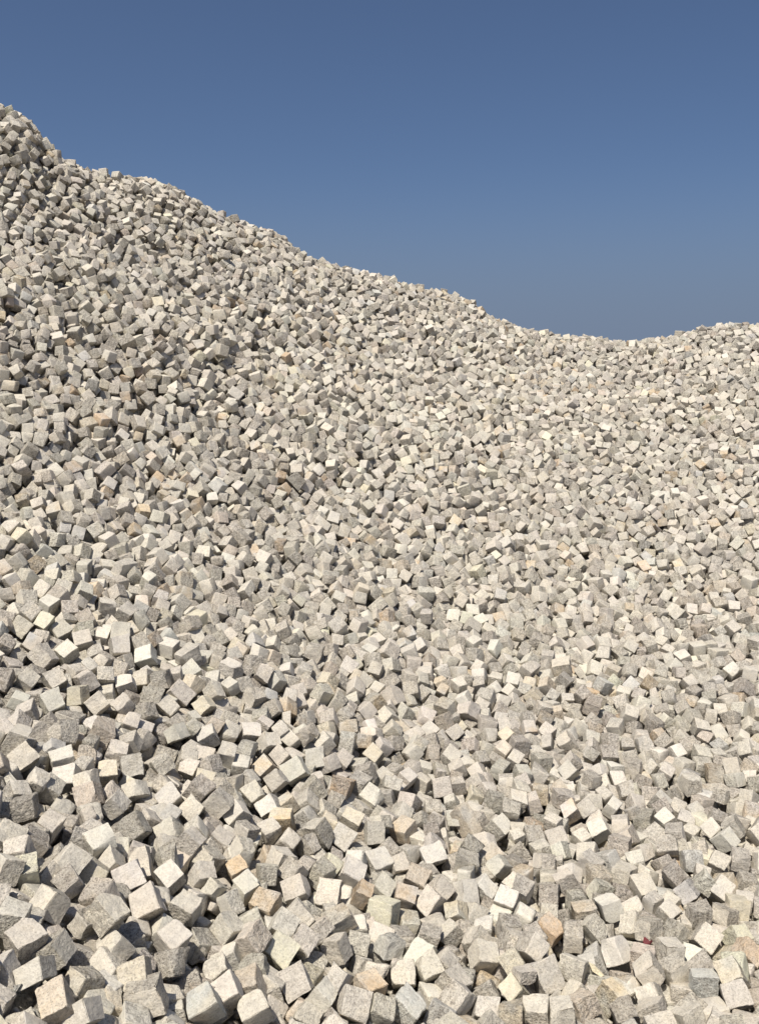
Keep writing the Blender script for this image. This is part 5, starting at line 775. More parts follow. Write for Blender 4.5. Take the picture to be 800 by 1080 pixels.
-8,13,-12,49,2,20,-9,11,-11,60,0,25,-14,26,-16,53,-5,47,-14,2,1,-2,2,21,-13,15,0,30,0,49,-14,-1,11,-24,-3,21,-11,5,7,
-37,-4,63,-6,-1,20,-58,8,32,-6,7,-1,-12,5,45,-10,11,8,-13,-4,18,-13,-6,20,-51,-1,28,-12,6,-39,41,-1,16,-9,34,8,6,5,29,
-13,35,-36,28,1,21,-7,11,-16,54,-7,20,-7,12,11,-5,-4,33,-8,0,24,-35,14,16,-6,-8,22,-35,-10,22,-8,15,-13,23,2,21,-8,24,
-25,36,3,20,-6,40,9,2,-2,22,-7,26,-31,30,-4,29,-15,20,33,-17,7,12,-2,31,-12,29,-11,62,-10,7,4,-4,5,17,-13,7,-55,25,6,
20,-7,-11,50,-29,5,21,-4,4,13,-28,0,24,-3,28,31,-2,-6,28,-8,4,-31,46,2,23,-9,-10,25,-46,3,19,-10,40,-24,22,-11,29,-9,
11,-11,28,7,20,-8,42,-6,8,11,40,-6,43,11,24,-13,25,-8,13,-28,-19,-1,95,-8,29,39,-2,-3,34,-6,-8,25,-50,2,24,-11,20,2,
13,8,33,-10,-10,10,-51,-5,29,-13,45,5,-1,9,24,-11,41,21,-1,-21,54,-18,26,-7,27,17,3,-4,-33,-39,6,-1,26,-8,22,4,12,-8,
12,-4,45,-33,10,0,35,-11,-34,50,-10,1,29,-13,-4,-52,34,3,21,-7,23,31,-20,3,36,-13,10,7,-9,14,-1715,-10,-1,3,5,1,23,
-13,-10,4,-28,-4,19,-12,0,-2,6,3,24,-7,4,6,49,-4,23,-12,15,0,-3,2,22,-9,4,1,-42,-1,28,-10,-4,4,-39,3,24,-11,-1,-14,35,
-3,49,-14,5,8,11,1,23,-14,-3,3,-39,5,21,-13,7,-3,19,-3,25,-12,-11,-15,-27,2,21,-10,16,4,6,1,25,-9,-12,11,1,0,23,-14,
-19,7,-57,-1,20,-11,10,7,2,2,20,-6,5,-25,53,-6,24,-8,10,-5,39,7,28,-10,3,9,-12,-3,21,-13,5,14,-53,4,23,-12,2,10,-4,0,
20,-12,7,-2,24,-4,44,-11,6,-7,43,5,20,-7,9,19,-17,-4,49,-9,12,20,-39,-2,54,-16,14,-19,29,1,15,-11,19,6,6,2,22,-9,11,
27,-10,3,25,-7,23,20,41,-11,22,-11,9,29,-36,9,36,-6,-15,37,-42,-11,57,-14,40,-23,8,14,39,-4,19,-19,45,-11,58,-8,7,21,
-25,9,20,-11,18,12,-5,5,17,-4,11,-14,52,-13,21,-9,21,-17,38,1,85,-12,10,-11,27,9,32,-5,32,43,-20,-5,29,-8,-9,38,-40,
-4,20,-11,20,9,-23,5,23,-9,26,43,-10,5,18,-5,22,47,-16,-6,42,-7,15,39,2,1,55,-9,10,-47,27,12,21,-9,38,-38,33,-19,28,
-9,8,18,-37,5,16,-11,2,26,-29,-2,33,-10,-15,-50,33,19,24,-8,37,-29,25,-11,25,-3,9,21,-27,0,19,-7,5,21,-27,17,13,-5,27,
-28,29,-15,68,-7,-13,55,-14,0,16,-4,38,8,-45,-14,35,-12,38,7,29,14,53,-5,55,17,-5,7,47,-11,-18,42,-6,-18,27,-10,5,-13,
40,3,31,-9,-3,3,-45,20,-1647,-16,-32,-5,-53,-1,24,-12,4,-2,44,2,18,-9,1,2,-21,-1,27,-10,8,-2,2,-8,23,-17,-5,-4,-55,13,
21,-20,-11,17,-53,-3,27,-10,4,2,-19,1,22,-13,8,-1,40,1,23,-10,-17,4,-35,0,63,-7,4,23,-38,-2,49,-8,11,16,-45,4,53,-6,2,
6,-5,5,17,-8,8,-27,44,-5,23,-11,-1,9,-36,-10,23,-13,25,-24,26,3,18,-9,9,-11,38,9,47,-10,17,13,-16,-7,22,-17,34,-27,13,
-3,17,-10,-1,40,-31,9,34,-11,36,8,-3,-4,18,-11,2,30,-49,3,46,-9,33,13,32,3,18,-6,16,19,2,-9,56,-13,15,12,-25,9,21,-13,
7,30,-28,-1,22,-9,-12,31,-50,-6,19,-9,33,5,12,4,27,-10,36,18,-12,13,15,-5,28,10,23,-13,56,-10,16,31,-7,-8,95,-11,9,30,
-49,12,23,-7,15,3,25,-4,65,-10,3,25,-19,1,25,-9,19,12,-2,2,17,-11,3,-45,39,-2,26,-7,-11,49,-27,6,46,-6,34,18,2,-14,46,
-11,8,-42,36,15,18,-8,27,-54,3,5,19,-7,-19,38,-17,-14,27,-6,22,14,-5,-1,82,-12,15,-6,29,6,18,-12,38,-29,-4,6,18,-13,1,
39,43,6,15,-1,-40,27,-34,13,13,4,-8,42,-14,-19,84,-10,-53,16,25,5,30,-8,13,-14,29,19,19,-10,45,-2,-8,-34,17,-6,-17,57,
0,4,28,-9,31,29,21,-2,45,-8,4,12,31,17,-1741,-11,8,-11,-57,-7,43,-11,-14,3,55,3,32,-15,-4,1,-25,2,20,-13,6,-1,44,5,21,
-13,6,3,31,-5,24,-13,14,4,9,-2,22,-10,3,-3,15,-1,28,-11,2,5,32,1,18,-11,4,-3,0,6,17,-9,4,8,-36,1,27,-11,-9,-1,-54,0,
24,-13,-9,20,-33,-1,29,-13,-9,12,-21,-5,20,-12,-2,-6,43,-1,25,-14,1,0,45,8,42,-8,-4,-10,58,-2,18,-9,13,3,30,3,30,-18,
28,-31,44,-1,83,-7,5,13,-37,1,25,-7,9,23,-32,-2,24,-11,-2,10,-23,1,21,-10,4,24,-47,5,25,-12,16,15,-16,-4,23,-13,6,10,
5,-2,21,-12,38,-21,42,-2,30,-19,9,21,-28,3,17,-12,24,10,13,-3,18,-6,22,4,7,5,57,-7,18,0,42,-5,17,-11,0,18,-50,1,25,
-11,11,33,-32,1,20,-6,19,-3,26,9,22,-9,1,17,-42,-4,23,-9,11,-43,32,-1,32,-8,27,-9,50,4,20,-4,6,21,-37,-7,22,-6,8,-29,
41,-4,42,-5,20,31,-29,-1,31,-7,5,-10,25,0,20,-4,13,-24,46,4,28,-10,20,-20,36,1,33,-11,30,4,33,-3,12,-7,-26,19,-45,4,
27,-9,-17,5,-47,5,57,-5,25,-23,48,-6,73,-10,19,39,-26,6,38,-7,28,46,-13,-10,36,-9,9,16,-15,8,22,-14,24,-2,36,-2,13,-9,
13,-51,27,-2,58,-8,-40,15,-42,2,23,-15,2,32,-28,16,38,-4,57,-9,-6,-11,66,-5,59,-4,15,-3,42,-9,-52,-15,11,30,21,-9,22,
-15,-10,-11,23,-9,14,-20,-43,-16,43,-5,-36,28,-32,11,14,-9,-15,-44,-4,2,-1730,-12,-1,15,-54,1,28,-9,1,2,11,-2,24,-11,
-12,-11,-2,-2,24,-11,1,0,-28,3,23,-10,-3,1,-18,-4,24,-12,2,0,2,6,21,-13,-8,-13,-43,-5,21,-11,10,-10,59,1,20,-11,10,6,
1,6,52,-9,5,4,4,-4,22,-12,-12,11,-51,-6,71,-10,1,2,-21,9,17,-14,4,-44,43,-8,20,-12,8,-17,18,5,31,-9,-2,3,-33,-3,23,
-16,2,0,3,4,22,-12,6,3,-11,3,20,-10,14,6,24,-8,19,-8,8,-6,28,2,79,-14,9,3,-6,2,40,-12,14,2,13,5,29,-13,30,15,28,0,13,
-6,17,9,3,-6,55,-10,19,-33,39,4,20,-12,11,17,-12,1,34,-16,8,18,16,-2,12,-10,7,24,-52,0,19,-7,10,12,-21,-7,25,-8,1,8,
-52,8,32,-11,17,13,19,7,43,-12,-22,26,-37,-9,14,-9,13,4,-5,5,45,-8,-23,39,-40,-5,26,-8,21,14,0,-4,33,-7,12,-8,35,2,44,
-8,20,1,7,6,21,-12,16,-18,48,-8,19,-15,23,-19,30,1,30,-7,5,-2,33,5,20,-7,9,13,-23,1,19,-5,13,10,11,-2,26,-12,-28,31,
-32,3,20,-7,2,-33,46,-2,24,-8,-25,9,-54,-3,48,-8,18,29,-20,4,90,-11,-26,16,-48,-3,36,-10,37,-14,26,10,27,-9,51,23,0,6,
19,-10,-23,54,-12,-12,33,-12,-38,-24,-28,3,17,-8,26,12,-6,3,19,-7,39,6,29,-3,77,-9,22,5,-37,19,14,-2,-39,-9,-9,-5,35,
-8,23,48,-6,-6,28,-6,-55,19,-21,-9,25,-13,-19,19,-40,7,34,-5,44,3,28,7,-1745,-9,12,12,23,3,27,-9,-1,-1,20,-5,22,-9,-1,
-8,40,3,24,-11,-16,1,6,2,45,-12,2,10,-1,-9,30,-8,-4,-3,22,11,34,-12,-11,22,-57,-7,24,-9,8,-9,-1,-1,25,-11,6,-7,-9,1,
53,-10,-7,5,40,1,63,-16,1,-19,55,-1,21,-14,5,1,25,-3,27,-14,-10,-3,-54,4,21,-6,3,3,29,1,22,-11,-3,-7,25,5,23,-12,9,19,
-17,-3,24,-11,12,2,-11,4,23,-12,32,18,16,0,22,-10,12,10,-22,-3,21,-7,-15,31,-47,-3,25,-11,6,5,-13,8,77,-11,6,27,6,-5,
15,-7,13,4,4,1,29,-9,-6,14,-25,0,19,-9,18,-1,12,3,37,-13,-1,-43,39,-7,33,-9,3,8,-59,-3,63,-12,29,-16,11,5,17,-17,31,7,
5,8,34,-15,38,1,0,-9,17,-6,23,12,-6,-1,35,-15,14,13,8,2,15,-12,-9,26,-53,2,16,-7,-13,21,-53,-5,29,-9,8,-17,24,1,72,
-14,2,-40,19,0,24,-12,22,9,-20,4,19,-9,17,-1,3,3,22,-14,0,23,-18,-3,32,-11,3,-33,49,-2,17,-8,11,-19,25,4,30,-9,25,18,
17,-2,18,-8,-8,17,-38,5,19,-9,12,9,-9,0,48,-6,1,33,-24,-4,32,-12,-6,0,-41,8,14,-10,20,10,-6,-6,27,-6,10,1,13,-3,18,-3,
40,-18,17,4,22,-10,46,-3,8,3,125,-5,36,-42,9,4,64,-5,-55,-4,-19,5,40,-5,21,36,7,-12,31,-12,44,14,6,3,21,-11,27,48,10,
-9,56,-9,-30,10,-54,8,19,-13,8,23,-7,17,43,-3,-23,44,-13,-5,-1796,-16,0,-4,15,-1,22,-12,-8,21,52,0,22,-12,-6,-20,-33,
-2,25,-12,-7,-2,30,3,42,-12,-7,-9,48,-2,21,-12,-12,-14,21,5,51,-11,-7,-4,16,-9,26,-12,3,2,-30,5,19,-14,-2,-6,-36,3,44,
-11,1,-2,52,-3,24,-12,-3,-3,51,0,20,-12,2,-5,7,-7,52,-14,3,-18,-11,10,18,-14,9,-4,38,-2,19,-11,8,-11,12,5,34,-9,0,7,1,
-3,19,-12,4,2,-12,2,45,-10,13,-9,47,2,18,-7,8,7,-8,-10,53,-13,30,20,-38,7,41,-11,5,-3,20,2,21,-7,14,4,18,-5,29,-10,15,
9,-7,0,22,-11,14,-13,38,3,26,-9,6,-3,49,3,19,-10,3,13,-38,-2,28,-11,-3,1,-58,-1,18,-10,17,2,-12,2,27,-13,14,-9,32,3,
16,-7,14,25,-25,-3,50,-13,11,10,-32,-5,17,-9,31,10,-4,5,26,-12,-8,29,-50,-4,27,-11,14,19,1,-5,42,-7,21,8,-29,4,32,-14,
-20,15,-47,2,16,-12,24,-27,27,3,46,-8,7,11,-18,-1,21,-10,10,-46,38,6,25,-7,2,9,-19,-4,26,-9,-3,15,-52,7,45,-10,15,-49,
30,-13,19,-13,19,16,-22,4,61,-10,3,12,-11,4,20,-10,-12,20,-37,-7,13,-6,21,4,17,13,88,-10,-9,28,-39,-8,22,-11,35,-13,8,
12,24,-7,26,-45,12,-12,34,-12,-5,12,19,-4,34,-5,-1,23,-45,9,149,-7,-17,27,-54,1,119,-7,-19,33,-45,16,-1824,-15,-1,-1,
0,-2,18,-16,0,0,-26,5,21,-13,3,5,-23,-13,49,-13,0,3,-32,-1,22,-11,18,-2,-53,-1,19,-13,8,1,38,12,29,-13,1,2,23,-3,22,
-15,1,0,21,-1,21,-17,3,-1,-24,3,28,-10,4,1,14,6,20,-9,-4,4,-39,-11,22,-12,2,-7,62,1,25,-5,0,2,44,0,22,-12,-9,-4,59,-4,
69,-12,10,4,-29,3,48,-16,4,-7,48,2,20,-13,-3,-15,39,0,27,-12,5,1,-7,4,44,-13,7,-8,45,-3,19,-12,14,2,38,-5,73,-9,20,-7,
17,6,23,-13,6,10,-43,4,17,-7,12,-8,44,-4,30,-15,-2,2,-37,1,18,-8,30,1,26,0,26,-10,10,10,-14,8,16,-3,26,46,-25,-7,35,
-10,-2,14,-31,-7,29,-14,-1,-15,31,8,18,-9,8,12,-5,0,19,-13,17,-3,26,-4,22,-8,10,4,3,-4,39,-5,20,-23,24,9,32,-7,-10,23,
-41,-3,22,-7,17,-16,42,-1,23,-12,4,-25,56,1,20,-9,12,25,-24,-2,19,-7,16,3,-12,-2,26,-10,23,-18,30,-2,23,-7,31,-5,3,8,
24,-10,20,12,-43,0,40,-9,22,19,-14,-1,31,-15,5,12,-26,6,26,-7,31,10,2,-2,42,-5,14,24,-24,3,26,-12,14,12,0,-5,68,-3,13,
1,18,3,43,-9,7,22,-21,-3,50,-5,-2,23,-37,-1,28,-13,28,-10,30,0,18,-10,13,-33,50,9,19,-10,43,-16,38,-10,35,-7,11,-1,22,
8,14,-4,-2,25,-36,-1,27,-10,8,36,-30,1,17,-8,18,7,29,-3,51,-8,-20,22,-43,6,27,-3,9,25,-14,-3,39,-9,18,1,28,16,-1682,
-11,3,3,-39,-2,23,-11,2,-1,-46,-2,27,-11,-3,7,25,1,20,-14,5,3,46,2,18,-16,5,5,-35,2,36,-16,0,13,30,-5,67,-9,-5,-1,15,
3,21,-12,4,4,20,0,19,-11,3,9,-30,-6,25,-15,3,-3,16,-1,62,-13,4,-2,34,4,76,-11,11,7,0,-1,42,-11,2,-8,50,1,22,-10,8,2,
20,-1,29,-15,6,-7,28,-1,42,-10,10,-6,17,0,24,-10,7,-2,13,-2,28,-11,3,1,-47,4,43,-12,2,-1,46,3,66,-7,21,-11,23,-4,29,
-12,1,-5,12,3,61,-5,19,5,16,-2,52,-14,17,-15,37,-1,23,-11,16,3,-20,7,67,-11,31,-8,20,-5,18,-7,10,4,-20,-3,29,-5,11,-3,
4,4,24,-9,5,15,-37,-1,22,-11,13,6,-9,-1,44,-8,13,-3,14,6,23,-11,23,-16,40,0,27,-12,2,34,-32,-9,24,-8,10,-3,-17,10,136,
-8,15,2,17,-4,45,-7,23,-7,20,1,44,-11,-11,36,-49,0,55,-8,1,14,-8,4,107,-11,16,26,-5,-2,34,-11,26,-1,25,3,15,-7,6,25,
-31,0,20,-3,13,20,3,-7,123,-11,28,-9,36,23,-1758,-10,0,2,-46,-6,22,-10,-16,-9,32,6,21,-12,4,2,-31,-5,75,-9,-13,-1,24,
2,21,-14,-8,-13,24,1,21,-14,10,-23,53,2,21,-8,5,15,-34,0,32,-6,-10,-3,-28,2,19,-10,0,-1,-26,-4,20,-11,8,-3,12,0,30,
-15,1,-4,-58,-1,22,-15,2,0,32,0,47,-9,2,-2,-17,3,43,-7,9,4,11,3,22,-10,2,10,-10,-5,22,-10,2,-1,-7,1,30,-16,-15,2,-58,
-3,16,-13,7,-7,25,2,19,-9,13,-9,35,-2,27,-10,18,1,-3,3,22,-11,9,1,12,-1,29,-7,1,-2,62,-2,20,-10,5,10,-35,-3,23,-9,4,9,
-44,6,20,-8,13,3,-8,-1,27,-9,6,6,-20,1,22,-12,16,-4,31,3,18,-10,-7,24,-55,0,47,-8,12,-17,35,-2,28,-9,6,7,-53,-3,91,
-14,24,0,16,-1,22,-9,20,-16,31,5,21,-14,23,7,-20,-4,22,-8,38,10,-6,3,27,-9,21,15,-6,1,23,-9,20,12,-14,-6,63,-11,12,25,
-33,-2,28,-12,12,-1,24,11,46,-15,13,28,-40,0,27,-14,31,-11,33,-2,23,-13,7,-10,47,2,20,-9,20,23,-31,-4,23,-11,13,-12,
52,1,26,-6,-16,29,-39,-2,107,-5,-4,35,-22,-1,54,-7,16,-10,35,3,19,-6,21,-21,31,8,19,-9,7,34,-47,-2,53,-10,5,19,-29,-5,
42,-10,11,30,-29,2,52,-9,-4,10,-53,0,20,-11,34,-13,11,17,10,-4,7,46,-1,-17,114,-19,16,-22,35,3,21,-6,10,17,18,27,
-1716,-14,7,18,52,-13,137,-9,21,-13,57,-1,25,-11,11,2,-15,6,26,-8,-10,1,-32,0,25,-12,-14,-8,19,-8,25,-10,-8,2,48,0,
182,-8,6,-1,-10,10,23,-14,-20,12,-26,-5,22,-11,3,0,-5,-5,21,-13,9,-24,52,2,47,-9,5,10,-21,-1,20,-11,2,-11,43,5,30,-11,
3,9,36,2,19,-8,8,2,5,-6,46,-9,7,4,-1,4,18,-8,-6,20,-59,-5,30,-13,23,36,-45,4,19,-8,13,21,-32,-2,23,-10,16,0,2,8,70,-8,
18,-1,3,-3,30,-13,-6,13,-42,-1,16,-7,12,-21,46,-5,23,-10,32,11,-2,2,15,-6,15,-41,42,4,36,-12,-1,39,-49,-4,40,-11,13,
-27,41,-7,21,-14,-9,-36,45,7,24,-7,33,-6,9,-3,26,-7,8,-9,44,2,46,-11,25,-4,13,8,27,-11,25,-4,54,-4,21,-13,19,-10,10,
-1,30,-10,4,15,-34,6,35,-10,9,41,-32,-5,47,-9,2,17,-28,-1,34,-13,7,-2,23,-1,22,-12,8,3,36,-3,16,-13,4,-47,39,5,24,-6,
17,12,-16,1,52,-14,-10,25,-28,-1,28,-5,17,9,-11,5,48,-9,-19,48,-28,-1,27,-9,23,-22,36,-7,34,-7,-5,13,-57,9,89,-10,3,
22,-27,-5,93,-10,26,13,-11,-5,30,-10,21,7,24,10,48,-10,7,5,36,16,-1735,-14,-3,-14,-42,-3,133,-8,0,10,-59,3,45,-11,2,8,
-50,-7,21,-15,6,-17,38,-2,32,-9,7,-10,-43,9,15,-9,7,1,9,-5,22,-13,23,11,-22,0,29,-11,2,-4,23,0,19,-11,7,-3,-26,-2,22,
-6,2,3,-44,2,92,-13,3,-21,29,8,45,-14,7,2,3,-5,27,-18,5,-12,15,-1,24,-15,9,-4,1,-1,64,-14,25,19,-23,3,20,-8,-6,33,-47,
-2,29,-13,16,8,-12,-3,21,-11,15,17,-28,-1,23,-10,7,-21,40,0,25,-11,-2,-14,44,12,51,-19,-3,37,-12,-2,40,-9,15,20,-19,
-8,47,-12,12,20,-35,9,20,-9,27,4,-8,-9,22,-9,7,31,-47,3,26,-12,21,12,-19,0,19,-4,3,21,-39,2,27,-12,29,-25,41,-5,21,-7,
19,-1,-20,2,50,-11,24,-2,2,3,45,-9,24,3,9,0,72,-8,15,13,-27,9,31,-7,16,0,53,-12,13,-6,11,18,-34,1,18,-5,-2,-23,54,-1,
47,-4,23,-10,5,0,39,-17,-7,12,-26,6,16,-11,-1,21,-41,1,20,-9,16,4,11,5,20,-8,11,9,-3,-12,74,-10,-20,40,-42,7,45,-10,
-15,25,-52,0,17,-8,13,11,-29,-3,100,-4,1,-25,51,-4,29,-10,2,-1,27,2,21,-13,22,-4,22,6,21,-10,-10,41,-43,-2,44,-10,19,
17,8,15,-1644,-11,4,-6,-27,6,71,-10,1,0,26,2,21,-14,9,7,25,-8,79,-13,3,4,-57,0,16,-14,1,-12,7,-3,65,-7,9,-13,24,5,30,
-15,0,0,18,-3,22,-12,5,-2,-48,2,22,-12,5,-5,38,3,45,-8,-3,-4,46,-6,24,-9,7,-6,-38,7,20,-13,-5,27,-52,-2,48,-9,18,3,
-12,4,30,-14,2,-22,56,2,21,-11,-4,5,-4,-10,24,-14,3,-11,39,5,41,-16,24,17,-17,-5,72,-11,8,6,-27,3,16,-2,10,-17,37,-2,
32,-11,15,-8,5,1,21,-7,-3,38,-49,2,26,-10,10,4,-22,2,22,-15,7,-9,52,-7,17,-10,22,14,-39,8,28,-9,11,-10,36,-5,40,-11,
-27,2,-41,-1,27,-6,6,-11,12,7,19,-10,7,-18,45,-7,37,-14,-11,-9,-27,3,14,-14,0,31,-17,1,77,-9,8,1,22,-3,21,-17,27,18,
-31,1,17,-7,4,-13,27,2,70,-7,0,14,-40,-3,24,-6,3,-7,29,3,18,-10,3,-6,22,-2,52,-10,15,34,3,-2,112,-10,-7,24,-47,7,28,
-10,39,-13,45,0,19,-9,20,16,-6,2,23,-8,11,20,-23,-4,17,-6,25,-1,3,-3,108,-11,3,-6,-19,-2,21,-10,13,12,-45,10,16,-7,17,
-16,36,6,25,-11,-16,34,-48,6,-1543,-14,14,0,-50,5,19,-12,3,-1,-34,-5,88,-15,16,8,-58,-5,90,-11,20,3,-29,7,53,-9,20,1,
-45,-3,25,-8,6,-6,-24,1,24,-15,-5,-6,55,6,20,-13,0,3,-28,-2,90,-14,0,7,-47,-2,30,-10,-4,-4,36,3,19,-12,7,-2,-41,1,20,
-11,5,-8,43,3,43,-10,11,-11,27,-5,24,-9,-4,24,-44,3,31,-12,-2,-13,61,-7,21,-12,-6,-14,54,-1,18,-11,14,9,-35,8,25,-10,
14,-11,33,-5,20,-6,22,21,-31,-5,25,-12,19,-2,-7,12,47,-10,1,20,-49,-4,22,-12,-8,28,-43,-5,44,-10,6,-26,49,3,32,-18,11,
7,-35,4,13,-6,23,21,-37,-1,29,-6,3,-6,19,-5,27,-9,11,-3,8,9,22,-11,23,2,28,-5,16,-8,16,9,-4,1,29,-10,16,-7,20,-4,78,
-13,9,-5,-8,4,17,-12,12,3,-9,-2,66,-11,8,2,-7,4,25,-12,23,-16,28,-2,46,-8,12,14,-18,-2,29,-5,5,35,-47,2,39,-8,7,-7,17,
3,70,-9,17,-15,51,-6,66,-18,23,-30,13,2,43,-10,15,-12,19,2,50,-10,14,48,-33,1,28,-12,9,-8,40,2,43,-10,10,21,-17,22,
-1528,-15,15,-20,53,-6,75,-9,5,0,-44,1,24,-10,1,5,-42,1,41,-9,4,2,32,2,67,-13,6,15,1,-2,55,-13,2,-3,12,-4,19,-8,6,-5,
0,-2,18,-5,12,-12,2,5,27,-9,9,-1,6,-2,51,-13,1,-6,7,6,18,-10,12,-14,48,4,19,-11,14,18,2,-5,94,-10,7,9,-13,-4,22,-9,18,
9,-26,-4,30,-9,11,0,-45,0,27,-12,-4,-8,46,4,18,-13,7,6,-29,-2,18,-10,20,0,1,8,18,-8,17,17,-5,-8,28,-9,24,5,11,8,28,-8,
-22,7,-50,-5,23,-10,10,5,13,-2,25,-13,14,-14,9,-1,22,-7,0,7,-40,-1,23,-7,-15,-21,49,11,33,-18,-5,16,-6,-2,54,-15,36,
-15,11,-2,28,-9,6,-3,40,-2,23,-10,9,-9,40,-1,23,-9,1,27,-45,0,66,-10,5,-28,53,3,215,-8,14,-6,-5,1,43,-12,3,26,-28,-4,
39,-6,-6,26,-56,6,24,-8,18,13,-15,1,53,-12,4,29,-17,-9,23,-13,18,-2,-2,4,33,-16,-9,5,-38,10,-2,-3,27,12,-9,-4,101,-10,
-3,28,-40,15,-1469,-9,33,-16,-11,0,183,-12,4,4,-9,1,18,-7,8,-1,7,2,26,-12,-6,8,-50,-6,22,-9,8,1,-9,4,66,-9,15,-4,15,3,
52,-8,-4,5,-39,-3,24,-12,11,1,10,0,16,-9,6,-16,39,-4,72,-13,20,9,-30,7,20,-8,0,24,-48,-2,25,-8,4,14,-10,1,46,-11,22,
-11,26,-10,26,-9,14,4,-12,10,28,-14,3,15,-38,-5,17,-11,13,23,-34,6,22,-15,15,31,-29,-1,89,-9,34,-5,-8,4,31,-8,22,2,58,
-6,43,-12,11,-9,40,2,22,-17,20,-7,34,-6,29,-11,-3,17,-51,4,37,-6,24,19,-43,-1,104,-10,18,0,41,-3,17,-10,15,-2,10,5,90,
-5,8,26,-45,-1,27,-8,24,-2,-4,-2,74,-6,-3,-5,35,1,66,-10,22,4,-5,4,19,-8,9,-28,51,1,165,-10,22,13,16,27,-1431,-7,-1,3,
-11,-9,209,-10,0,1,-5,-1,19,-12,14,-5,21,-2,23,-9,1,-13,35,2,23,-8,9,-1,-10,1,20,-12,8,8,-35,0,27,-13,3,-11,57,-1,30,
-11,-8,-14,57,-2,59,-10,21,-7,8,1,24,-13,21,7,-58,1,23,-10,9,-4,9,0,30,-17,9,-9,9,6,33,-10,28,34,-14,-6,29,-5,12,7,-9,
1,21,-8,10,2,-38,-2,20,-12,-16,-22,49,-3,52,-13,13,-38,39,5,21,-11,-14,-24,52,4,14,-8,14,-12,29,-1,36,-10,7,20,-46,2,
20,-10,0,-26,55,-6,40,-8,17,10,-31,1,32,-14,15,7,-29,2,23,-15,-1,24,-33,-2,21,-10,25,-2,-6,-2,20,-5,12,10,-41,7,30,
-10,7,18,-20,-3,64,-8,10,-11,40,1,27,-9,14,-4,41,2,23,-8,11,-8,-1,-2,20,-10,-2,31,-53,-3,45,-12,26,32,-31,1,35,-14,-9,
2,27,4,19,-8,13,5,37,-3,20,-9,3,-15,35,-3,18,-9,23,-16,35,4,47,-10,13,0,11,1,25,-14,-6,39,-42,5,21,-8,24,26,-19,-10,
44,-7,-31,19,-35,4,45,-8,-31,-31,35,-7,24,-7,24,45,-26,5,29,-11,34,-1,8,3,81,-13,-5,3,-35,17,-1447,-13,20,11,-19,6,29,
-15,7,2,-24,-6,206,-12,3,5,-18,1,22,-12,5,-1,29,-2,21,-12,16,15,-55,2,31,-11,-8,-4,54,-2,83,-9,5,-26,48,2,23,-8,24,4,
-3,1,30,-11,7,5,-26,0,25,-14,6,4,-31,3,59,-9,13,-19,31,-6,51,-10,19,0,-1,8,51,-16,-8,19,-56,-4,14,-7,-2,16,-57,-2,25,
-8,9,-10,53,1,18,-12,39,-7,-3,-2,33,-9,17,7,-25,-1,16,-5,3,23,-53,6,29,-10,16,-2,26,3,17,-8,-9,29,-41,-2,31,-16,-2,32,
-46,-11,16,-10,28,-5,-10,8,30,-10,9,-13,35,-3,51,-8,6,4,-24,7,39,-12,26,-14,23,-7,88,-12,5,22,-23,4,138,-7,7,39,-47,
-2,68,-12,21,-36,17,0,97,-8,7,7,-13,-2,27,-10,1,5,-58,8,22,-10,-15,26,-50,18,-1314,-8,-11,-3,40,-5,72,-8,3,-1,-38,7,
68,-13,9,6,18,0,91,-8,-1,15,-59,-8,23,-9,-5,-7,39,4,20,-12,5,-5,19,3,20,-10,10,0,-13,-2,56,-11,20,19,-36,8,19,-17,26,
6,4,-10,22,-11,-5,-21,48,6,13,-8,3,-20,49,-2,24,-13,7,-22,49,-6,20,-4,19,-24,28,-1,36,-11,24,-15,7,6,43,-9,4,-6,29,4,
20,-13,-7,34,-49,2,45,-11,12,-35,50,-10,31,-13,9,-26,11,5,21,-8,10,-2,-10,1,24,-11,4,24,-42,-7,20,-11,1,21,-56,4,92,
-6,15,-19,21,1,23,-5,-1,-25,47,0,24,-8,16,-14,21,-1,23,-9,16,-2,-3,2,19,-4,7,0,-27,-4,50,-12,12,27,-36,0,25,-13,0,-9,
47,-2,49,-7,-2,-2,25,1,21,-11,9,-6,5,4,30,-9,8,7,-27,2,22,-8,0,-6,-58,-1,26,-7,6,-1,2,-8,37,-6,11,-20,20,11,113,-11,
35,0,-7,-8,25,-5,21,-14,31,6,76,-9,1,10,-20,21,-1301,-13,9,1,-13,0,172,-12,0,6,-56,-1,61,-13,3,-3,4,4,17,-13,36,6,-3,
5,55,-15,4,-20,42,-5,20,-15,26,3,8,-10,18,-9,9,35,-45,11,26,-17,26,-9,23,-8,53,-14,-5,-19,51,3,13,-9,17,4,-6,0,22,-9,
13,-12,44,-3,33,-12,-2,-5,41,8,45,-6,12,10,-5,-2,21,-14,33,4,-7,-1,23,-10,19,6,-17,-3,22,-11,12,-16,26,2,68,-9,0,32,
-40,-1,29,-8,8,-9,50,1,65,-13,18,23,-19,-5,115,-5,17,17,-42,2,25,-12,-18,15,33,8,30,-12,-3,-3,32,-7,19,-11,11,-6,18,5,
26,-14,-3,1,39,-5,18,-8,4,21,-46,5,30,-13,11,-9,20,-2,23,-10,5,-1,-59,2,127,-9,26,-7,-26,-6,48,-13,23,4,3,4,25,-14,
-22,-18,41,27,-1136,-9,15,6,4,-1,23,-8,10,-14,25,3,67,-5,-5,22,-53,-11,81,-9,1,-6,-33,4,41,-8,10,15,-13,-1,20,-8,14,4,
4,4,20,-9,15,13,-24,0,36,-9,13,-28,38,-6,18,-10,13,-5,-24,-1,18,-10,38,10,-15,3,26,-9,23,-2,-4,2,26,-16,4,-13,12,-2,
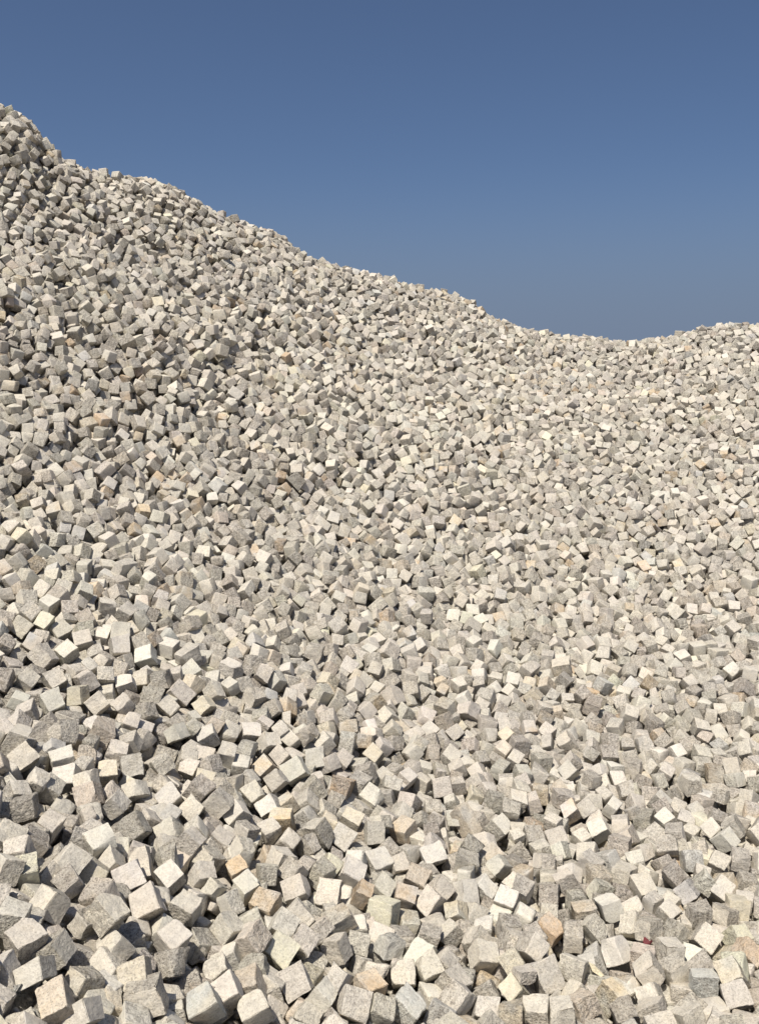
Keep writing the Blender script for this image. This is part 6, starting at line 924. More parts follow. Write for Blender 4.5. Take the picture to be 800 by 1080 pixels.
108,-10,25,12,-21,1,31,-8,12,-4,-3,0,21,-11,7,-19,28,0,74,-14,15,10,-24,-1,20,-12,12,15,-6,-3,24,-15,-2,-13,42,-2,42,
-10,24,31,-49,6,21,-7,0,22,-49,-2,69,-10,5,-18,24,1,32,-10,8,0,-1,-4,20,-12,19,25,-44,7,50,-8,11,-2,22,-6,21,-12,25,
-4,-7,6,22,-12,6,29,-43,-2,24,-8,2,-12,61,5,20,-12,4,-10,49,-1,86,-5,27,-17,26,-7,46,-10,11,-8,39,7,31,-8,11,-6,35,21,
-1137,-16,27,12,-32,-3,188,-6,18,-1,1,-1,23,-5,-7,-6,31,1,47,-10,13,-3,5,2,39,-16,29,4,36,-4,32,-8,17,-8,34,0,18,-8,
14,2,-40,-1,23,-13,25,18,-10,-2,31,-14,5,16,-59,1,19,-9,-4,-18,36,3,23,-13,3,10,-56,2,27,-20,20,14,-33,-8,27,-13,2,-9,
13,3,20,-12,24,-19,-34,0,16,-10,-4,-12,60,4,71,-12,20,10,-41,-6,91,-9,20,16,-29,2,24,-19,21,-11,15,7,25,-10,10,-2,9,
-5,19,-8,-6,-23,49,1,30,-10,11,3,8,-3,22,-11,25,-15,-28,3,27,-15,22,3,-37,4,14,-6,19,0,7,-2,102,-9,19,2,-42,-5,49,-12,
5,-4,-1,10,19,-9,12,19,-44,-5,39,-9,-8,-35,46,0,74,-8,9,0,-3,0,24,-11,2,2,18,18,-1099,-10,17,-4,9,3,26,-7,-4,-17,40,
-4,31,-8,13,-4,-25,3,21,-9,20,-4,-55,1,22,-8,11,13,-32,0,118,-8,15,4,-26,1,23,-12,27,19,-49,-3,20,-8,-6,-16,29,5,20,
-10,10,-18,51,1,26,-11,12,26,-37,-10,20,-10,10,22,-53,7,24,-10,16,-17,9,1,29,-10,5,-4,17,2,23,-11,-12,-24,51,-7,24,
-10,18,13,-14,6,22,-13,6,-11,39,3,113,-9,10,-27,39,3,28,-12,-4,20,-48,-8,46,-11,3,3,24,-3,19,-12,33,-13,-10,5,26,-9,6,
11,-34,-4,19,-10,9,-8,26,-2,21,-12,20,9,-37,8,23,-8,24,18,-19,-3,29,-7,8,-2,-4,-1,23,-10,12,-6,5,0,66,-8,19,10,-36,8,
169,-14,24,12,-9,-7,24,-7,13,-4,-17,23,-1006,-7,18,0,-40,-1,75,-8,-4,-20,41,3,28,-9,11,10,-30,-5,138,-13,8,-18,31,5,
19,-14,17,13,-30,-9,19,-12,2,-32,30,7,22,-9,3,35,-42,0,31,-11,6,0,-30,1,19,-7,10,6,-18,5,22,-11,10,4,4,-8,29,-10,9,-1,
-10,1,27,-14,3,-2,13,-2,18,-12,12,0,-18,0,23,-11,11,1,-52,3,20,-10,2,-10,53,6,20,-12,21,27,-34,-6,34,-13,8,-9,38,-2,
38,-13,16,-31,21,-3,24,-11,12,-23,33,6,32,-14,-5,0,63,-3,17,-7,-1,-12,17,0,24,-12,16,5,-28,1,101,-11,3,-7,-15,5,19,
-15,5,10,-4,-7,19,-12,-4,-9,54,4,18,-12,21,-24,20,-2,47,-11,11,-23,26,-1,25,-5,-3,-11,30,2,23,-8,9,-11,18,0,56,-14,-4,
-9,-28,-1,18,-12,21,10,-31,-2,46,-5,13,-10,-15,31,-999,-13,6,6,-40,-8,136,-11,12,-16,17,2,108,-8,27,20,-9,-2,37,-10,
-9,-12,45,0,23,-13,9,-5,6,2,49,-12,3,-4,18,-1,20,-12,25,7,-53,3,20,-14,18,-8,-2,-4,111,-12,1,27,-53,-2,47,-8,3,-9,41,
2,29,-6,-6,-8,41,2,24,-10,6,0,-35,-1,19,-10,11,-21,25,3,69,-8,20,12,-18,-8,72,-11,27,10,-39,5,43,-10,15,-35,18,-2,20,
-8,-6,-48,32,4,52,-9,26,-12,-10,-1,24,-7,21,13,-38,22,-860,-17,-13,-34,29,12,14,-14,33,26,-7,-12,81,-12,-3,12,-32,-1,
49,-10,5,-7,48,2,155,-8,16,10,5,-3,24,-7,12,7,-21,-5,44,-8,13,-20,18,14,29,-8,6,-29,50,-2,21,-11,11,0,-27,-5,26,-5,13,
-3,-3,4,111,-13,13,-37,25,-5,30,-7,13,0,-16,-1,23,-7,-2,-15,47,0,48,-9,-4,-7,45,7,17,-10,-3,-11,48,-3,26,-10,-2,-9,57,
-1,13,-10,-11,-51,32,-8,32,-11,18,-31,15,2,16,-11,41,-15,-2,4,173,-12,3,-14,35,39,-850,-6,5,-36,43,-14,61,-9,11,-1,-6,
3,68,-8,2,7,-50,-5,28,-11,8,-5,-19,2,21,-11,6,18,-39,0,115,-8,5,15,-48,0,25,-10,-5,-1,32,-2,20,-9,12,-6,3,3,113,-11,
10,-36,43,4,34,-16,21,8,23,-11,6,-4,31,-2,9,3,79,-11,34,21,-25,5,17,-9,10,-25,25,1,30,-8,15,0,-2,-5,19,-13,-32,-13,45,
-4,22,-9,0,-11,15,1,21,-9,7,-41,23,5,52,-10,33,20,-32,5,18,-12,25,0,13,-14,16,-10,43,13,-19,11,43,-11,21,2,-46,-4,41,
-13,15,-24,37,2,30,-11,-13,-11,45,29,-814,-7,8,-4,54,-1,24,-12,0,-8,60,-5,85,-7,4,-12,39,7,42,-8,9,19,-45,-9,142,-10,
19,-9,9,1,25,-6,4,-20,36,-2,29,-9,5,-6,47,1,20,-9,-10,-10,61,0,18,-10,17,-7,4,3,26,-9,15,-3,-8,3,38,-10,2,-40,43,1,52,
-9,-3,39,-48,0,27,-12,8,19,-59,-2,18,-7,29,-5,29,-5,26,-14,13,-19,4,1,49,-13,11,-31,22,-9,17,-13,39,-12,-32,0,87,-8,
-7,-33,42,4,32,-9,26,4,-38,30,-515,-3,11,-10,-5,-2,53,-8,5,-7,2,-3,18,-6,12,-27,20,6,69,-10,3,47,-31,-1,65,-8,21,8,
-12,-3,31,-3,-7,-14,38,3,24,-9,26,-8,9,0,83,-8,36,23,-26,-5,36,-14,25,-14,5,8,21,-8,27,-4,-13,-4,23,-11,16,-8,-5,-5,
22,-12,15,-46,21,-4,21,-11,34,-21,0,1,33,-9,-1,-31,4,2,23,-11,7,-16,3,37,-375,-13,1,-32,45,-11,22,-13,-2,-21,53,3,17,
-13,19,11,-34,-1,21,-8,9,-22,42,0,23,-6,39,29,-32,3,28,-10,20,15,-15,-3,78,-13,10,-25,30,4,19,-10,4,9,-46,-4,21,-14,
23,-12,10,0,23,-11,18,-3,-9,3,25,-13,3,24,-57,-4,26,-14,34,-14,-30,-10,22,-12,-26,-9,51,6,17,-14,36,-19,-30,2,29,-16,
-21,-21,50,10,25,-9,3,0,-8,-3,26,-6,0,-2,13,30,-683,-14,-2,42,-46,-3,27,-12,-12,10,-58,-11,275,-6,15,-15,27,3,45,-10,
6,-24,52,6,27,-14,26,1,6,-1,39,-5,35,-18,25,-5,25,-9,15,-16,33,2,33,-10,11,-24,20,2,15,-7,16,21,-27,-2,42,-7,36,29,
-23,-2,26,-20,1,-60,11,5,30,-11,21,-26,24,-2,30,-10,-2,-23,55,3,18,-13,2,-25,52,-1,29,-11,-1,0,0,25,-599,-13,-2,-45,8,
-5,314,-11,23,-1,4,-3,152,-6,33,30,-15,3,25,-9,27,9,-12,1,31,-7,22,-11,16,-4,21,-12,19,-34,35,4,19,-12,-5,-20,51,22,
-502,-7,13,-12,-20,-6,338,-7,45,-10,-10,-1,30,-7,4,-19,18,3,38,-5,29,-31,23,6,24,-10,32,-24,2,2,56,-15,-7,-27,51,-5,
43,-13,24,-13,-7,2,31,-13,-8,-13,25,40,-497,-11,33,0,25,-21,113,-8,43,-11,-20,-3,211,-9,42,-10,3,8,25,-10,14,-24,55,0,
16,-9,-3,26,-57,3,25,-11,25,-24,33,0,60,-13,14,10,-25,3,25,-9,-9,6,-62,30,-436,-4,22,16,1,-15,351,-11,21,-36,9,-1,64,
-13,-1,0,48,27,-6,-8,6,-7,17,32,-301,-10,2,-41,5,24,38,-12,-53,-8,-9,-5,185,-4,13,-34,47,17,-67,-7,8,-5,1,-1882,-418,
-1,-22,26,-44,108,-221,-7,-15,-34,8,135,-114,9,26,-28,-9,-61,206,-6,9,-36,-23,-155,102,-4,11,12,-6,-13,51,-2,16,-7,29,
127,-390,-11,0,17,-21,272,-92,20,25,0,-45,-228,-62,-5,40,10,10,-47,324,-18,-15,-56,19,121,-121,8,18,22,15,-115,154,-2,
4,-20,17,-83,153,-3,-28,18,-32,-18,15,-4,33,-15,7,156,-509,-2,-14,-53,-5,24,185,-6,16,-24,31,-59,89,-2,14,44,-17,31,
-92,12,18,12,12,-35,158,-1,-24,-2,-23,27,-110,8,30,-41,24,267,11,25,-30,4,-30,-375,261,-7,27,-8,39,4,14,-3,6,58,-18,
23,-310,-16,-3,23,27,58,11,-1,38,-26,-39,-20,-3,-2,42,29,-8,6,39,-5,-2,23,17,72,0,4,-51,-22,-14,109,-17,-4,-1,-9,5,
176,-161,22,1,-24,20,-149,103,17,-15,17,22,-153,162,-11,52,2,28,206,-163,20,42,-10,28,-136,77,11,22,20,41,-161,263,
-22,-19,4,0,337,-291,17,-24,45,-22,-353,346,-6,-19,17,-12,-3,24,-10,38,-36,34,24,91,-9,-19,27,28,59,-498,-4,32,5,-32,
-6,-45,-6,-40,-18,10,126,6,-5,-34,-32,-34,32,-94,10,29,8,-10,-137,267,-7,47,-38,12,64,-165,13,-37,1,-10,114,41,5,-58,
16,-15,-7,21,23,20,40,14,8,8,10,16,35,-39,-153,135,-6,30,9,-31,23,21,-13,13,37,-2,201,-177,14,8,-34,13,-79,159,11,26,
44,21,-78,85,-5,-29,40,17,-167,129,-1,28,6,24,142,10,12,-22,9,-14,-101,67,4,34,-23,-9,88,48,1,33,4,53,-95,-2,10,-33,
36,38,-46,120,-9,-47,13,-18,76,-763,-4,-12,5,30,-16,53,-4,31,-42,-2,-3,72,-5,42,-21,9,74,-37,-1,-15,12,52,-40,25,7,
-41,23,28,106,-5,-3,17,30,-50,-72,47,-5,-47,25,-18,-5,71,-10,-38,-23,7,4,36,-9,10,8,61,204,-102,18,46,-32,-1,42,-71,
11,5,-45,11,29,44,12,23,39,-25,-270,165,-12,-45,15,17,202,-95,21,17,21,38,-3,103,17,-7,19,35,-56,-11,10,-15,-35,-7,
-82,174,-3,27,18,13,-23,55,6,5,19,49,50,-211,16,10,17,-45,-153,278,4,-7,51,-4,30,-631,-9,13,-23,48,-14,28,-6,-9,-7,8,
-6,74,-16,54,3,7,22,-29,-14,-29,-22,-2,3,41,-8,-43,22,23,6,15,0,-35,-23,23,46,12,0,32,-9,37,-11,53,-9,10,-21,-39,-51,
65,-12,4,51,-25,70,-2,-6,-14,6,39,43,-45,5,2,5,20,-82,74,-4,44,-4,-38,61,32,0,-8,27,-28,101,-100,10,-24,12,14,62,41,9,
14,-22,-44,-195,97,-6,-14,-5,21,125,-55,9,23,-24,-37,220,-88,21,-50,21,4,-343,221,-24,0,-51,-10,133,-82,11,-24,0,-19,
-111,151,-10,46,-16,-4,123,-228,8,18,41,-31,-23,99,12,-12,-52,-29,-195,254,5,-20,25,-29,2,-1,-8,4,28,-3,2,68,-7,-3,44,
6,92,-810,6,-42,-8,1,95,-5,9,45,-30,-15,-154,109,-20,-8,-12,3,37,33,-11,-23,-44,1,-1,-41,-1,24,-7,28,60,17,16,21,-6,
11,-90,115,5,7,23,-6,-34,37,-8,-36,-25,-34,94,-41,-3,-35,19,-35,-73,75,-12,-40,4,16,41,-19,-5,-19,32,2,67,2,5,-5,29,
-3,-39,87,-5,22,-5,42,105,12,11,-32,21,-48,-84,66,2,2,-9,0,-15,18,-6,28,34,-33,74,-51,12,15,-4,-41,-89,72,-3,-26,-36,
-31,-15,-2,6,-5,-3,61,13,38,-5,-26,21,-49,46,-19,-6,-40,-7,25,-21,39,-12,-28,-50,-22,-4,-12,-2,36,27,-8,48,25,-2,26,
-15,0,43,-18,9,-3,-27,47,-179,214,-12,42,-39,6,-1,30,-5,-12,32,-4,59,-761,-7,-35,-9,-9,15,17,-13,-32,42,-11,-22,41,-3,
-31,-24,9,86,-40,7,35,12,-19,-18,20,15,1,-5,16,88,-70,7,6,-14,-25,-103,197,-3,-12,-11,15,-30,-28,-2,32,-2,-8,-19,48,5,
-5,5,9,67,-23,3,-14,5,53,34,0,14,-18,20,4,105,-154,17,13,18,46,-61,165,15,-29,27,-19,-138,108,0,-3,24,-21,54,-10,15,
-14,31,-36,-41,42,-13,-11,47,38,64,-27,16,6,30,8,19,89,12,35,29,8,-23,37,-3,-37,-25,-43,28,-150,-5,50,26,19,-120,222,
-8,-10,21,19,147,-43,4,-38,-17,3,6,44,9,25,-21,41,18,-6,9,-16,24,9,125,-32,17,11,20,-4,-27,76,9,-52,19,14,-17,-165,19,
21,10,23,-184,246,5,-35,2,29,67,-65,7,-8,-20,21,-120,151,-1,33,45,-9,-41,71,-8,32,7,44,39,15,-3,-3,-37,8,-37,26,-1,29,
18,-10,29,-856,-7,-13,8,48,13,-66,-8,4,12,-14,-7,105,-13,-32,33,-1,43,-22,14,42,-25,-33,-33,94,-5,55,-2,-22,66,-30,14,
17,35,42,-25,55,-3,22,-24,-25,-21,33,-3,5,55,6,-8,24,-19,4,-2,-48,63,19,-7,-17,9,44,24,37,-1,12,-29,-29,-90,-3,-10,
-16,8,22,164,-61,15,-6,21,53,-128,102,-1,-18,18,48,9,12,-9,6,37,20,-62,95,-13,-40,-18,18,120,-49,4,-4,-3,5,-59,53,-2,
6,43,-38,52,8,1,12,26,48,-60,73,-3,-38,45,-3,-15,42,-11,-10,28,7,145,-103,9,-8,-17,-15,-65,49,7,4,-43,-12,-96,82,-12,
-7,-11,-34,108,-25,4,-8,-7,48,20,-18,-2,15,-41,-18,-31,108,7,-4,-19,20,-63,55,-13,43,-20,-30,-40,64,-6,-33,1,-18,131,
-127,12,-15,2,-17,-135,197,-8,11,41,18,-16,-6,-4,26,-4,24,-25,57,-8,11,33,-34,-1,33,6,1,11,-26,42,-912,-6,20,33,-45,
-7,15,-5,-12,21,-37,28,14,5,-58,12,-14,76,8,1,-3,22,46,-60,17,7,-2,-23,-34,-21,60,1,10,-19,-31,41,-51,9,16,53,14,18,
51,5,-54,15,-16,26,-1,12,16,-23,-14,12,40,3,56,-4,10,-82,53,-6,-24,-47,30,22,54,-10,42,27,4,72,-85,5,-46,-35,22,13,10,
14,-3,-46,17,-25,103,-4,-28,-29,-40,1,39,7,16,21,-11,-64,6,-2,-36,-23,31,158,-111,22,-26,-27,48,-96,125,-2,-39,-22,
-42,-42,74,-6,11,-45,27,-19,34,-4,-51,1,22,56,2,12,-60,8,-10,114,-139,9,10,-15,-13,5,81,25,15,1,-35,-168,129,4,-42,36,
-7,98,-26,10,0,-12,-22,24,19,22,51,-2,-12,-39,-16,11,10,17,-14,-65,103,-5,-40,-18,14,215,-97,34,52,-23,-2,-131,119,-2,
26,51,-17,17,43,4,-14,-9,48,-7,-5,14,29,-21,50,-13,-27,14,29,-1,-50,-126,146,-8,-16,51,-9,-20,59,-11,14,32,6,-31,32,1,
19,-4,60,-2,33,7,1,-4,-31,26,-978,-13,55,19,13,17,31,-11,-32,31,-5,-1,34,-1,-17,-11,43,41,-28,4,47,-14,4,-23,41,5,-5,
59,-20,8,34,8,40,5,18,-40,67,-14,-24,42,-31,33,28,-6,31,-40,-20,31,31,-13,-9,23,-31,18,14,-3,-11,-10,16,31,-55,12,-9,
8,35,41,-50,11,3,-44,33,-94,178,-9,-17,18,-39,97,-73,20,-32,-8,-26,-82,95,-1,3,3,47,84,-45,11,-20,-10,-25,-81,103,1,
-53,-20,-8,59,20,9,-26,10,-21,-42,32,-9,-43,31,11,-13,30,-5,-5,32,-30,-10,45,-5,-9,15,-32,62,-22,6,5,-37,21,67,-10,23,
27,40,8,-158,175,-6,-13,-4,-29,-5,20,-8,-44,9,27,21,28,-7,16,-8,-47,129,-81,23,19,44,33,-86,113,-10,-37,0,-13,55,-18,
24,9,-13,21,-76,0,-2,-36,9,1,-40,116,-7,-3,44,33,121,-99,12,-18,-15,10,-160,189,-13,40,-1,-4,0,25,3,37,3,34,-13,80,-2,
22,-18,-47,25,-1073,-18,1,27,-31,11,15,-8,17,45,5,11,13,4,-47,-12,16,-13,50,-11,0,26,-54,16,22,-7,-6,23,-17,6,18,-6,
41,-24,18,8,44,-3,17,-42,15,-2,15,-1,-34,12,3,-19,18,-5,47,26,16,47,-9,7,49,-30,9,-2,62,-8,-11,-38,-8,39,-52,14,-29,
22,14,33,-41,10,-10,-11,18,12,99,17,-30,4,3,2,18,9,-60,2,1,-109,59,-5,32,35,-35,156,11,9,-7,47,5,-145,46,-3,59,-4,1,3,
31,-7,-22,-2,35,-20,22,-11,-38,-2,7,-5,9,-5,-30,-29,-18,33,27,-9,-30,0,22,149,-53,13,32,-38,-33,-143,100,4,-18,1,-25,
-58,54,-13,-36,17,-39,28,-14,-6,21,49,-13,26,29,-10,35,13,-27,39,-12,-7,-4,-13,-44,-52,50,-1,15,42,-35,18,14,-6,-42,
-19,-5,86,-66,18,-5,-31,11,-41,110,13,27,-45,-23,-21,44,-4,-29,-29,-3,89,-50,11,17,-9,48,-101,79,-10,-39,18,22,-31,35,
-8,5,7,-21,18,13,-7,43,4,-31,-44,44,-6,-16,-47,-14,54,-33,-4,17,25,41,-54,94,-12,-18,11,-35,-2,15,-13,-36,1,-13,-17,
38,-10,0,16,-46,-1,21,-12,23,3,52,0,32,-11,17,-26,11,-2,25,-5,35,-10,26,25,-1156,-17,-33,-5,31,1,63,-14,-14,20,-35,15,
19,-8,27,28,20,16,13,0,2,50,-18,-13,30,-5,20,-8,42,-1,19,-2,25,4,48,-13,11,-7,51,-24,22,41,7,9,-34,16,28,-28,56,-4,3,
14,-22,2,18,-4,15,15,6,-4,18,-5,11,42,11,46,-3,-6,9,37,29,4,13,0,22,1,27,-8,23,8,11,35,14,-5,18,5,47,15,-8,18,20,4,-9,
7,34,76,-4,8,-5,-34,2,-33,5,8,-25,-20,-7,-82,107,-8,-17,-42,-4,49,12,-1,-17,-37,-29,55,-18,10,7,-43,-23,-59,104,0,-21,
-38,31,4,21,-4,7,-37,23,167,-101,14,-22,-42,38,-71,40,14,34,3,-37,-23,74,15,-22,49,-24,-94,120,-6,44,19,-34,134,-77,
18,-7,11,14,-161,131,-5,20,47,11,74,-61,12,-17,-43,-10,-22,62,5,-20,-36,40,193,-108,17,-6,12,4,-201,186,7,-20,-21,-50,
-57,74,-18,55,-13,5,87,-51,2,44,-2,28,-48,64,-8,-11,25,-38,-2,22,-13,35,12,48,-40,39,-7,-25,-28,26,18,27,-28,40,-22,
13,0,-1,-5,30,13,-20,6,19,-4,-13,22,13,-38,67,-3,6,-14,12,-5,29,-20,2,-10,-37,13,23,-10,-38,14,-4,-12,24,-7,23,-21,42,
5,30,-5,16,-22,40,14,-1186,-12,8,-4,25,8,18,-10,-9,18,-46,11,22,1,27,0,14,7,20,-6,-22,42,-11,-7,22,-7,11,-25,-50,-3,
26,-14,17,-6,39,32,-25,4,-16,-35,-18,-5,21,5,44,-36,-28,-7,65,0,21,53,9,-22,26,-8,-23,56,-6,6,17,-5,13,20,-11,19,6,7,
45,8,17,-25,53,-5,37,19,-11,8,21,-1,-11,60,-11,13,7,-4,24,36,-16,24,23,-2,-33,-29,-24,51,-18,7,-7,35,11,-30,55,7,5,32,
-48,-53,52,1,25,43,-5,53,-32,9,39,-1,-19,41,35,5,-10,-2,-55,40,13,9,-28,-23,42,1,50,10,-2,37,-5,-89,13,-3,-19,35,-3,
51,30,10,48,20,2,-91,44,-17,-37,-16,6,-29,37,-16,23,52,-16,70,-14,-2,41,17,-1,10,30,5,-1,-45,11,51,-15,26,12,13,32,
-31,23,9,33,-20,38,20,0,18,50,-25,23,-11,85,17,25,10,-6,-10,-34,11,35,13,43,24,33,15,-16,39,-10,-11,37,14,-1,42,26,
-24,41,7,-17,14,-22,-37,121,-10,15,36,-44,93,-65,16,28,7,11,-38,4,5,53,15,0,-19,16,-1,-6,-44,-2,-49,113,0,-7,-29,-26,
156,-132,7,-37,-19,20,-10,39,7,-43,37,24,-12,-25,10,-19,31,1,139,36,13,20,7,26,-190,164,-5,6,-27,25,-99,87,-12,4,-41,
44,-25,21,-6,31,-28,3,-4,53,2,17,-2,-45,37,-1272,-5,-23,26,-39,17,27,3,-40,16,-18,-23,16,-5,2,31,-34,33,10,9,-3,43,19,
-30,41,-8,-2,21,-13,19,20,2,29,30,6,14,12,4,-54,14,17,8,16,8,19,37,3,-19,37,-10,-39,-9,-23,21,11,2,19,-8,43,-16,33,-3,
40,2,11,19,3,2,40,-41,22,21,-4,6,31,33,-8,-40,61,-5,37,-38,17,12,1,7,-32,-28,23,-13,41,-8,-26,42,-9,-12,15,-5,15,47,
-1,126,-54,11,8,25,5,-94,89,-6,-21,10,13,-16,76,-10,-32,-36,-23,22,9,0,56,-1,-26,50,-48,13,5,-12,3,-69,109,-5,-50,-1,
18,13,6,-8,-7,13,46,67,-60,8,-5,-12,-52,63,-3,-2,-13,-5,33,-97,97,10,-9,48,24,-13,50,-3,13,-3,-52,49,-78,5,6,-27,-28,
-16,110,16,29,-30,-1,-14,21,9,1,-46,7,-14,105,-5,-23,31,13,-9,-14,-2,-48,13,27,3,40,0,-40,-14,24,29,0,7,-7,2,22,-22,
11,14,5,-16,-45,28,20,10,2,-12,57,34,22,20,31,-13,42,-45,84,-3,27,-9,7,118,-58,9,26,-12,-12,-69,61,8,-20,29,-35,-110,
100,-2,-22,23,46,96,-44,4,33,19,-9,-23,-1,-4,-35,-20,14,-8,48,1,-12,28,-16,4,35,-5,35,12,-22,20,102,8,-34,-6,31,-112,
62,-6,12,17,2,25,-1344,-8,7,-21,-40,-8,71,-13,9,-2,61,-2,18,-10,-3,13,-35,12,16,-4,3,30,-15,-3,33,-9,-21,-8,-50,9,5,4,
23,-31,42,-9,35,-7,-11,22,-33,1,21,4,20,13,20,15,25,5,-7,11,-3,13,12,12,19,-43,3,-1,55,1,-41,40,-23,-5,24,-3,49,9,13,
-19,7,-11,54,-19,17,11,37,-3,-10,-12,-33,26,6,6,50,18,8,-26,26,-2,-3,23,-2,14,16,7,8,48,2,8,16,4,-23,47,-13,13,14,7,
-26,-32,-20,28,25,7,41,29,-11,-54,50,-3,-24,4,-22,16,10,4,-25,-18,13,17,8,9,-6,61,10,8,25,10,-16,12,11,22,9,0,2,35,35,
34,22,8,-21,2,0,-31,19,-2,16,35,30,-65,61,-10,-46,4,8,30,60,-9,49,31,24,56,-58,11,-35,26,22,79,42,6,20,3,6,-100,15,2,
-31,-6,5,12,20,23,-41,-20,-8,-25,33,19,-13,32,42,44,45,1,60,4,-14,-74,40,-9,15,-49,15,29,-9,7,-12,10,15,57,-19,25,34,
-8,18,-111,104,-10,25,5,13,66,-54,15,53,10,-13,-13,32,13,-17,-26,-44,13,32,8,-18,17,-3,5,48,7,27,20,-24,-40,65,-9,-16,
19,3,38,-33,-1,-40,5,-21,-77,107,-19,-23,-34,-35,235,-245,11,7,-6,-10,-161,186,6,-11,-33,10,-14,37,-11,3,-11,-8,-60,
142,-21,44,12,-6,101,-50,-3,-10,12,-15,-52,47,-2,26,-14,-3,-65,70,-18,38,-12,6,78,-50,-2,12,19,-28,-63,120,-14,23,48,
-21,3,-1397,-14,17,26,20,-3,22,-6,27,-2,49,6,18,-5,30,-27,39,5,16,2,29,-12,47,4,23,4,4,37,-10,1,32,7,33,8,41,-2,27,2,
-8,22,-27,-1,17,1,20,14,35,1,29,-3,14,-17,45,10,20,2,-1,51,3,-6,23,2,31,7,24,19,25,-1,6,37,-23,-13,-2,6,-30,10,-44,-1,
27,2,7,-10,48,-8,35,-12,31,3,-23,24,13,5,22,-1,41,2,32,7,-29,23,6,-15,37,3,-36,-35,-18,4,23,-2,-21,48,-15,-5,40,-5,
-22,36,28,-5,30,-5,1,24,-30,2,29,-8,28,-45,-24,21,4,3,-22,-33,13,-15,25,-10,-27,46,-12,36,1,11,-50,32,-14,18,21,-8,-8,
-6,21,-18,61,-17,-30,20,-16,28,-51,5,-11,-13,15,-56,76,20,20,24,27,24,72,2,-33,2,1,-25,10,1,-26,-36,26,29,18,8,-32,-6,
-20,15,14,6,-33,-21,-17,20,41,12,25,-44,-33,-28,4,5,20,31,7,-5,28,10,22,52,-26,13,39,8,56,19,-18,51,104,14,-17,-49,
-26,8,17,8,1,33,39,-35,10,5,11,37,20,-56,70,-15,1,28,25,90,23,26,40,4,-10,-9,-36,12,-19,52,17,-40,79,-3,-36,-16,13,-8,
13,-5,-36,-1,-27,89,-28,12,44,37,12,-95,117,-3,45,25,-18,11,29,6,-39,30,28,-41,-1,-24,-7,-21,24,27,-12,-1,23,45,-20,
-54,111,-11,21,6,49,5,32,-10,-30,41,-16,-2,59,-2,-11,39,15,21,-1511,0,48,17,25,-10,21,-6,17,24,30,-2,16,2,34,14,2,5,
28,-5,31,3,-7,5,25,3,30,7,43,-7,29,1,4,27,16,-3,20,4,27,13,26,3,19,-3,0,26,-34,3,21,0,26,-16,41,15,12,8,43,24,2,-11,
42,-3,17,26,7,-10,19,-10,2,31,-33,7,16,-4,25,0,23,20,16,0,26,-6,52,-16,41,-14,14,4,-10,3,2,2,38,-7,35,-2,35,-4,47,14,
-1,20,14,10,-34,27,-11,-11,17,1,31,20,26,10,15,5,-18,53,-20,-19,44,-4,23,36,-44,13,-9,8,-40,-12,24,36,19,6,-39,-32,-8,
-31,34,0,43,14,-10,-16,74,-12,27,-40,19,23,-17,9,31,37,2,7,22,10,-24,-6,-8,28,22,7,24,-24,-52,-39,41,-2,-16,54,2,45,
-18,5,29,-42,-28,20,39,13,-34,-32,27,-35,20,1,-22,38,-39,-49,62,-10,46,-29,5,57,-3,3,18,20,38,-2,39,12,11,-42,-12,-29,
32,-8,29,-14,-48,17,30,5,-59,-10,-14,41,33,1,29,4,-20,-15,-5,19,31,24,6,-33,31,6,44,-25,-7,-9,49,6,-32,-18,-1,39,-19,
16,17,-50,-33,-33,29,15,4,27,-35,12,30,14,22,-20,12,39,-7,31,33,-9,-6,56,-12,5,-19,32,5,70,40,8,25,45,-13,-165,213,
-15,17,-12,31,90,-60,13,-29,3,1,-112,68,-7,-14,-5,53,111,-34,10,-30,12,-22,-91,121,-3,35,7,35,64,-20,7,7,49,24,-68,44,
4,-7,50,21,56,-53,15,-18,-28,0,-57,149,-9,-9,16,-2,-47,45,-7,-53,25,-4,10,-1558,-21,36,-1,2,-6,13,-14,35,14,-13,5,37,
-7,29,-18,51,23,25,7,-24,11,-22,-11,18,-3,31,20,39,-5,25,-1,-22,7,-42,2,35,2,-2,28,-51,6,24,4,5,21,6,-1,18,3,6,20,12,
-6,19,-1,-15,5,7,4,24,-2,8,14,15,3,19,4,22,-6,40,7,25,5,7,19,-36,-4,26,-2,3,22,-25,2,21,-2,10,27,10,-5,14,-1,43,-5,7,
24,-8,4,-1,50,29,-26,64,-7,4,17,-60,2,17,-1,28,-16,45,-2,25,-3,-14,27,-53,23,8,8,-22,5,-34,-8,26,4,38,32,6,3,19,5,6,
23,-11,-14,35,-4,22,1,39,12,26,-10,-43,7,-25,19,4,5,-37,-6,-13,-5,20,5,-29,26,-1,-5,14,4,-35,-40,-26,-5,14,10,-52,4,
-18,8,41,5,-51,13,-16,7,82,-6,25,47,-21,62,-43,13,-34,-11,-13,-17,48,5,-10,-6,14,-30,48,10,-9,0,20,59,-45,7,9,-38,16,
-105,93,-10,-25,22,6,49,16,6,-39,15,25,-15,35,8,-9,-37,3,19,-13,5,27,-17,-2,-11,52,3,24,49,-8,-8,46,5,-4,34,1,20,16,
12,-26,17,3,-17,13,11,30,16,52,-6,41,9,55,-7,-14,10,20,17,-29,37,-27,12,12,13,33,-13,0,22,-29,12,43,-29,-25,-5,34,13,
47,-17,1,15,61,11,-47,6,-23,52,61,17,16,0,-11,-42,-29,23,-22,-29,15,-58,90,-6,14,4,13,75,-67,6,-26,-8,-22,55,85,9,-11,
-16,17,-46,-62,20,33,3,-13,50,40,8,9,21,29,-97,73,8,-9,-16,-58,-15,71,-8,17,-3,-39,-17,21,-13,-2,44,-18,82,-27,14,-6,
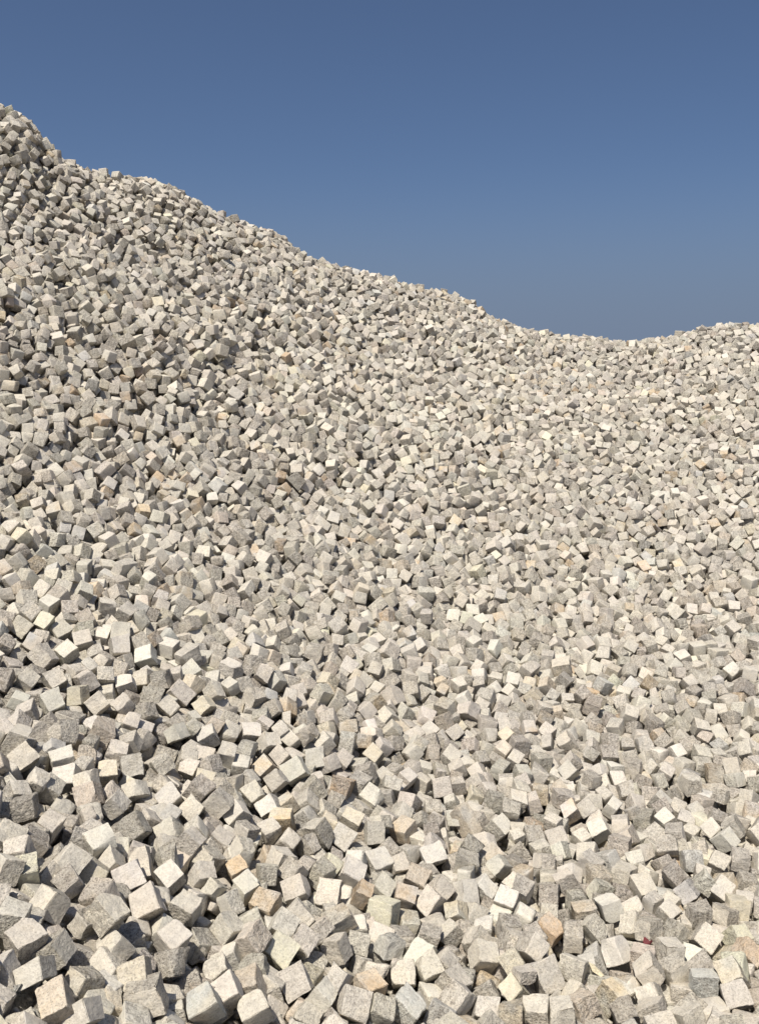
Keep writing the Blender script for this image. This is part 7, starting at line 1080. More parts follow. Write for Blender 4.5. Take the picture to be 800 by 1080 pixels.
-7,-29,-97,91,-5,48,17,22,11,28,-6,-5,-15,20,-31,60,1,-24,25,-31,13,25,-3,17,25,-7,-30,25,-3,-25,10,7,11,-1662,-14,
-14,-19,18,1,20,-13,2,-22,-4,-1,19,-12,25,25,-20,27,30,1,-13,26,-37,-3,22,0,-49,-7,-30,-5,18,0,8,20,10,-7,32,-2,-2,15,
47,-1,61,4,-3,16,-29,1,64,9,-22,-5,-26,8,34,8,11,1,23,5,19,10,-43,23,-35,-8,34,0,-13,22,36,2,21,-8,-9,26,-49,6,20,-4,
38,9,41,-1,19,0,25,24,-23,-11,30,0,-25,17,-47,14,28,-2,-11,37,-19,8,11,8,-8,37,-27,-10,55,-8,-27,36,-14,-8,15,1,-19,
25,-39,24,-2,4,40,33,32,-4,48,-3,48,4,14,21,9,3,-52,-30,-11,-28,41,-1,13,20,13,-1,16,2,10,21,16,0,24,-5,13,-15,44,12,
12,5,43,-15,1,20,14,6,-48,8,18,42,0,17,54,-2,23,-23,32,12,4,-21,10,34,-1,11,-51,1,-25,-31,26,0,33,25,47,-28,67,3,-33,
-17,24,3,9,13,-26,28,-38,-5,39,-6,-4,52,-24,41,-24,8,0,-9,-39,-51,76,-1,-12,-11,13,11,37,7,-36,-40,8,3,28,8,29,-41,-2,
11,34,17,46,21,-25,63,-24,8,2,22,-28,-102,86,0,26,19,-38,26,-30,12,-6,4,-43,-35,77,-9,-23,43,-5,15,16,-3,24,-51,16,53,
-62,19,2,-5,-46,-14,85,-1,45,21,-6,14,8,15,-4,-10,32,37,-4,26,17,27,-35,-9,1,11,4,-33,-33,41,106,12,-34,11,16,-87,66,
-2,-42,18,-24,73,-42,5,-10,16,33,-48,39,12,-22,-57,12,62,-15,-2,17,12,-30,19,0,11,3,18,23,-135,176,-1,-20,51,-11,19,
11,-7,-47,16,23,-6,41,-7,-1,-42,-30,-32,37,-5,17,14,29,10,16,4,29,-17,45,3,-1623,-2,-10,18,-14,-4,21,-2,24,4,26,9,20,
-4,-8,28,-25,-5,27,-12,2,16,-8,1,29,-9,4,7,-19,18,19,1,-32,30,-17,-22,22,3,16,-14,24,-22,26,4,-22,21,-5,22,52,7,-2,18,
31,1,20,4,10,-27,55,-5,24,9,-20,-3,-27,12,29,3,10,12,14,1,14,8,-6,20,-50,1,26,5,13,22,7,1,18,9,7,11,6,3,25,0,-34,16,
-48,-2,28,-10,-11,-10,-29,4,21,-10,43,1,29,16,18,4,-23,37,-28,-22,22,1,4,-6,-22,7,18,2,34,-3,6,-7,26,0,25,0,17,2,18,
-7,-11,1,-37,8,18,-1,-4,21,-17,-1,26,0,-14,38,4,2,19,3,41,-21,21,9,33,-11,9,-9,53,7,12,-5,-14,25,-32,-22,43,-5,20,-20,
53,2,16,-5,21,1,26,-4,20,-10,19,9,37,25,2,0,53,-1,22,43,-2,13,4,14,-6,22,-2,16,20,29,-40,-25,63,2,-31,-8,-8,-45,46,8,
-11,30,2,13,22,4,31,1,44,-7,11,6,53,-13,6,8,83,0,21,-6,-13,-3,23,9,-19,39,11,3,13,17,49,26,-16,-14,66,-4,-41,-23,2,49,
-33,9,-18,-30,-31,-37,80,-3,47,34,24,3,16,-2,-20,15,19,-26,-6,12,18,57,-14,41,29,17,-48,25,28,27,39,8,37,-37,14,-2,11,
12,42,-26,-36,-70,44,-10,35,7,-16,20,13,-6,-50,21,-31,33,-17,14,-42,34,-4,108,-79,10,-38,21,19,-136,204,-4,15,-53,-5,
13,12,2,5,19,26,-43,44,-11,31,-52,-4,79,-5,11,-4,-3,-15,-71,93,-4,45,-16,-1,5,20,-8,43,30,13,87,-35,11,24,-8,37,-24,
-12,9,11,35,-38,-43,98,-6,0,4,44,70,-69,-8,21,-7,41,-98,146,-3,-4,18,18,3,28,0,15,-3,43,8,-1628,5,0,10,8,2,23,1,-2,14,
-44,7,23,2,-6,18,-24,0,20,4,-32,4,-47,9,107,2,20,36,39,-16,79,4,-10,-13,-17,-5,21,5,15,-16,43,6,21,1,24,-20,19,7,16,7,
19,33,-19,-12,29,-10,13,-39,33,12,18,2,-19,13,-39,-7,29,-5,-23,-14,16,15,16,4,15,-2,-26,-10,34,-7,-26,54,-13,2,26,0,
31,0,36,7,16,6,-25,23,-44,-7,26,-2,-18,7,26,-3,19,-2,8,12,18,-6,28,-7,6,35,-22,13,7,6,1,-33,47,16,15,2,10,-28,34,-7,
16,1,19,12,-15,8,16,6,-14,53,1,-12,46,6,3,24,-22,34,18,6,46,-13,13,-25,11,6,-57,-8,23,17,22,4,20,-3,-44,25,30,2,18,-6,
-50,-65,57,-4,28,-55,1,23,10,2,-14,-31,46,29,11,5,-17,-50,26,-35,54,-5,27,-26,-41,14,-12,-7,4,20,-3,-9,41,-2,-44,14,
-13,-22,30,-7,-27,11,-27,10,33,-4,-4,13,-14,-1,42,-5,52,-15,27,11,15,-5,-29,-1,44,5,11,2,-5,27,-32,7,16,7,25,21,-17,
30,-25,12,1,-10,40,-43,102,-7,33,-53,5,52,-52,1,18,-55,18,-46,69,-4,-25,-38,8,9,34,7,-17,42,7,11,66,2,-51,6,-35,18,1,
-1,44,3,-11,50,26,1,-33,50,-15,-47,13,12,-8,6,8,29,-53,7,-30,11,21,78,45,16,24,-35,-42,-153,108,-2,48,20,13,17,-32,5,
-11,-8,-13,-8,99,-10,25,-10,47,25,-50,8,14,40,24,112,34,16,-37,10,-19,-85,2,5,22,-9,-3,-38,95,-13,-5,27,-36,-38,28,-5,
20,-12,41,3,19,-6,-41,17,-32,-5,51,-3,10,-20,38,11,-1611,7,-30,7,9,1,16,-5,-24,28,-38,3,27,-1,-13,-9,-50,1,20,-1,-28,
-8,-56,3,113,5,12,-11,51,8,21,4,15,6,55,-13,18,-1,11,-4,8,-3,35,2,-4,-30,-51,3,17,-3,28,18,31,-2,20,-3,17,8,-14,10,18,
4,-4,15,-36,10,20,5,52,17,29,-3,29,-3,9,29,12,2,15,3,36,31,25,-2,17,8,35,16,18,1,24,7,27,19,-12,-7,24,3,26,12,30,2,20,
7,14,22,-5,2,41,0,-27,4,-37,2,17,-9,48,9,29,-16,15,-4,16,35,-37,18,32,-4,-26,29,19,18,6,6,49,-16,-23,-16,30,-1,15,20,
36,-6,20,0,3,18,-2,-2,31,-7,40,22,24,9,-12,6,-47,34,20,14,81,-9,-34,35,-21,26,-8,6,33,-28,-2,-26,30,-11,31,50,-17,34,
-6,-15,11,8,57,-60,54,-8,24,-4,36,14,41,-6,52,-21,9,32,-14,3,-16,23,-43,38,13,6,8,21,12,-71,66,-8,-27,-2,-35,-18,28,
-2,32,-33,38,34,-2,3,-12,-20,10,10,41,6,-38,-26,-3,-34,49,-13,-31,-28,5,24,-17,4,-18,12,-6,-17,25,-2,-10,-37,-23,-4,
80,-6,21,17,-12,14,4,6,47,2,17,-9,50,-5,25,-33,47,29,18,9,15,-41,-23,-7,16,10,-23,39,-1,23,48,3,-46,3,9,-24,47,-7,42,
25,33,-29,46,-9,21,-8,12,14,3,-2,43,-11,-23,5,15,3,-46,-18,-32,65,-47,7,18,-13,42,-50,97,3,5,-40,-27,-20,37,-9,-9,-42,
-8,129,10,8,-8,-6,-16,24,-32,8,-8,23,-23,-102,117,7,17,-23,-10,-78,58,-5,30,-3,27,52,-1571,9,-51,-5,7,-30,5,1,-7,-20,
32,1,21,7,-20,17,-43,4,27,-1,-23,0,-52,-5,106,5,16,4,6,7,27,3,-10,6,-3,-9,16,-6,14,-31,25,-4,41,12,-7,-4,-26,3,15,1,
-1,-8,9,-3,19,-3,17,2,13,8,18,1,4,14,-6,7,22,1,8,26,-29,6,24,0,38,27,28,-4,15,3,-45,7,-32,-2,24,0,35,-5,51,2,24,1,56,
1,5,-4,29,4,21,4,27,1,18,3,-31,15,-51,-4,31,-9,-1,8,-47,9,19,1,-3,-40,48,10,22,0,1,31,-40,-14,21,-8,13,16,-18,15,29,2,
31,29,1,-11,21,-4,-51,20,-16,-3,12,7,4,-7,-2,14,38,2,-8,53,-23,-4,20,-1,29,-51,17,6,18,5,-13,40,-16,-17,60,-11,16,39,
20,-1,30,-9,-24,56,-8,30,23,-6,13,-20,-19,-8,-27,-1,-16,-51,24,21,11,9,15,33,-21,31,57,-4,-13,-15,-54,-58,36,-5,56,6,
-12,-14,16,0,24,-20,46,1,47,-1,42,-32,12,30,3,-1,-11,-9,27,37,-14,5,51,-11,-10,-57,83,-5,23,29,-7,23,1,8,-58,0,-8,-12,
10,11,8,55,-20,14,38,5,6,39,24,-25,24,2,8,28,28,32,9,-5,16,0,31,-27,44,4,-1,53,2,18,0,10,-40,42,-14,-3,77,-3,24,-41,
15,27,-6,1,30,-19,-13,10,10,3,6,-1,-47,32,29,11,35,13,-12,-87,97,0,16,-54,12,62,-67,8,-11,-29,54,25,7,15,10,-21,12,
-54,61,-3,5,-18,19,61,-50,5,20,4,40,-24,82,9,29,-46,23,-37,26,1,-18,-23,52,6,61,-9,-18,-30,42,44,-75,7,20,-52,6,-55,
139,-14,-15,47,-17,20,69,-14,-18,16,3,4,19,-12,-34,-23,18,-78,50,-11,16,-53,-27,30,-1647,0,-28,-14,-21,-4,15,4,50,-4,
38,3,22,8,-16,-3,-56,9,15,0,28,-36,42,-15,25,-8,-4,-26,-46,9,25,6,-24,-4,-42,1,72,-2,13,23,12,-17,54,5,-21,6,43,11,14,
6,-5,24,-36,12,24,2,-20,-10,-50,-9,17,-5,22,19,29,0,12,2,32,-8,8,3,35,-3,-16,-16,52,0,18,1,13,20,-3,4,27,1,21,11,4,-7,
25,4,-6,10,46,-6,19,-2,25,5,19,9,25,-5,22,4,20,2,24,0,6,-30,55,5,21,1,14,-13,25,0,23,-5,25,6,49,-6,16,-3,48,-5,14,-6,
11,-3,16,43,-11,18,48,2,-13,20,-46,-6,14,2,13,17,11,2,20,-7,40,40,7,-9,29,-11,11,-56,25,0,11,-7,44,-19,10,8,-21,5,47,
12,39,21,37,8,50,24,-28,-14,30,0,48,12,32,22,16,3,-14,-1,-24,-26,43,-10,21,3,-13,26,1,6,23,49,-11,11,25,3,6,-23,-55,
-36,64,-2,-37,27,-24,20,15,4,9,-47,18,-15,16,3,60,3,11,18,32,0,-43,-18,-19,-22,32,1,-17,24,-38,-8,18,-1,-10,-6,25,7,
15,-5,-32,49,-13,5,51,-4,-22,52,-21,36,-25,14,19,-47,17,16,7,11,-20,-2,-17,-44,40,-4,-26,-30,-6,-24,67,-6,22,48,4,21,
11,-3,16,-2,18,44,8,10,-10,-7,-22,6,-12,8,23,-13,0,-28,52,-7,2,-33,19,-16,118,-4,10,-14,-13,8,32,9,-8,35,-13,8,15,-3,
-28,10,20,77,-8,4,-12,-13,-52,-79,91,-4,-23,-32,47,-17,61,-8,14,-57,21,27,50,-2,-51,8,19,0,29,-11,7,40,12,1,45,-5,-11,
-49,1,-45,12,-1,-20,19,-9,13,-1591,7,-7,35,45,7,18,3,16,23,-1,-18,26,2,-9,-28,-46,10,22,5,-15,14,-43,-7,21,-2,-18,-12,
-32,5,11,7,6,-31,52,0,39,5,2,-5,-33,7,19,2,3,26,4,8,38,10,34,-14,-11,-14,35,-6,2,12,7,-1,17,-5,18,26,-16,6,19,6,-14,
18,-42,3,28,1,39,-17,40,2,23,0,18,43,-1,5,26,-6,23,50,-14,7,12,1,10,-55,8,-16,24,1,1,23,-5,4,31,-1,-16,31,-5,-7,22,-6,
-5,3,-15,4,12,3,23,23,-23,10,36,-2,1,20,-29,-4,17,2,17,25,3,-11,22,3,-1,25,-38,14,18,4,20,-5,16,14,13,8,47,20,10,-12,
34,7,-4,9,12,-12,12,-3,40,-8,13,2,8,7,11,50,-27,16,25,4,39,-23,12,8,20,7,1,7,-1,-21,26,-3,51,15,31,27,4,8,-19,44,5,-9,
41,6,15,17,17,2,21,4,14,12,11,-26,63,-5,-10,40,-13,3,14,0,6,21,-36,27,-28,8,24,19,3,-22,79,-5,26,32,8,8,46,-4,-39,15,
19,81,-72,8,22,12,8,-41,69,9,47,-3,-37,-23,48,8,-48,3,-20,-27,37,-7,15,9,14,13,-4,6,25,1,-35,-5,39,-9,-27,-41,1,21,
-16,2,17,-24,-10,-11,75,3,20,-12,12,12,-13,7,14,27,42,37,47,6,-20,1,47,11,13,10,-17,-12,18,-45,13,2,24,43,-18,25,37,5,
-17,43,-1,-20,11,-1,22,-12,7,-2,6,11,-57,-22,15,4,57,-6,29,-1,27,32,7,6,35,-34,26,-60,19,-5,-9,-40,-6,51,33,7,-7,-28,
42,10,-17,8,11,-1,-49,41,62,1,46,-4,-3,-48,17,16,28,16,33,-38,107,-6,12,-31,42,44,-18,9,-12,-32,8,-1,61,1,-23,45,-15,
-62,74,-4,7,-11,-49,14,-1622,7,-25,4,-24,-8,12,-2,-11,21,5,2,22,-4,-9,-17,-52,2,126,8,-15,-10,-43,8,13,4,-6,13,-20,
-17,20,2,6,17,-45,3,25,2,33,-14,40,20,12,6,-25,31,-22,-4,26,3,45,10,26,-12,8,3,32,-25,7,-8,44,-10,22,-4,49,3,20,-5,
-10,19,-45,5,15,1,14,15,10,12,29,3,8,22,-22,-5,17,3,-21,14,-31,-4,26,4,9,19,8,-2,33,-1,-4,27,-15,3,14,5,-24,20,-34,8,
25,5,0,32,-25,-5,23,-1,35,4,49,-6,21,6,-9,12,-38,5,18,3,6,-2,53,11,27,4,24,16,1,-19,8,8,34,8,14,28,39,3,51,-5,22,-15,
10,4,-29,-42,-26,28,24,6,47,-3,-30,-38,32,-4,1,27,-26,9,38,1,18,-58,2,28,-4,9,17,8,1,-21,24,3,39,35,-1,17,11,9,-27,
-49,2,33,39,2,-27,24,51,-52,61,-2,22,-23,52,2,29,2,56,-16,23,-12,43,-12,6,-51,-19,11,-9,4,-45,17,33,1,27,0,11,51,-11,
3,22,-1,19,-29,-8,6,12,7,48,5,-3,20,-10,7,-17,12,-20,-8,42,6,42,24,18,-35,50,1,15,9,31,60,-5,12,-22,-31,-37,-31,70,-3,
43,-19,-24,-5,51,-12,15,12,3,10,7,5,-17,42,-1,26,21,3,-22,-47,25,23,-2,9,36,-17,3,-11,15,3,28,-24,-25,-76,76,-15,19,
14,-15,63,-29,9,-13,-4,-6,-22,65,-7,33,-40,1,33,-38,9,-10,51,-1,-60,39,-6,14,15,10,27,28,2,5,-26,15,-15,38,6,-38,5,16,
32,33,9,44,28,-10,15,84,-9,-1,29,-3,-11,-3,13,32,-4,41,78,-63,5,14,-55,27,-70,88,6,-38,20,11,-61,90,-1,-13,45,-18,-1,
44,-2,22,19,46,6,-1700,4,-24,-48,-28,4,13,-3,19,-14,16,8,31,2,11,4,-3,-5,18,0,-15,11,-57,-5,50,5,16,6,25,-3,22,3,13,0,
48,12,51,9,-16,13,-43,-8,38,1,10,28,8,17,19,10,-20,37,-29,0,23,1,14,41,6,-5,19,1,-9,18,-45,8,22,1,4,12,24,-18,26,-2,
25,37,2,6,22,-1,22,-7,27,13,15,3,37,-10,28,-15,22,-6,19,-28,52,5,13,-1,25,-4,28,-4,33,4,28,-15,52,5,26,3,26,30,20,-5,
21,2,20,-24,33,13,23,3,44,6,27,0,18,8,42,5,27,-19,32,-6,-13,-7,7,21,25,2,-14,39,-5,-5,31,-4,25,46,-5,-14,17,-5,25,-8,
13,-4,46,-7,9,31,-31,5,20,-15,-37,22,-16,1,30,-5,9,22,-23,2,10,3,23,16,9,-4,30,-5,9,31,-18,3,22,-8,-4,49,-12,18,-17,9,
-41,4,-30,24,31,5,-1,-18,15,-1,36,4,11,-38,-12,-33,51,-5,26,15,0,10,19,-8,-29,-19,-50,-12,3,-4,45,20,15,-2,32,0,19,17,
-22,-1,27,-8,18,0,14,7,21,-3,-5,49,-16,-20,23,-10,22,43,3,19,51,2,-15,49,-16,3,28,0,8,27,25,-4,27,-8,-14,54,-17,5,14,
2,5,32,-45,22,4,7,28,-28,-44,14,30,7,-23,1,-28,16,52,4,-48,4,19,-18,-10,10,-6,33,43,-4,50,14,-48,2,-31,-5,19,9,-25,25,
-48,-1,94,-3,29,1,43,-4,5,5,15,-40,-20,2,15,8,-41,28,30,-29,51,-2,-37,45,-17,28,31,-10,17,-22,4,88,-36,8,35,-19,15,
-100,69,-8,46,-27,14,19,-4,8,-22,-35,-1,28,55,10,15,44,-11,-21,30,-5,-50,10,33,-15,7,-3,-16,39,32,-32,64,-6,-4,16,17,
9,63,3,-18,13,-2,1,-1709,-4,15,6,-13,8,20,3,-8,7,-62,1,26,3,15,12,16,-12,26,-6,13,-2,29,4,44,6,29,-2,-51,9,24,1,-10,
-24,-50,-2,49,-7,25,-4,31,22,2,9,16,40,-11,-15,30,2,-12,56,-11,-1,26,2,19,-3,24,4,21,4,29,-5,31,6,22,7,24,19,5,-10,26,
2,8,16,12,-4,22,0,31,1,18,8,25,-3,-4,21,-7,-5,26,0,15,19,31,3,19,1,-19,12,-28,-6,26,0,-25,-19,-53,0,19,1,8,-27,51,-1,
27,-2,-16,12,-46,11,26,0,-10,32,-12,-7,19,-2,-29,-6,-50,-1,18,-3,27,-33,36,9,22,5,3,-3,59,-6,22,-1,13,-20,43,1,34,-6,
45,-36,24,-1,17,1,-6,49,-10,-2,34,-6,-3,-18,-42,5,15,-2,-4,-41,44,-13,21,-6,-16,37,-16,7,9,3,43,13,-20,-4,32,-3,0,26,
-42,20,-13,11,-32,-41,21,1,24,13,35,31,-15,-16,63,-2,7,-12,36,3,24,-5,36,6,41,21,9,2,51,24,-3,2,33,-7,48,-32,-10,22,1,
-4,1,48,38,-49,19,-1,17,3,18,14,40,9,26,12,20,-3,27,2,-7,19,2,-9,35,1,23,-25,50,6,12,6,48,16,22,33,-5,13,35,-21,-16,
-45,50,-2,18,-13,42,35,-13,5,-31,3,23,-7,42,4,3,1,-20,31,16,9,-12,5,9,-6,25,6,-32,-44,-19,-12,18,-1,-4,29,31,-5,36,1,
10,26,3,36,7,5,6,-41,-12,-18,23,2,-20,43,-11,-14,29,13,49,15,-15,6,29,10,-35,47,-7,-26,68,-9,-14,58,-16,27,30,-3,23,
-44,18,22,2,4,44,5,10,-55,51,5,49,0,-1,48,-27,7,-16,-17,44,13,45,16,26,-9,33,25,-5,5,43,19,-12,-72,74,8,40,-47,6,33,
13,12,47,-7,12,-52,93,-10,-48,-17,-33,2,36,4,-16,9,-28,5,-1654,6,27,-23,45,7,23,3,21,20,16,-11,40,8,-10,15,-60,15,28,
6,26,29,14,9,54,5,53,-9,29,-3,17,1,1,26,3,8,20,4,25,6,45,-5,17,7,-17,19,-53,-12,43,7,21,-4,25,6,24,-1,-14,39,-35,-2,
27,2,-12,-6,-47,-1,31,0,-8,25,-23,9,35,3,2,22,6,-2,27,-2,-15,25,-2,0,16,5,44,6,31,-8,21,5,26,-6,10,0,22,3,13,10,33,1,
30,-1,-18,33,4,4,25,-5,45,7,13,-5,26,-4,18,-24,47,9,6,8,20,14,-8,-6,23,7,28,13,26,-1,29,1,33,-24,33,-4,31,-8,6,11,-11,
2,17,-1,27,-10,9,3,26,-3,27,6,47,-4,9,4,35,0,-26,5,29,-4,-31,46,-11,26,21,2,-44,-18,-17,-20,25,2,20,-35,44,6,11,11,4,
37,-25,-12,14,5,-48,-17,-8,21,17,6,33,-24,0,-25,55,-4,22,-7,25,28,-15,9,26,19,-5,-2,31,-1,41,4,-18,-29,60,-11,42,27,0,
13,-14,5,-19,-22,-36,-13,69,-6,20,18,-11,1,21,-3,21,7,10,4,15,5,19,32,-19,17,49,-3,41,-21,5,-23,7,-4,-4,10,-15,13,11,
5,-4,51,7,12,46,-4,-48,13,-18,27,22,9,-24,-39,-5,-31,34,-4,-1,28,-12,34,0,8,12,-38,-21,-29,67,-2,-25,24,-4,0,20,1,51,
16,-19,46,-64,9,-11,31,2,-38,120,9,-3,14,-5,-12,22,-6,19,9,2,66,-24,8,-23,54,-21,-89,82,-4,51,-21,14,6,27,-6,5,20,-19,
42,9,8,28,-12,26,-18,4,11,-41,28,-4,-5,57,-3,3,-13,-3,23,12,10,44,42,14,-2,37,-4,20,-50,11,-16,16,7,-27,46,-32,-13,49,
-7,40,29,32,-16,38,-2,-29,-4,-24,14,-1613,7,26,3,-20,10,78,8,13,9,11,8,30,8,-12,18,-5,-1,18,0,-15,8,-23,2,20,-1,10,32,
17,-3,20,0,-5,24,-20,5,17,5,8,13,-31,5,28,-1,25,42,-9,-8,17,-4,12,26,-23,-7,19,-1,26,11,31,-1,42,0,-4,-11,-40,29,11,4,
29,27,17,-23,32,-1,-24,1,-18,-4,26,-7,-17,7,9,1,19,-3,8,31,-18,5,20,-8,0,14,-21,-7,17,-1,18,14,-8,-1,31,-1,10,5,45,1,
20,-4,18,8,48,1,22,0,19,4,44,0,24,1,12,16,0,1,22,3,20,-23,51,1,22,0,17,0,30,-2,27,-7,24,-3,35,0,12,0,-3,17,-13,17,23,
4,18,13,-3,-4,20,2,17,2,-41,-12,37,-8,-7,12,-8,-6,27,-18,3,-19,-49,2,16,-10,50,-11,22,7,11,2,-15,53,5,6,19,-2,30,-29,
-3,14,-7,-2,-44,36,-19,-18,44,-8,-42,12,-13,19,7,10,41,-19,14,-7,38,-9,-1,39,11,-14,46,-4,22,15,-17,9,9,6,41,5,19,-8,
23,1,42,-16,7,60,8,-6,12,15,7,-60,52,5,25,-33,31,-2,33,-8,-16,-18,-50,9,14,-2,19,-43,31,2,18,-1,16,46,-19,-1,22,-8,11,
22,17,-6,3,2,50,-8,10,16,32,8,18,-7,38,21,27,0,13,-16,25,-20,-9,-8,35,31,26,11,45,-1,-23,31,5,-11,47,-8,-10,-25,-47,
-15,30,-12,24,-1,17,19,-4,10,23,-5,41,-12,13,7,-48,25,2,5,42,4,2,-26,39,8,49,4,-22,9,-38,-24,51,-4,52,-33,-9,24,-3,-4,
48,-28,21,-19,47,1,-36,23,-40,-12,13,1,-7,25,-17,16,14,1,36,-27,-5,25,18,4,13,30,21,2,35,-7,-27,-8,4,-29,31,2,41,-14,
18,-19,76,-3,17,2,23,2,19,-3,11,17,-1,3,27,4,-23,2,-53,27,-1671,6,-21,12,-19,9,125,13,20,7,21,-9,14,1,9,17,-3,0,21,-1,
18,-17,51,2,20,-3,29,-2,43,-5,20,-14,0,17,1,20,22,8,16,4,45,-16,17,-1,38,-20,24,-13,37,-10,8,-7,14,13,13,-4,27,-8,8,
22,26,-3,10,48,8,-22,24,-4,-22,13,-31,-2,20,2,29,-4,10,7,25,2,43,-41,15,5,29,7,-34,23,-27,2,18,5,-2,16,0,-15,19,1,-17,
15,-27,-3,34,-12,-18,47,-32,16,8,6,11,27,-19,-10,30,3,-19,-29,46,5,22,5,-11,6,-38,-8,20,6,14,39,-35,10,17,7,30,-23,15,
0,35,-4,31,15,45,2,20,-2,21,-8,28,-1,14,7,41,19,30,-12,43,-7,5,20,-33,4,9,0,0,24,-27,-3,29,-8,-2,24,-44,9,13,-6,-3,20,
-43,-6,29,3,7,55,0,-9,36,-14,-48,-15,-25,8,-19,8,8,55,-28,75,-10,8,28,-31,-4,-66,114,2,16,13,-17,32,-28,14,9,-34,-43,
-13,52,-3,23,-15,-21,-15,44,-5,-20,36,-7,40,-21,8,-45,19,28,-7,43,7,15,-44,1,-46,51,-5,22,-41,34,8,23,2,-4,22,-31,-4,
21,-3,14,3,-27,-3,16,-2,28,-47,27,13,26,-7,42,-28,4,35,25,7,-14,-60,-12,-27,56,4,31,-8,30,3,37,5,58,-5,16,-7,14,8,49,
18,0,-9,29,14,28,-21,-51,4,44,-3,17,12,-18,1,9,4,22,-36,-9,20,10,6,3,-36,6,-10,22,10,-9,-6,40,-15,37,2,-47,12,-20,11,
72,-5,11,-23,45,15,16,0,-29,13,-31,-35,54,-8,15,53,-14,3,17,4,-21,26,-47,-1,31,-7,17,-3,27,3,16,1,21,29,-23,-4,34,-1,
17,19,46,-5,21,0,33,-12,40,6,22,1,21,23,29,13,-1694,1,27,0,53,1,19,5,6,15,1,4,32,3,-24,-7,-54,26,12,8,-8,-1,-38,-25,
14,-2,34,0,7,4,54,9,0,18,10,5,19,4,39,2,31,-5,23,1,-4,23,-12,2,22,-1,-13,23,-22,-6,18,-4,-7,12,-22,14,12,6,8,44,2,-16,
31,-5,-1,20,-45,3,19,-1,25,-27,49,0,26,-2,3,26,-32,-1,45,-1,-23,22,-37,7,24,0,-34,18,-28,0,20,6,44,6,16,0,34,-1,45,11,
21,3,17,2,17,-9,31,-7,29,-1,0,17,-31,-2,15,2,-24,15,-55,6,17,4,0,-21,22,-1,34,2,-11,31,-26,-10,23,-8,11,13,15,14,-1,3,
-52,-8,21,-7,45,-9,8,12,-22,5,18,-3,23,-8,10,-4,26,-3,18,8,-1,-3,25,-6,-21,54,-10,2,7,7,3,-34,17,12,15,5,-44,9,-22,-4,
21,4,-42,23,-39,3,16,5,-17,-45,29,7,22,-1,-25,-31,-17,-17,45,-3,-16,46,7,7,11,2,1,34,-27,-19,7,-3,-22,-49,21,17,51,-6,
-29,3,-28,-16,11,-11,46,19,6,47,-8,6,-41,23,21,-1,33,4,-46,-21,25,-28,57,-5,-17,-28,29,-3,15,-4,36,-17,18,-5,36,-4,
-11,16,11,8,14,1,-5,31,-30,35,2,1,-35,9,-26,-18,32,-2,54,12,13,-10,36,2,-8,-12,-19,-7,12,4,19,-13,0,-9,42,-11,-10,-31,
1,19,-10,1,-13,-8,33,-7,47,0,-9,44,22,-1,16,-1,6,11,-12,-3,42,-3,26,1,51,-9,21,-8,27,47,-7,7,15,-2,-23,20,-42,5,8,6,
48,5,3,15,60,0,20,11,-1,-13,31,0,-11,10,-2,6,14,9,40,25,-4,5,27,8,13,-53,14,-7,49,5,-27,44,-20,19,19,2,-9,9,-2,-9,20,
2,-11,28,-6,-11,45,-4,-33,-33,-34,-18,48,-11,21,40,0,0,28,-1,9,-31,51,14,-1630,4,15,1,60,-3,18,3,16,36,-30,7,30,0,6,
16,-35,-2,30,-6,-1,12,-32,6,43,3,0,20,-37,4,24,5,4,15,59,2,27,-2,-8,12,20,-1,17,3,18,14,-28,-5,26,0,-9,11,-38,4,16,1,
34,9,-10,4,18,-1,5,46,-30,3,19,5,16,7,31,9,27,2,15,-25,46,-20,26,-1,5,21,-36,-1,27,0,8,-27,35,1,23,-10,9,-3,49,0,20,
-5,26,-13,41,11,18,8,4,5,16,-7,25,4,17,18,-25,-9,33,-5,12,-16,-8,16,11,6,23,7,1,2,17,8,-2,10,-28,-3,26,3,6,21,-3,-10,
19,-3,39,20,-16,0,33,-4,25,-30,46,-2,25,-6,13,14,-8,2,16,-3,12,-23,53,-3,35,-6,52,9,-5,5,18,-5,17,11,-17,-6,10,0,-17,
53,-14,9,40,-8,23,8,23,14,6,6,-16,43,-20,6,20,-5,-20,-6,49,-23,40,-12,-3,19,-44,-4,15,-7,40,-28,-5,6,9,-2,30,-31,44,1,
28,-6,18,22,6,7,8,4,-10,-59,14,-10,62,-8,0,-22,29,13,28,-11,5,15,11,3,14,-2,48,20,25,-10,51,-5,-14,-21,48,9,12,0,7,
-18,25,72,-54,12,30,10,25,-72,96,-5,-26,26,-32,16,14,2,-3,18,-34,-14,21,2,-20,28,-38,-6,23,3,-47,33,-17,6,33,-4,16,15,
50,-5,34,-6,22,46,-16,-9,22,-6,-7,29,-23,1,16,-6,1,17,-31,6,17,-5,57,-13,23,3,25,-1,6,-26,26,-6,28,-11,0,4,-11,-7,24,
-7,-22,49,-13,25,-2,1,45,-5,-27,-9,54,-6,26,0,34,8,11,4,-1,28,-9,-14,22,-8,-39,-10,-14,-4,11,-3,-43,-26,13,-15,52,-13,
10,-17,47,12,9,-5,44,-14,-21,14,-7,8,-2,-40,0,11,3,17,0,54,4,-18,86,-6,53,1,7,25,-39,3,4,10,27,-39,91,-8,2,-2,45,8,21,
-6,-14,29,-7,-6,6,1,49,19,-2,-3,47,-3,12,-9,9,6,30,-1,-33,10,-31,15,-1622,5,5,1,22,6,20,6,-11,-1,59,-5,19,2,-12,28,
-30,4,40,8,-9,-6,-35,19,8,2,-49,-4,-27,-12,19,2,-27,15,-44,-4,24,-4,17,-7,40,-3,22,2,27,-2,18,10,18,6,2,-12,11,-8,17,
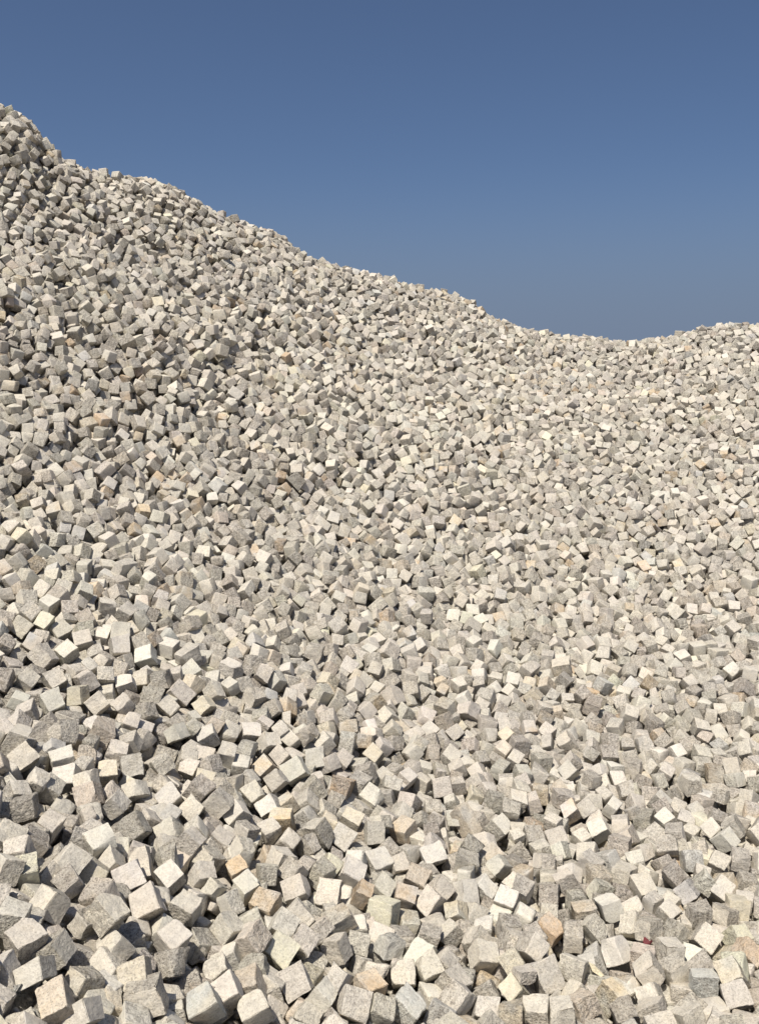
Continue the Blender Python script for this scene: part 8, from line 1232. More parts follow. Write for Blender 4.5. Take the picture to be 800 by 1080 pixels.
-1,20,12,30,9,15,3,40,14,21,-1,37,5,-38,22,-34,-4,23,4,16,10,7,-5,25,-1,7,7,-11,2,21,-3,-11,21,-42,-1,30,-7,12,6,47,
-6,18,-7,-28,39,-21,2,18,-6,6,19,3,14,22,3,25,-10,13,-6,27,3,-16,4,-20,-6,22,-4,17,16,-7,-1,14,5,30,-5,43,15,30,-2,
-13,20,-51,-11,23,2,-26,7,-50,0,19,3,10,17,8,-1,27,2,24,16,-7,5,23,5,3,40,-34,-6,21,3,23,1,29,6,36,-7,15,8,0,10,6,5,7,
-17,20,-7,31,-8,-21,17,-41,0,8,2,12,30,-54,-4,45,-7,18,11,-20,13,-1,5,50,3,17,-6,16,5,5,22,-46,-18,51,-9,30,42,-17,11,
12,-3,18,-7,-2,3,13,-1,-27,14,-42,-1,37,-17,-10,0,-18,-6,21,1,3,23,-35,12,17,1,28,15,15,4,19,-9,16,56,-3,-3,8,3,-29,
42,-7,11,33,2,-44,2,-15,-2,47,-5,14,19,-18,-8,8,0,-25,52,-17,-7,23,-3,13,22,23,4,21,0,26,24,1,-6,16,2,28,26,1,3,50,-7,
7,-8,47,13,-82,7,17,-45,0,-4,127,-8,19,4,17,14,-44,7,-7,-47,-19,-25,89,-1,23,19,11,19,13,6,-28,45,-6,-22,19,-8,55,2,
-7,22,0,7,17,41,13,-17,1,7,54,10,-5,-4,71,4,52,23,15,-5,39,-3,-3,46,-20,2,38,-7,-6,22,-8,17,-5,7,-2,55,-10,-8,19,3,25,
-7,-4,-5,75,-5,23,37,-14,17,7,-7,-2,34,20,-17,37,-7,38,27,-22,-6,46,-9,-19,24,-17,-9,24,-14,-9,-6,15,4,62,-2,4,-24,
-39,20,-1719,10,-5,-14,-47,7,17,1,-2,11,16,-6,15,-2,35,-7,23,5,34,-2,37,-8,47,5,11,5,13,6,-2,-9,25,-2,8,10,-11,29,23,
-3,-13,23,10,-28,23,-13,-29,-3,17,12,20,-1,-14,25,-49,-2,19,2,4,16,1,-5,29,2,31,19,-2,2,20,1,-13,19,-28,5,20,4,23,-2,
45,-2,31,3,-23,6,-41,-7,22,-3,-5,24,-25,7,17,3,29,-2,38,-3,27,4,0,24,-31,4,25,-3,-15,8,-54,-2,20,0,-27,4,-33,-6,21,-3,
13,12,12,3,20,1,17,15,12,2,20,0,17,10,24,2,19,4,18,11,22,1,19,3,34,-8,1,-5,35,-6,9,11,-20,7,28,-4,-7,8,34,-9,17,-1,13,
26,-20,5,29,4,-6,7,-21,-1,22,-1,19,10,4,0,17,4,-15,17,11,-4,18,3,-1,38,-34,21,27,2,26,32,8,-10,21,-1,5,32,-25,21,10,5,
-9,43,-2,-28,12,4,8,45,-17,3,53,1,-5,-4,-37,10,-11,12,17,54,13,-4,26,6,31,23,-8,-3,43,8,12,16,-43,-8,23,4,-32,-1,-52,
6,22,2,-7,-12,53,24,10,5,54,2,-28,-28,44,1,-6,15,8,22,13,8,11,-20,8,-18,36,-4,-15,22,-44,5,10,5,-12,10,35,18,30,4,41,
-12,-33,43,7,6,-16,-22,18,-69,70,-6,26,1,30,-1,17,-5,34,2,33,4,8,2,-27,30,-44,-4,25,1,22,-46,6,23,27,7,35,13,-20,-9,
42,-9,6,25,-24,2,11,-5,-39,16,-16,-14,36,-5,1,18,-38,7,11,-1,34,-19,-2,6,13,4,15,-39,18,-5,48,-1,-21,-37,-28,15,34,1,
35,-37,25,-19,29,-10,17,-2,16,-8,9,-5,-3,44,-26,7,48,-12,16,28,1,6,3,3,-34,30,-42,-8,12,5,17,9,42,20,24,7,11,24,-15,
-11,31,3,51,20,4,-24,51,-20,8,37,-46,20,-16,-4,47,27,4,-9,47,-8,9,17,-2,-8,36,-12,4,-1,14,5,21,-11,47,2,21,9,33,-1,39,
16,27,3,-1669,-1,13,14,-2,9,20,-1,-3,30,-24,-14,53,-1,-26,-15,12,14,5,-18,-11,52,-9,0,24,-10,28,6,15,5,14,0,20,20,-7,
7,14,4,48,17,23,-9,50,-9,4,7,16,-2,16,-1,23,-39,41,4,28,-1,-13,14,49,4,14,5,-9,26,-13,-4,28,3,5,7,37,2,21,-6,31,33,
-11,7,18,2,48,3,39,-4,25,1,1,22,0,-7,20,-2,18,-3,-29,6,15,6,43,-26,25,0,36,4,26,6,10,-3,26,1,35,-2,37,-2,18,-4,30,-21,
32,2,29,-12,23,-1,45,0,17,-9,38,-42,23,2,20,4,19,8,-9,-3,27,2,16,9,12,4,24,1,1,-6,-13,-6,22,3,-17,36,-47,5,23,4,5,23,
29,-6,16,-4,32,-6,11,6,42,-14,13,39,15,-6,12,-7,34,-6,24,25,9,2,8,23,-27,-19,37,-7,-4,29,24,-5,15,4,6,-4,-30,7,17,1,
31,15,-14,-8,14,-2,-23,6,-51,38,28,-9,-5,24,29,-39,45,-17,6,25,-36,18,-3,2,38,-38,20,-11,42,-12,28,22,50,-7,3,-3,51,3,
13,-1,15,0,11,34,-41,21,33,7,37,-25,11,-1,17,8,14,-49,26,-10,24,5,29,-50,18,-10,59,-16,44,-12,30,7,16,-3,16,-20,51,4,
11,6,17,-10,-7,-7,41,-1,-13,26,-45,0,11,6,-19,24,-41,20,18,7,-18,50,31,14,27,9,8,-40,14,3,22,2,51,17,17,-29,42,-1,-15,
23,-9,-6,25,-3,38,-19,0,46,-12,5,-24,42,30,-51,69,-7,13,15,-10,4,29,-11,-17,45,-31,20,2,-1,52,-29,10,-6,22,7,-23,37,
-13,28,19,9,52,-9,18,-34,0,-2,-53,13,-12,29,44,6,-36,26,18,-14,36,0,44,-24,-2,1,33,3,22,52,7,-17,17,-9,43,-21,8,11,19,
1,-6,-58,6,2,28,9,-39,-3,-49,-9,35,-2,10,21,-33,-10,19,3,27,20,-13,-3,31,2,-4,27,-34,17,-1680,0,-16,21,40,0,18,1,10,0,
-31,-9,21,-2,-20,8,14,11,23,0,7,11,-28,-7,51,-3,17,-28,-35,19,16,1,26,30,23,-16,19,-8,21,31,-28,9,23,-2,18,7,5,1,26,
-4,-5,24,-12,-2,24,-4,26,13,53,-2,21,-1,-50,9,-27,1,23,-6,-6,31,-48,-3,26,-2,13,-9,14,-1,22,2,-12,13,-55,7,17,3,-38,9,
-46,1,16,0,36,1,-3,3,18,0,8,-16,-5,-5,37,0,8,18,12,3,28,-2,22,12,16,-3,22,-7,48,-4,30,9,12,7,-19,28,-25,-12,18,2,27,
25,-10,7,30,-3,23,-39,37,6,18,3,7,3,3,-9,24,3,55,-20,5,-4,31,2,11,21,-34,12,28,-8,-1,21,-26,-17,24,0,29,-2,18,8,13,4,
26,-4,20,3,31,-9,42,21,17,-8,2,4,48,-7,15,11,29,1,44,-8,3,13,17,2,23,3,10,-14,38,-7,-16,49,-17,11,8,4,-2,-40,19,6,20,
-2,-19,45,-16,-8,8,2,-9,37,26,-19,63,-16,51,0,-17,-1,7,-5,-42,23,24,11,30,2,3,20,-10,0,25,2,-11,27,-5,-5,18,0,9,46,
-33,15,15,8,-24,18,-32,-5,18,6,37,24,27,-2,18,5,37,-33,8,40,29,5,-39,-22,37,-46,52,-12,11,-4,29,-3,17,-3,7,25,-35,11,
24,5,-26,20,-35,-3,16,7,-36,16,-23,9,27,8,48,-24,10,-20,26,-7,11,18,-20,29,-2,10,-14,46,-25,-33,66,-5,-8,25,-36,16,11,
2,27,-38,2,-15,66,-16,4,14,-38,14,5,3,25,1,-35,0,35,-6,43,-37,13,3,27,6,22,-11,36,-5,18,-1,28,-40,33,-2,26,-6,-18,-48,
7,1,47,-6,8,29,-27,22,-33,1,27,7,-37,-21,83,-10,-6,35,-29,-4,27,-8,26,16,8,8,-15,6,-17,42,-2,-4,52,-5,38,-29,0,16,9,2,
41,-33,2,-12,43,2,0,18,10,-3,30,-4,11,19,15,18,-1695,7,-4,11,-38,-7,24,-8,34,6,44,-2,73,-2,10,44,-36,8,21,5,-38,4,-41,
1,28,-7,33,16,25,2,16,-2,-29,7,-49,-8,24,-4,18,-12,50,3,19,-6,23,-19,14,8,28,0,6,21,23,-11,18,1,32,11,-27,3,22,5,-11,
35,-29,-1,51,-3,-16,10,-2,-1,20,-4,24,21,-17,4,20,-1,26,0,11,11,25,1,8,31,-28,-10,30,3,-18,2,8,-1,19,2,-16,-22,51,-8,
23,-10,0,-48,13,7,16,-6,-5,20,-37,1,24,-10,16,7,8,1,16,-7,-20,23,-47,6,29,-2,-12,20,-42,13,15,1,47,19,13,-16,24,0,19,
21,25,6,23,3,16,23,30,-8,32,-6,22,-1,35,-4,39,0,-23,14,9,1,18,-5,22,6,7,4,13,1,8,35,-51,2,19,-2,12,22,17,11,17,4,40,
-27,13,-8,16,4,20,37,-25,3,21,6,28,35,-23,-1,39,-7,37,28,-1,-8,10,-3,13,43,-29,10,29,-2,-40,-7,-25,-1,24,-1,-40,23,16,
1,33,4,20,21,20,-9,27,-3,28,11,20,-3,16,3,12,-43,15,2,31,-4,21,5,43,-3,17,-5,-18,11,-43,1,24,-2,24,-1,4,-6,56,-12,24,
43,2,7,19,4,26,3,-24,3,19,4,34,0,42,-1,40,0,18,22,-28,7,23,3,24,6,14,21,26,5,-38,39,-9,-6,27,8,35,26,-4,-20,26,4,-11,
-11,-41,16,23,2,18,-38,12,16,72,-2,41,14,-16,-34,10,2,-5,-28,54,0,25,0,23,15,-24,7,26,3,7,51,-9,2,20,3,-8,6,-18,13,26,
-5,44,-19,-8,14,-8,13,-20,-9,-5,-25,87,-3,-1,18,-17,-15,25,-7,13,45,-4,-1,-20,1,16,12,23,1,85,-14,-8,58,-14,3,34,1,16,
14,6,3,72,3,3,5,-10,19,-1738,0,11,-9,7,-6,21,-1,-23,11,-49,-4,43,-5,26,4,21,0,33,-8,-29,-1,0,3,12,-4,11,2,31,4,29,-5,
23,0,-27,4,22,-5,10,16,14,4,17,0,14,6,8,-8,24,-1,-15,-17,51,-2,26,-7,17,-14,54,-2,20,-6,6,16,17,6,24,3,17,19,4,0,24,2,
25,-4,49,-4,28,4,7,6,-20,8,18,3,-9,-1,-52,-6,18,0,-23,-27,37,6,28,0,-3,11,-22,-4,19,0,14,-8,6,2,26,0,4,19,-21,10,14,0,
41,-18,24,-11,22,1,16,8,-5,0,27,2,0,-31,50,-3,27,-12,-14,0,12,19,9,7,0,41,-13,-16,38,-12,4,15,-13,0,10,2,5,38,-40,8,
20,6,29,8,-13,-16,44,-10,5,10,-27,15,7,2,33,19,-10,11,19,4,-16,32,-14,-6,18,1,45,20,-11,-19,46,-12,27,8,33,12,24,5,
-20,44,-25,2,29,8,41,-4,36,4,23,8,21,-40,41,-17,35,-9,21,-8,2,-1,26,-8,-17,50,-16,13,9,3,29,25,-10,5,20,2,14,-11,28,
-12,27,6,24,-25,21,-1,18,2,-16,32,-17,9,36,-3,-2,28,-22,2,16,4,19,-38,43,-3,19,3,-16,-19,55,-16,70,-10,-9,-14,-19,29,
-38,6,-16,-9,-17,-14,71,-5,-3,20,-60,-7,17,-6,31,16,-20,0,10,5,41,-2,-2,2,47,-7,21,-19,55,28,1,4,41,-22,-23,-25,40,
-11,46,20,8,-1,26,-9,12,2,17,4,23,-5,21,-19,46,-2,14,4,5,12,-40,-1,25,1,-15,49,-8,-7,31,4,52,-26,7,5,36,0,32,14,-7,4,
16,2,43,19,-9,11,22,0,36,-26,-1,-27,53,-5,46,15,-7,15,36,-12,6,27,13,15,12,6,39,18,8,-12,9,7,46,31,-3,-3,36,5,-9,12,
-59,8,32,-1,16,20,-46,-14,30,-6,38,1,-13,1,23,4,29,-9,9,5,25,-1,15,19,17,-3,30,2,0,0,7,-2,22,1,2,2,20,19,-1742,-3,-3,
4,-12,6,19,-3,23,-7,11,0,20,3,-1,30,13,1,46,2,-17,23,27,-13,19,1,-5,7,-27,3,17,-14,27,-11,-18,14,27,1,22,25,20,-4,20,
2,6,5,-12,-3,23,-4,7,11,-5,-6,19,-1,-4,10,2,5,22,1,-11,16,-52,-1,25,2,2,3,34,-1,24,-5,-36,14,-45,-1,18,-1,8,-19,50,7,
12,6,-39,25,-41,-4,38,0,-36,13,-42,2,16,2,18,9,-30,3,25,1,4,35,-24,-4,28,1,-7,-1,-15,1,25,2,8,-3,14,2,23,-3,-2,18,-28,
-1,15,2,17,1,29,-6,21,3,20,-15,25,11,25,1,37,15,37,-3,25,0,22,24,13,-9,14,3,19,-23,39,3,35,-1,-6,19,11,0,17,-5,18,-36,
28,-5,30,-5,-5,23,-38,5,16,-6,6,-7,-12,9,31,-6,21,32,11,-1,12,0,-1,31,-23,-11,36,0,29,3,26,4,18,3,19,9,-11,-1,20,5,19,
9,9,19,8,6,55,-25,-3,-9,27,8,24,-40,41,-7,16,-1,30,22,7,-3,46,-2,26,8,34,5,21,0,27,-11,26,6,12,6,-26,27,-40,-19,37,
-10,42,13,7,6,14,0,-8,28,-16,5,17,-5,36,8,-14,7,10,3,13,-42,18,5,12,8,27,-41,0,0,53,3,-52,-17,-29,-11,29,-8,15,10,3,
23,-2,4,45,-35,-19,-4,33,3,29,10,45,-11,12,4,-39,-26,30,-12,51,-11,40,-28,16,2,8,2,35,-10,5,-6,17,-9,-17,-24,23,51,32,
6,19,41,11,-40,32,-1,29,-25,-2,5,49,-1,-2,-41,11,2,12,6,-12,-26,9,-6,45,9,21,45,13,10,33,3,17,41,-39,-6,22,1,-44,23,
-31,6,11,5,35,39,-29,2,12,10,13,-50,21,-16,20,3,-3,-14,32,-1,44,-10,-7,20,-51,-4,13,-6,-7,56,-21,11,41,-5,-10,26,-43,
-15,30,-10,-9,20,-49,11,25,-8,16,-1,6,19,-8,4,-9,-60,7,-14,50,-6,41,-17,6,-3,13,-1,12,16,1,-8,46,-5,-1,29,1,24,-1742,
-6,-4,31,-6,0,23,1,-5,-9,-55,0,17,0,26,-25,31,-11,79,5,22,-16,-32,7,22,4,4,6,3,7,20,0,-33,4,-45,0,17,3,-1,35,7,5,55,6,
-1,33,7,-9,23,3,15,13,42,-3,19,3,11,-13,33,-2,27,-7,6,-15,58,3,18,-4,15,-20,50,4,19,-2,19,14,-4,-5,30,-4,4,16,-13,4,
15,0,2,5,-38,2,27,0,19,1,6,-5,28,-5,37,-7,19,9,18,3,30,8,23,-3,27,-1,17,0,-38,-1,18,2,9,11,-7,-8,16,4,8,-14,40,5,42,5,
25,26,-13,6,31,1,-4,45,-17,25,4,6,-1,-54,18,-21,46,-4,49,16,5,-6,14,2,27,7,19,2,33,-2,24,17,37,-1,19,-3,15,37,-42,-2,
18,0,36,-18,9,13,34,-4,24,-2,22,-28,20,-8,31,-27,2,16,15,0,6,33,-42,-9,35,-9,44,9,15,3,16,-1,10,38,-24,20,5,12,5,-48,
33,-15,30,5,12,45,-39,-2,28,1,-2,11,-23,2,35,-3,29,-27,46,0,22,-7,16,15,22,-5,3,6,21,3,10,5,35,-1,13,22,-21,17,10,9,
28,-21,16,-14,37,2,-31,32,-35,1,24,-1,18,11,46,-1,49,-3,-24,52,-21,3,23,-6,47,-6,-4,-5,26,0,24,25,1,-6,19,-5,31,35,-4,
24,3,4,-15,51,-30,-16,17,0,-6,17,14,6,18,0,-44,-38,20,22,-2,7,20,-11,-47,-26,65,2,-20,1,-25,-10,40,-8,-4,26,-40,-5,24,
-8,0,-24,57,42,-28,0,-10,3,5,-30,69,6,-1,33,-40,22,6,10,13,36,-26,-22,44,-10,8,29,9,6,15,2,5,35,-2,-1,21,1,22,16,-5,
18,22,-5,-7,46,2,8,6,4,12,-48,7,-25,2,-2,35,34,29,-20,53,-2,-23,-29,16,36,-22,9,-29,23,0,-22,54,-4,45,31,-5,2,25,-1,
37,-49,8,-5,64,-13,11,-16,-32,2,24,-1,-5,12,-8,-9,57,-3,15,5,-38,26,-1763,-2,11,14,0,-6,22,-2,-2,-5,-3,5,17,-1,0,20,
-17,-2,21,1,19,0,6,3,25,2,5,0,-15,-4,54,2,1,1,26,10,19,-11,-35,2,-45,-4,20,2,-5,6,-36,6,24,3,22,30,28,-2,23,0,0,34,9,
-4,21,1,20,2,25,3,25,2,9,11,-27,2,21,2,9,13,-26,-7,29,-3,-10,-12,-13,-2,20,-5,2,19,-26,-1,16,0,16,-6,-22,3,19,3,13,-8,
25,2,37,-3,15,-2,49,-3,19,-2,-14,10,-52,5,24,-4,-4,18,-10,0,19,0,25,10,25,-2,22,-1,16,-3,22,0,14,4,15,-18,50,0,32,-4,
27,38,-11,10,20,0,17,7,13,-10,18,-4,20,12,12,6,36,-1,-13,26,-8,-1,29,-2,50,-6,0,-3,32,-5,3,-28,22,2,18,0,1,37,-40,12,
7,6,23,-36,-3,-2,19,10,42,-19,5,-4,19,4,45,-11,-14,17,27,-6,-2,39,-32,-23,44,-10,48,10,-7,-1,14,5,42,-3,12,9,16,6,31,
40,-21,-8,40,-3,21,-5,10,0,17,0,35,-27,24,-4,30,7,-2,8,55,3,19,1,17,40,-37,-3,20,-2,9,-34,37,3,23,3,-9,27,-41,11,18,6,
34,13,-9,7,20,2,-35,-40,-22,-6,31,6,15,-26,44,-13,9,7,15,-27,42,10,46,0,-18,24,-51,-3,12,7,-7,-44,40,-9,32,1,15,-14,
38,13,9,6,20,0,18,9,13,10,27,42,-36,-2,24,4,41,30,-11,10,29,3,-41,8,-8,-33,53,-3,22,13,-7,4,28,-13,-11,-53,9,28,17,-6,
-32,-3,44,-17,39,-7,-12,7,-20,-8,10,5,44,17,-25,68,0,7,30,31,-31,-70,60,0,-4,12,35,4,28,-7,-28,14,-41,18,16,-7,10,-48,
-12,-9,-9,4,4,28,-27,-15,44,-11,-29,26,-7,28,-14,-2,2,12,42,-2,15,4,51,19,-22,-10,51,-4,57,14,-11,-7,38,-12,11,27,-28,
1,11,-5,-24,-24,-9,7,50,-12,-7,18,-28,-6,17,-6,32,43,-28,-11,43,-4,-4,14,-14,-1,35,4,4,2,32,22,-1774,2,5,-2,36,-3,22,
2,4,7,-15,4,24,-1,15,20,6,-1,25,-1,-3,28,12,15,48,6,19,-10,7,-20,19,3,-5,3,-30,2,23,-2,15,0,-23,5,55,-6,15,10,38,0,18,
-4,29,-6,28,-1,25,-2,11,24,6,1,21,0,11,-4,15,1,20,2,9,-17,50,2,23,4,6,5,35,-8,19,-2,12,-42,30,3,15,2,-9,16,-37,1,32,0,
-36,22,-41,2,26,5,8,8,-12,5,25,2,21,2,22,-6,22,0,11,5,-8,5,18,-1,8,-25,46,-6,26,1,7,19,-32,0,19,4,12,-6,29,5,22,2,15,
7,11,0,24,-6,21,6,15,-1,20,-2,16,14,-13,8,16,2,21,-21,45,-9,33,-5,-27,4,-45,0,15,2,38,19,-14,2,34,-4,26,-1,41,1,18,1,
-9,-43,19,-3,32,0,37,17,-11,13,18,5,36,27,-3,-13,48,-3,20,9,-29,-5,20,-10,15,-53,23,1,17,-7,-7,-1,8,7,20,3,36,7,11,-1,
25,4,-8,19,12,-2,23,-4,34,17,-8,-2,16,2,8,23,-58,12,24,8,36,1,4,0,31,6,9,7,-9,-14,24,-3,3,20,-30,6,17,-2,13,-43,29,-4,
55,-8,-25,38,-14,8,4,8,-8,44,-11,-5,48,-4,1,19,-22,-3,26,-13,3,-26,56,0,11,-5,30,14,-6,5,16,0,15,-37,27,11,21,6,43,
-24,25,0,22,4,4,44,-18,-13,55,-3,-8,-13,60,25,15,-3,35,-28,-1,-10,24,3,18,-26,28,30,-20,3,-43,32,23,-43,85,-12,-42,
-21,-25,-1,12,-3,35,15,-24,11,-24,7,-3,-44,-26,50,20,4,-40,-38,5,-32,77,-1,-14,45,6,7,7,8,46,1,26,-18,4,8,32,32,-6,-4,
40,-8,57,18,-15,-6,23,-9,34,-21,36,14,-18,6,-30,19,47,-4,53,-12,16,-34,23,-19,39,-8,35,-5,-38,2,21,-10,51,-17,-4,32,
-60,3,-32,-27,13,2,98,-1,46,-15,28,-38,61,-3,4,16,32,20,-1732,3,2,2,49,-9,24,2,-3,-9,-15,6,17,-1,-10,0,49,2,58,-3,19,
15,33,-3,18,-18,3,5,1,5,16,2,22,2,2,9,43,3,37,-15,30,-13,38,0,-10,11,-29,-2,18,-10,33,7,2,5,22,2,7,-14,1,6,21,-1,17,
14,19,-7,20,-1,34,-2,23,1,24,1,1,-4,1,-3,18,-1,33,-13,33,5,22,0,3,-15,49,-4,22,2,7,-13,-10,6,34,-7,-19,-22,-37,-1,17,
-4,39,12,-18,8,19,3,-20,30,-27,-1,22,3,28,-16,23,-9,17,5,11,0,26,-3,29,0,25,-12,18,1,27,-4,-5,7,3,3,20,-1,16,-13,37,2,
23,-1,17,-1,11,0,21,-6,26,-7,11,-8,27,-15,3,22,-33,11,4,1,19,-37,13,-6,46,-10,-28,50,-20,1,8,0,23,-14,-2,9,32,1,-17,
20,-47,-11,30,-9,23,7,-37,3,7,-2,23,-48,10,-3,32,-6,10,-18,36,5,9,3,11,-51,15,-4,17,3,3,25,-27,0,39,-6,8,0,-21,5,14,
-3,7,48,9,-4,39,-2,8,38,-30,-1,20,-2,5,24,-57,6,26,3,16,12,14,10,17,6,8,-41,39,-16,28,2,20,-12,16,-2,46,1,22,8,-15,4,
35,-7,-14,23,-52,0,15,-1,1,34,-19,4,29,-1,-3,24,-23,0,13,3,29,2,34,2,20,7,26,19,-6,0,24,5,-14,25,-46,4,21,6,25,-13,45,
1,33,-4,-14,22,-6,0,19,-12,37,-20,19,-17,18,-8,17,20,2,30,-4,5,24,3,40,2,53,2,-4,28,-25,-21,44,1,-16,-2,-20,43,-12,9,
-14,-22,46,-35,62,-6,46,-20,11,14,48,0,21,44,13,-1,20,4,-25,33,-27,9,17,9,-12,7,-1,-5,31,-3,-42,8,13,-8,2,5,53,7,19,
-17,11,-1,43,-14,39,-6,63,-19,-46,23,30,32,10,-6,44,14,-3,32,-21,11,-22,36,-2,-42,59,-9,18,-26,-32,-13,53,-7,-14,26,
-51,15,15,2,-40,26,-35,-21,65,-4,-5,-8,22,6,-1818,5,4,-10,35,11,29,0,-13,-6,-52,-12,48,2,-39,15,43,10,17,0,0,19,-13,0,
22,2,-3,4,56,-4,50,4,15,-31,-51,10,41,-4,23,10,35,-2,15,0,21,-1,36,-2,35,3,3,12,28,7,24,-4,-23,-7,-18,1,16,-3,14,-5,
27,-7,23,-1,29,8,-8,-1,29,-5,33,28,42,-5,17,-3,20,0,-15,2,16,0,2,-26,57,3,35,4,-17,-10,18,1,21,-7,9,-27,23,3,14,4,5,
-6,-4,5,52,-4,9,31,7,-1,12,3,8,16,5,-6,29,3,18,9,-5,-2,24,2,18,10,2,5,21,4,23,1,43,-1,24,-1,16,14,-17,0,24,2,-6,14,40,
4,27,-2,25,-5,32,-11,25,-11,18,-1,22,4,14,-1,6,27,-33,5,27,-7,-8,20,-41,2,16,-8,35,4,33,-6,12,-4,48,-16,-1,10,39,5,13,
-17,45,-9,39,-18,-5,30,-5,1,-1,3,-33,39,-29,9,17,5,20,44,-3,2,35,1,-16,21,-34,-10,5,8,-12,29,-36,-2,24,2,45,17,-22,7,
17,2,1,22,-28,-3,50,1,-23,34,-46,6,15,6,35,-31,15,-3,19,6,9,10,-15,-11,49,-15,-5,10,-56,9,12,-2,19,21,-13,1,20,-3,23,
-16,32,2,27,7,7,3,9,-7,19,5,0,-19,33,4,27,-2,7,-27,32,-5,24,0,22,13,0,5,13,5,7,31,-25,2,28,3,12,13,-8,4,21,2,-43,31,
-23,0,23,6,33,-14,29,-5,32,-8,12,52,-9,14,-4,4,52,23,23,-5,27,-2,-43,6,-17,-11,42,-4,19,9,10,-1,13,0,2,-28,21,10,48,
-3,54,14,0,7,17,1,-1,29,-40,15,8,3,26,-30,-2,37,-1,6,-6,14,25,-50,38,8,7,18,24,7,26,8,0,28,-52,-11,87,-4,-3,23,-6,-5,
16,-6,55,-11,14,44,-27,8,-14,50,21,-8,19,1,-35,-12,-5,-40,82,-8,53,-9,9,13,50,-2,-48,13,-8,-14,35,-6,17,13,30,10,
-1766,5,-1,-20,-23,3,-1,-14,-13,7,-11,-4,27,0,-16,4,39,8,16,8,11,26,7,-4,28,-10,-5,6,-21,-2,28,-13,-32,-17,-28,-6,19,
3,1,-10,-23,9,23,-2,16,-1,33,-5,20,1,0,-18,60,-1,23,-1,5,-11,31,1,20,2,0,43,-44,0,30,4,15,1,0,8,25,3,-3,-12,-55,-4,15,
-5,23,-15,27,-5,27,-3,13,-20,-25,2,17,-3,25,12,-12,4,23,4,0,8,-39,-9,23,4,16,-3,15,4,28,2,-3,6,-34,-4,12,-4,-40,45,4,
13,27,-2,8,-26,31,-4,31,-9,8,-3,22,2,21,-8,-2,10,-46,-9,22,-6,16,-26,52,5,22,0,21,7,-29,-2,19,3,18,4,8,10,18,2,37,10,
5,-4,33,-2,3,20,-29,7,16,5,-2,21,-40,-7,34,-4,-18,6,13,-3,22,-3,18,17,-38,5,22,-7,17,-11,45,0,8,1,4,16,-15,-3,18,0,6,
-25,33,0,15,5,46,8,7,7,34,6,-8,49,-34,-9,30,0,4,26,-46,0,20,3,12,16,-6,5,25,-6,15,20,-24,9,13,1,22,26,-29,-17,37,-2,
16,14,-5,4,15,0,30,3,24,1,32,1,30,3,-40,-12,33,-9,20,15,0,11,20,-4,26,-12,30,-1,23,0,16,-8,19,5,20,-2,-24,-22,-54,1,
22,-2,21,-8,16,-6,26,-8,52,11,7,3,20,-5,5,25,-53,2,25,-8,12,-4,37,5,19,1,6,30,-13,-1,29,-1,15,21,12,-2,17,4,-15,34,
-39,-2,22,5,16,-11,13,3,47,1,-12,42,-31,2,32,-7,-44,-2,-25,-5,27,-9,-14,21,-45,2,11,-3,26,-4,38,-10,34,-9,7,28,-22,65,
-15,-1,47,21,-7,-48,32,2,-10,27,-15,-3,19,-2,50,-20,6,8,22,3,17,-52,21,-1,59,3,1,28,-7,-1,17,4,-29,16,-38,0,36,-3,-1,
4,32,22,23,-3,-41,32,24,-3,6,7,25,43,-16,-5,96,-1,-42,-8,-37,2,19,0,3,-41,11,-8,26,-11,1,18,-14,-14,42,-3,40,41,20,7,
-1765,7,-18,-8,26,6,26,1,10,22,54,-2,21,2,-11,0,2,-5,22,0,-8,-18,59,4,22,3,-1,-5,-7,2,50,5,-16,14,55,3,18,2,-4,15,-42,
-2,21,-2,-7,5,21,-4,24,-2,2,15,28,-3,24,2,1,0,-10,0,26,-2,21,6,6,5,21,2,8,7,-32,-1,19,-5,-7,-29,44,-1,23,1,10,2,-43,
-3,21,-2,-10,8,-57,1,28,-13,4,6,21,-3,18,-3,27,-17,15,9,24,5,-5,8,-18,1,23,-1,-4,16,-41,0,26,0,10,-22,54,-2,38,-1,5,9,
21,1,20,5,18,-5,44,4,31,1,9,8,20,-5,23,-3,9,19,-18,1,17,1,24,-12,32,-3,23,0,18,6,-2,9,18,3,35,22,-20,-1,34,-1,17,-5,
14,-7,17,2,31,-20,13,1,35,-5,-18,-31,37,9,11,4,29,23,-31,-9,27,-6,12,24,-37,0,20,3,5,39,-36,2,28,0,-35,18,-31,-4,13,5,
14,-15,29,2,22,0,11,-43,38,2,29,-6,14,-17,47,8,10,2,2,-51,23,-12,43,-6,22,18,-5,2,12,0,3,23,-35,1,13,5,1,23,-30,-6,34,
4,19,0,-2,3,35,-5,10,16,-23,-3,16,-2,19,11,-18,6,19,-1,35,-2,47,0,35,-9,17,-7,43,-5,12,0,8,37,-42,18,25,3,21,-15,22,
-13,30,-5,9,22,-22,5,10,7,34,-17,28,1,36,-2,17,6,-8,5,16,0,24,-32,41,0,19,4,-3,24,-51,-7,38,-8,-14,26,-47,0,5,3,43,34,
-9,2,28,7,29,-5,19,-6,26,3,-4,-5,-31,11,32,-6,-22,9,-56,0,17,-10,51,-25,-22,-5,14,-12,-37,28,8,2,18,1,28,-6,4,1,20,2,
14,41,-32,53,25,6,-30,-5,22,-48,43,-2,26,37,11,-2,16,8,24,40,-3,8,19,5,-28,-46,29,-6,26,4,-19,-21,52,16,34,4,24,-53,
-1,-8,43,-6,-2,-4,-21,3,14,4,48,1,-7,-3,36,-1,48,8,-5,6,13,5,-40,7,-11,-5,18,4,-4,26,-1,-9,38,-7,-27,-3,-7,12,14,-3,
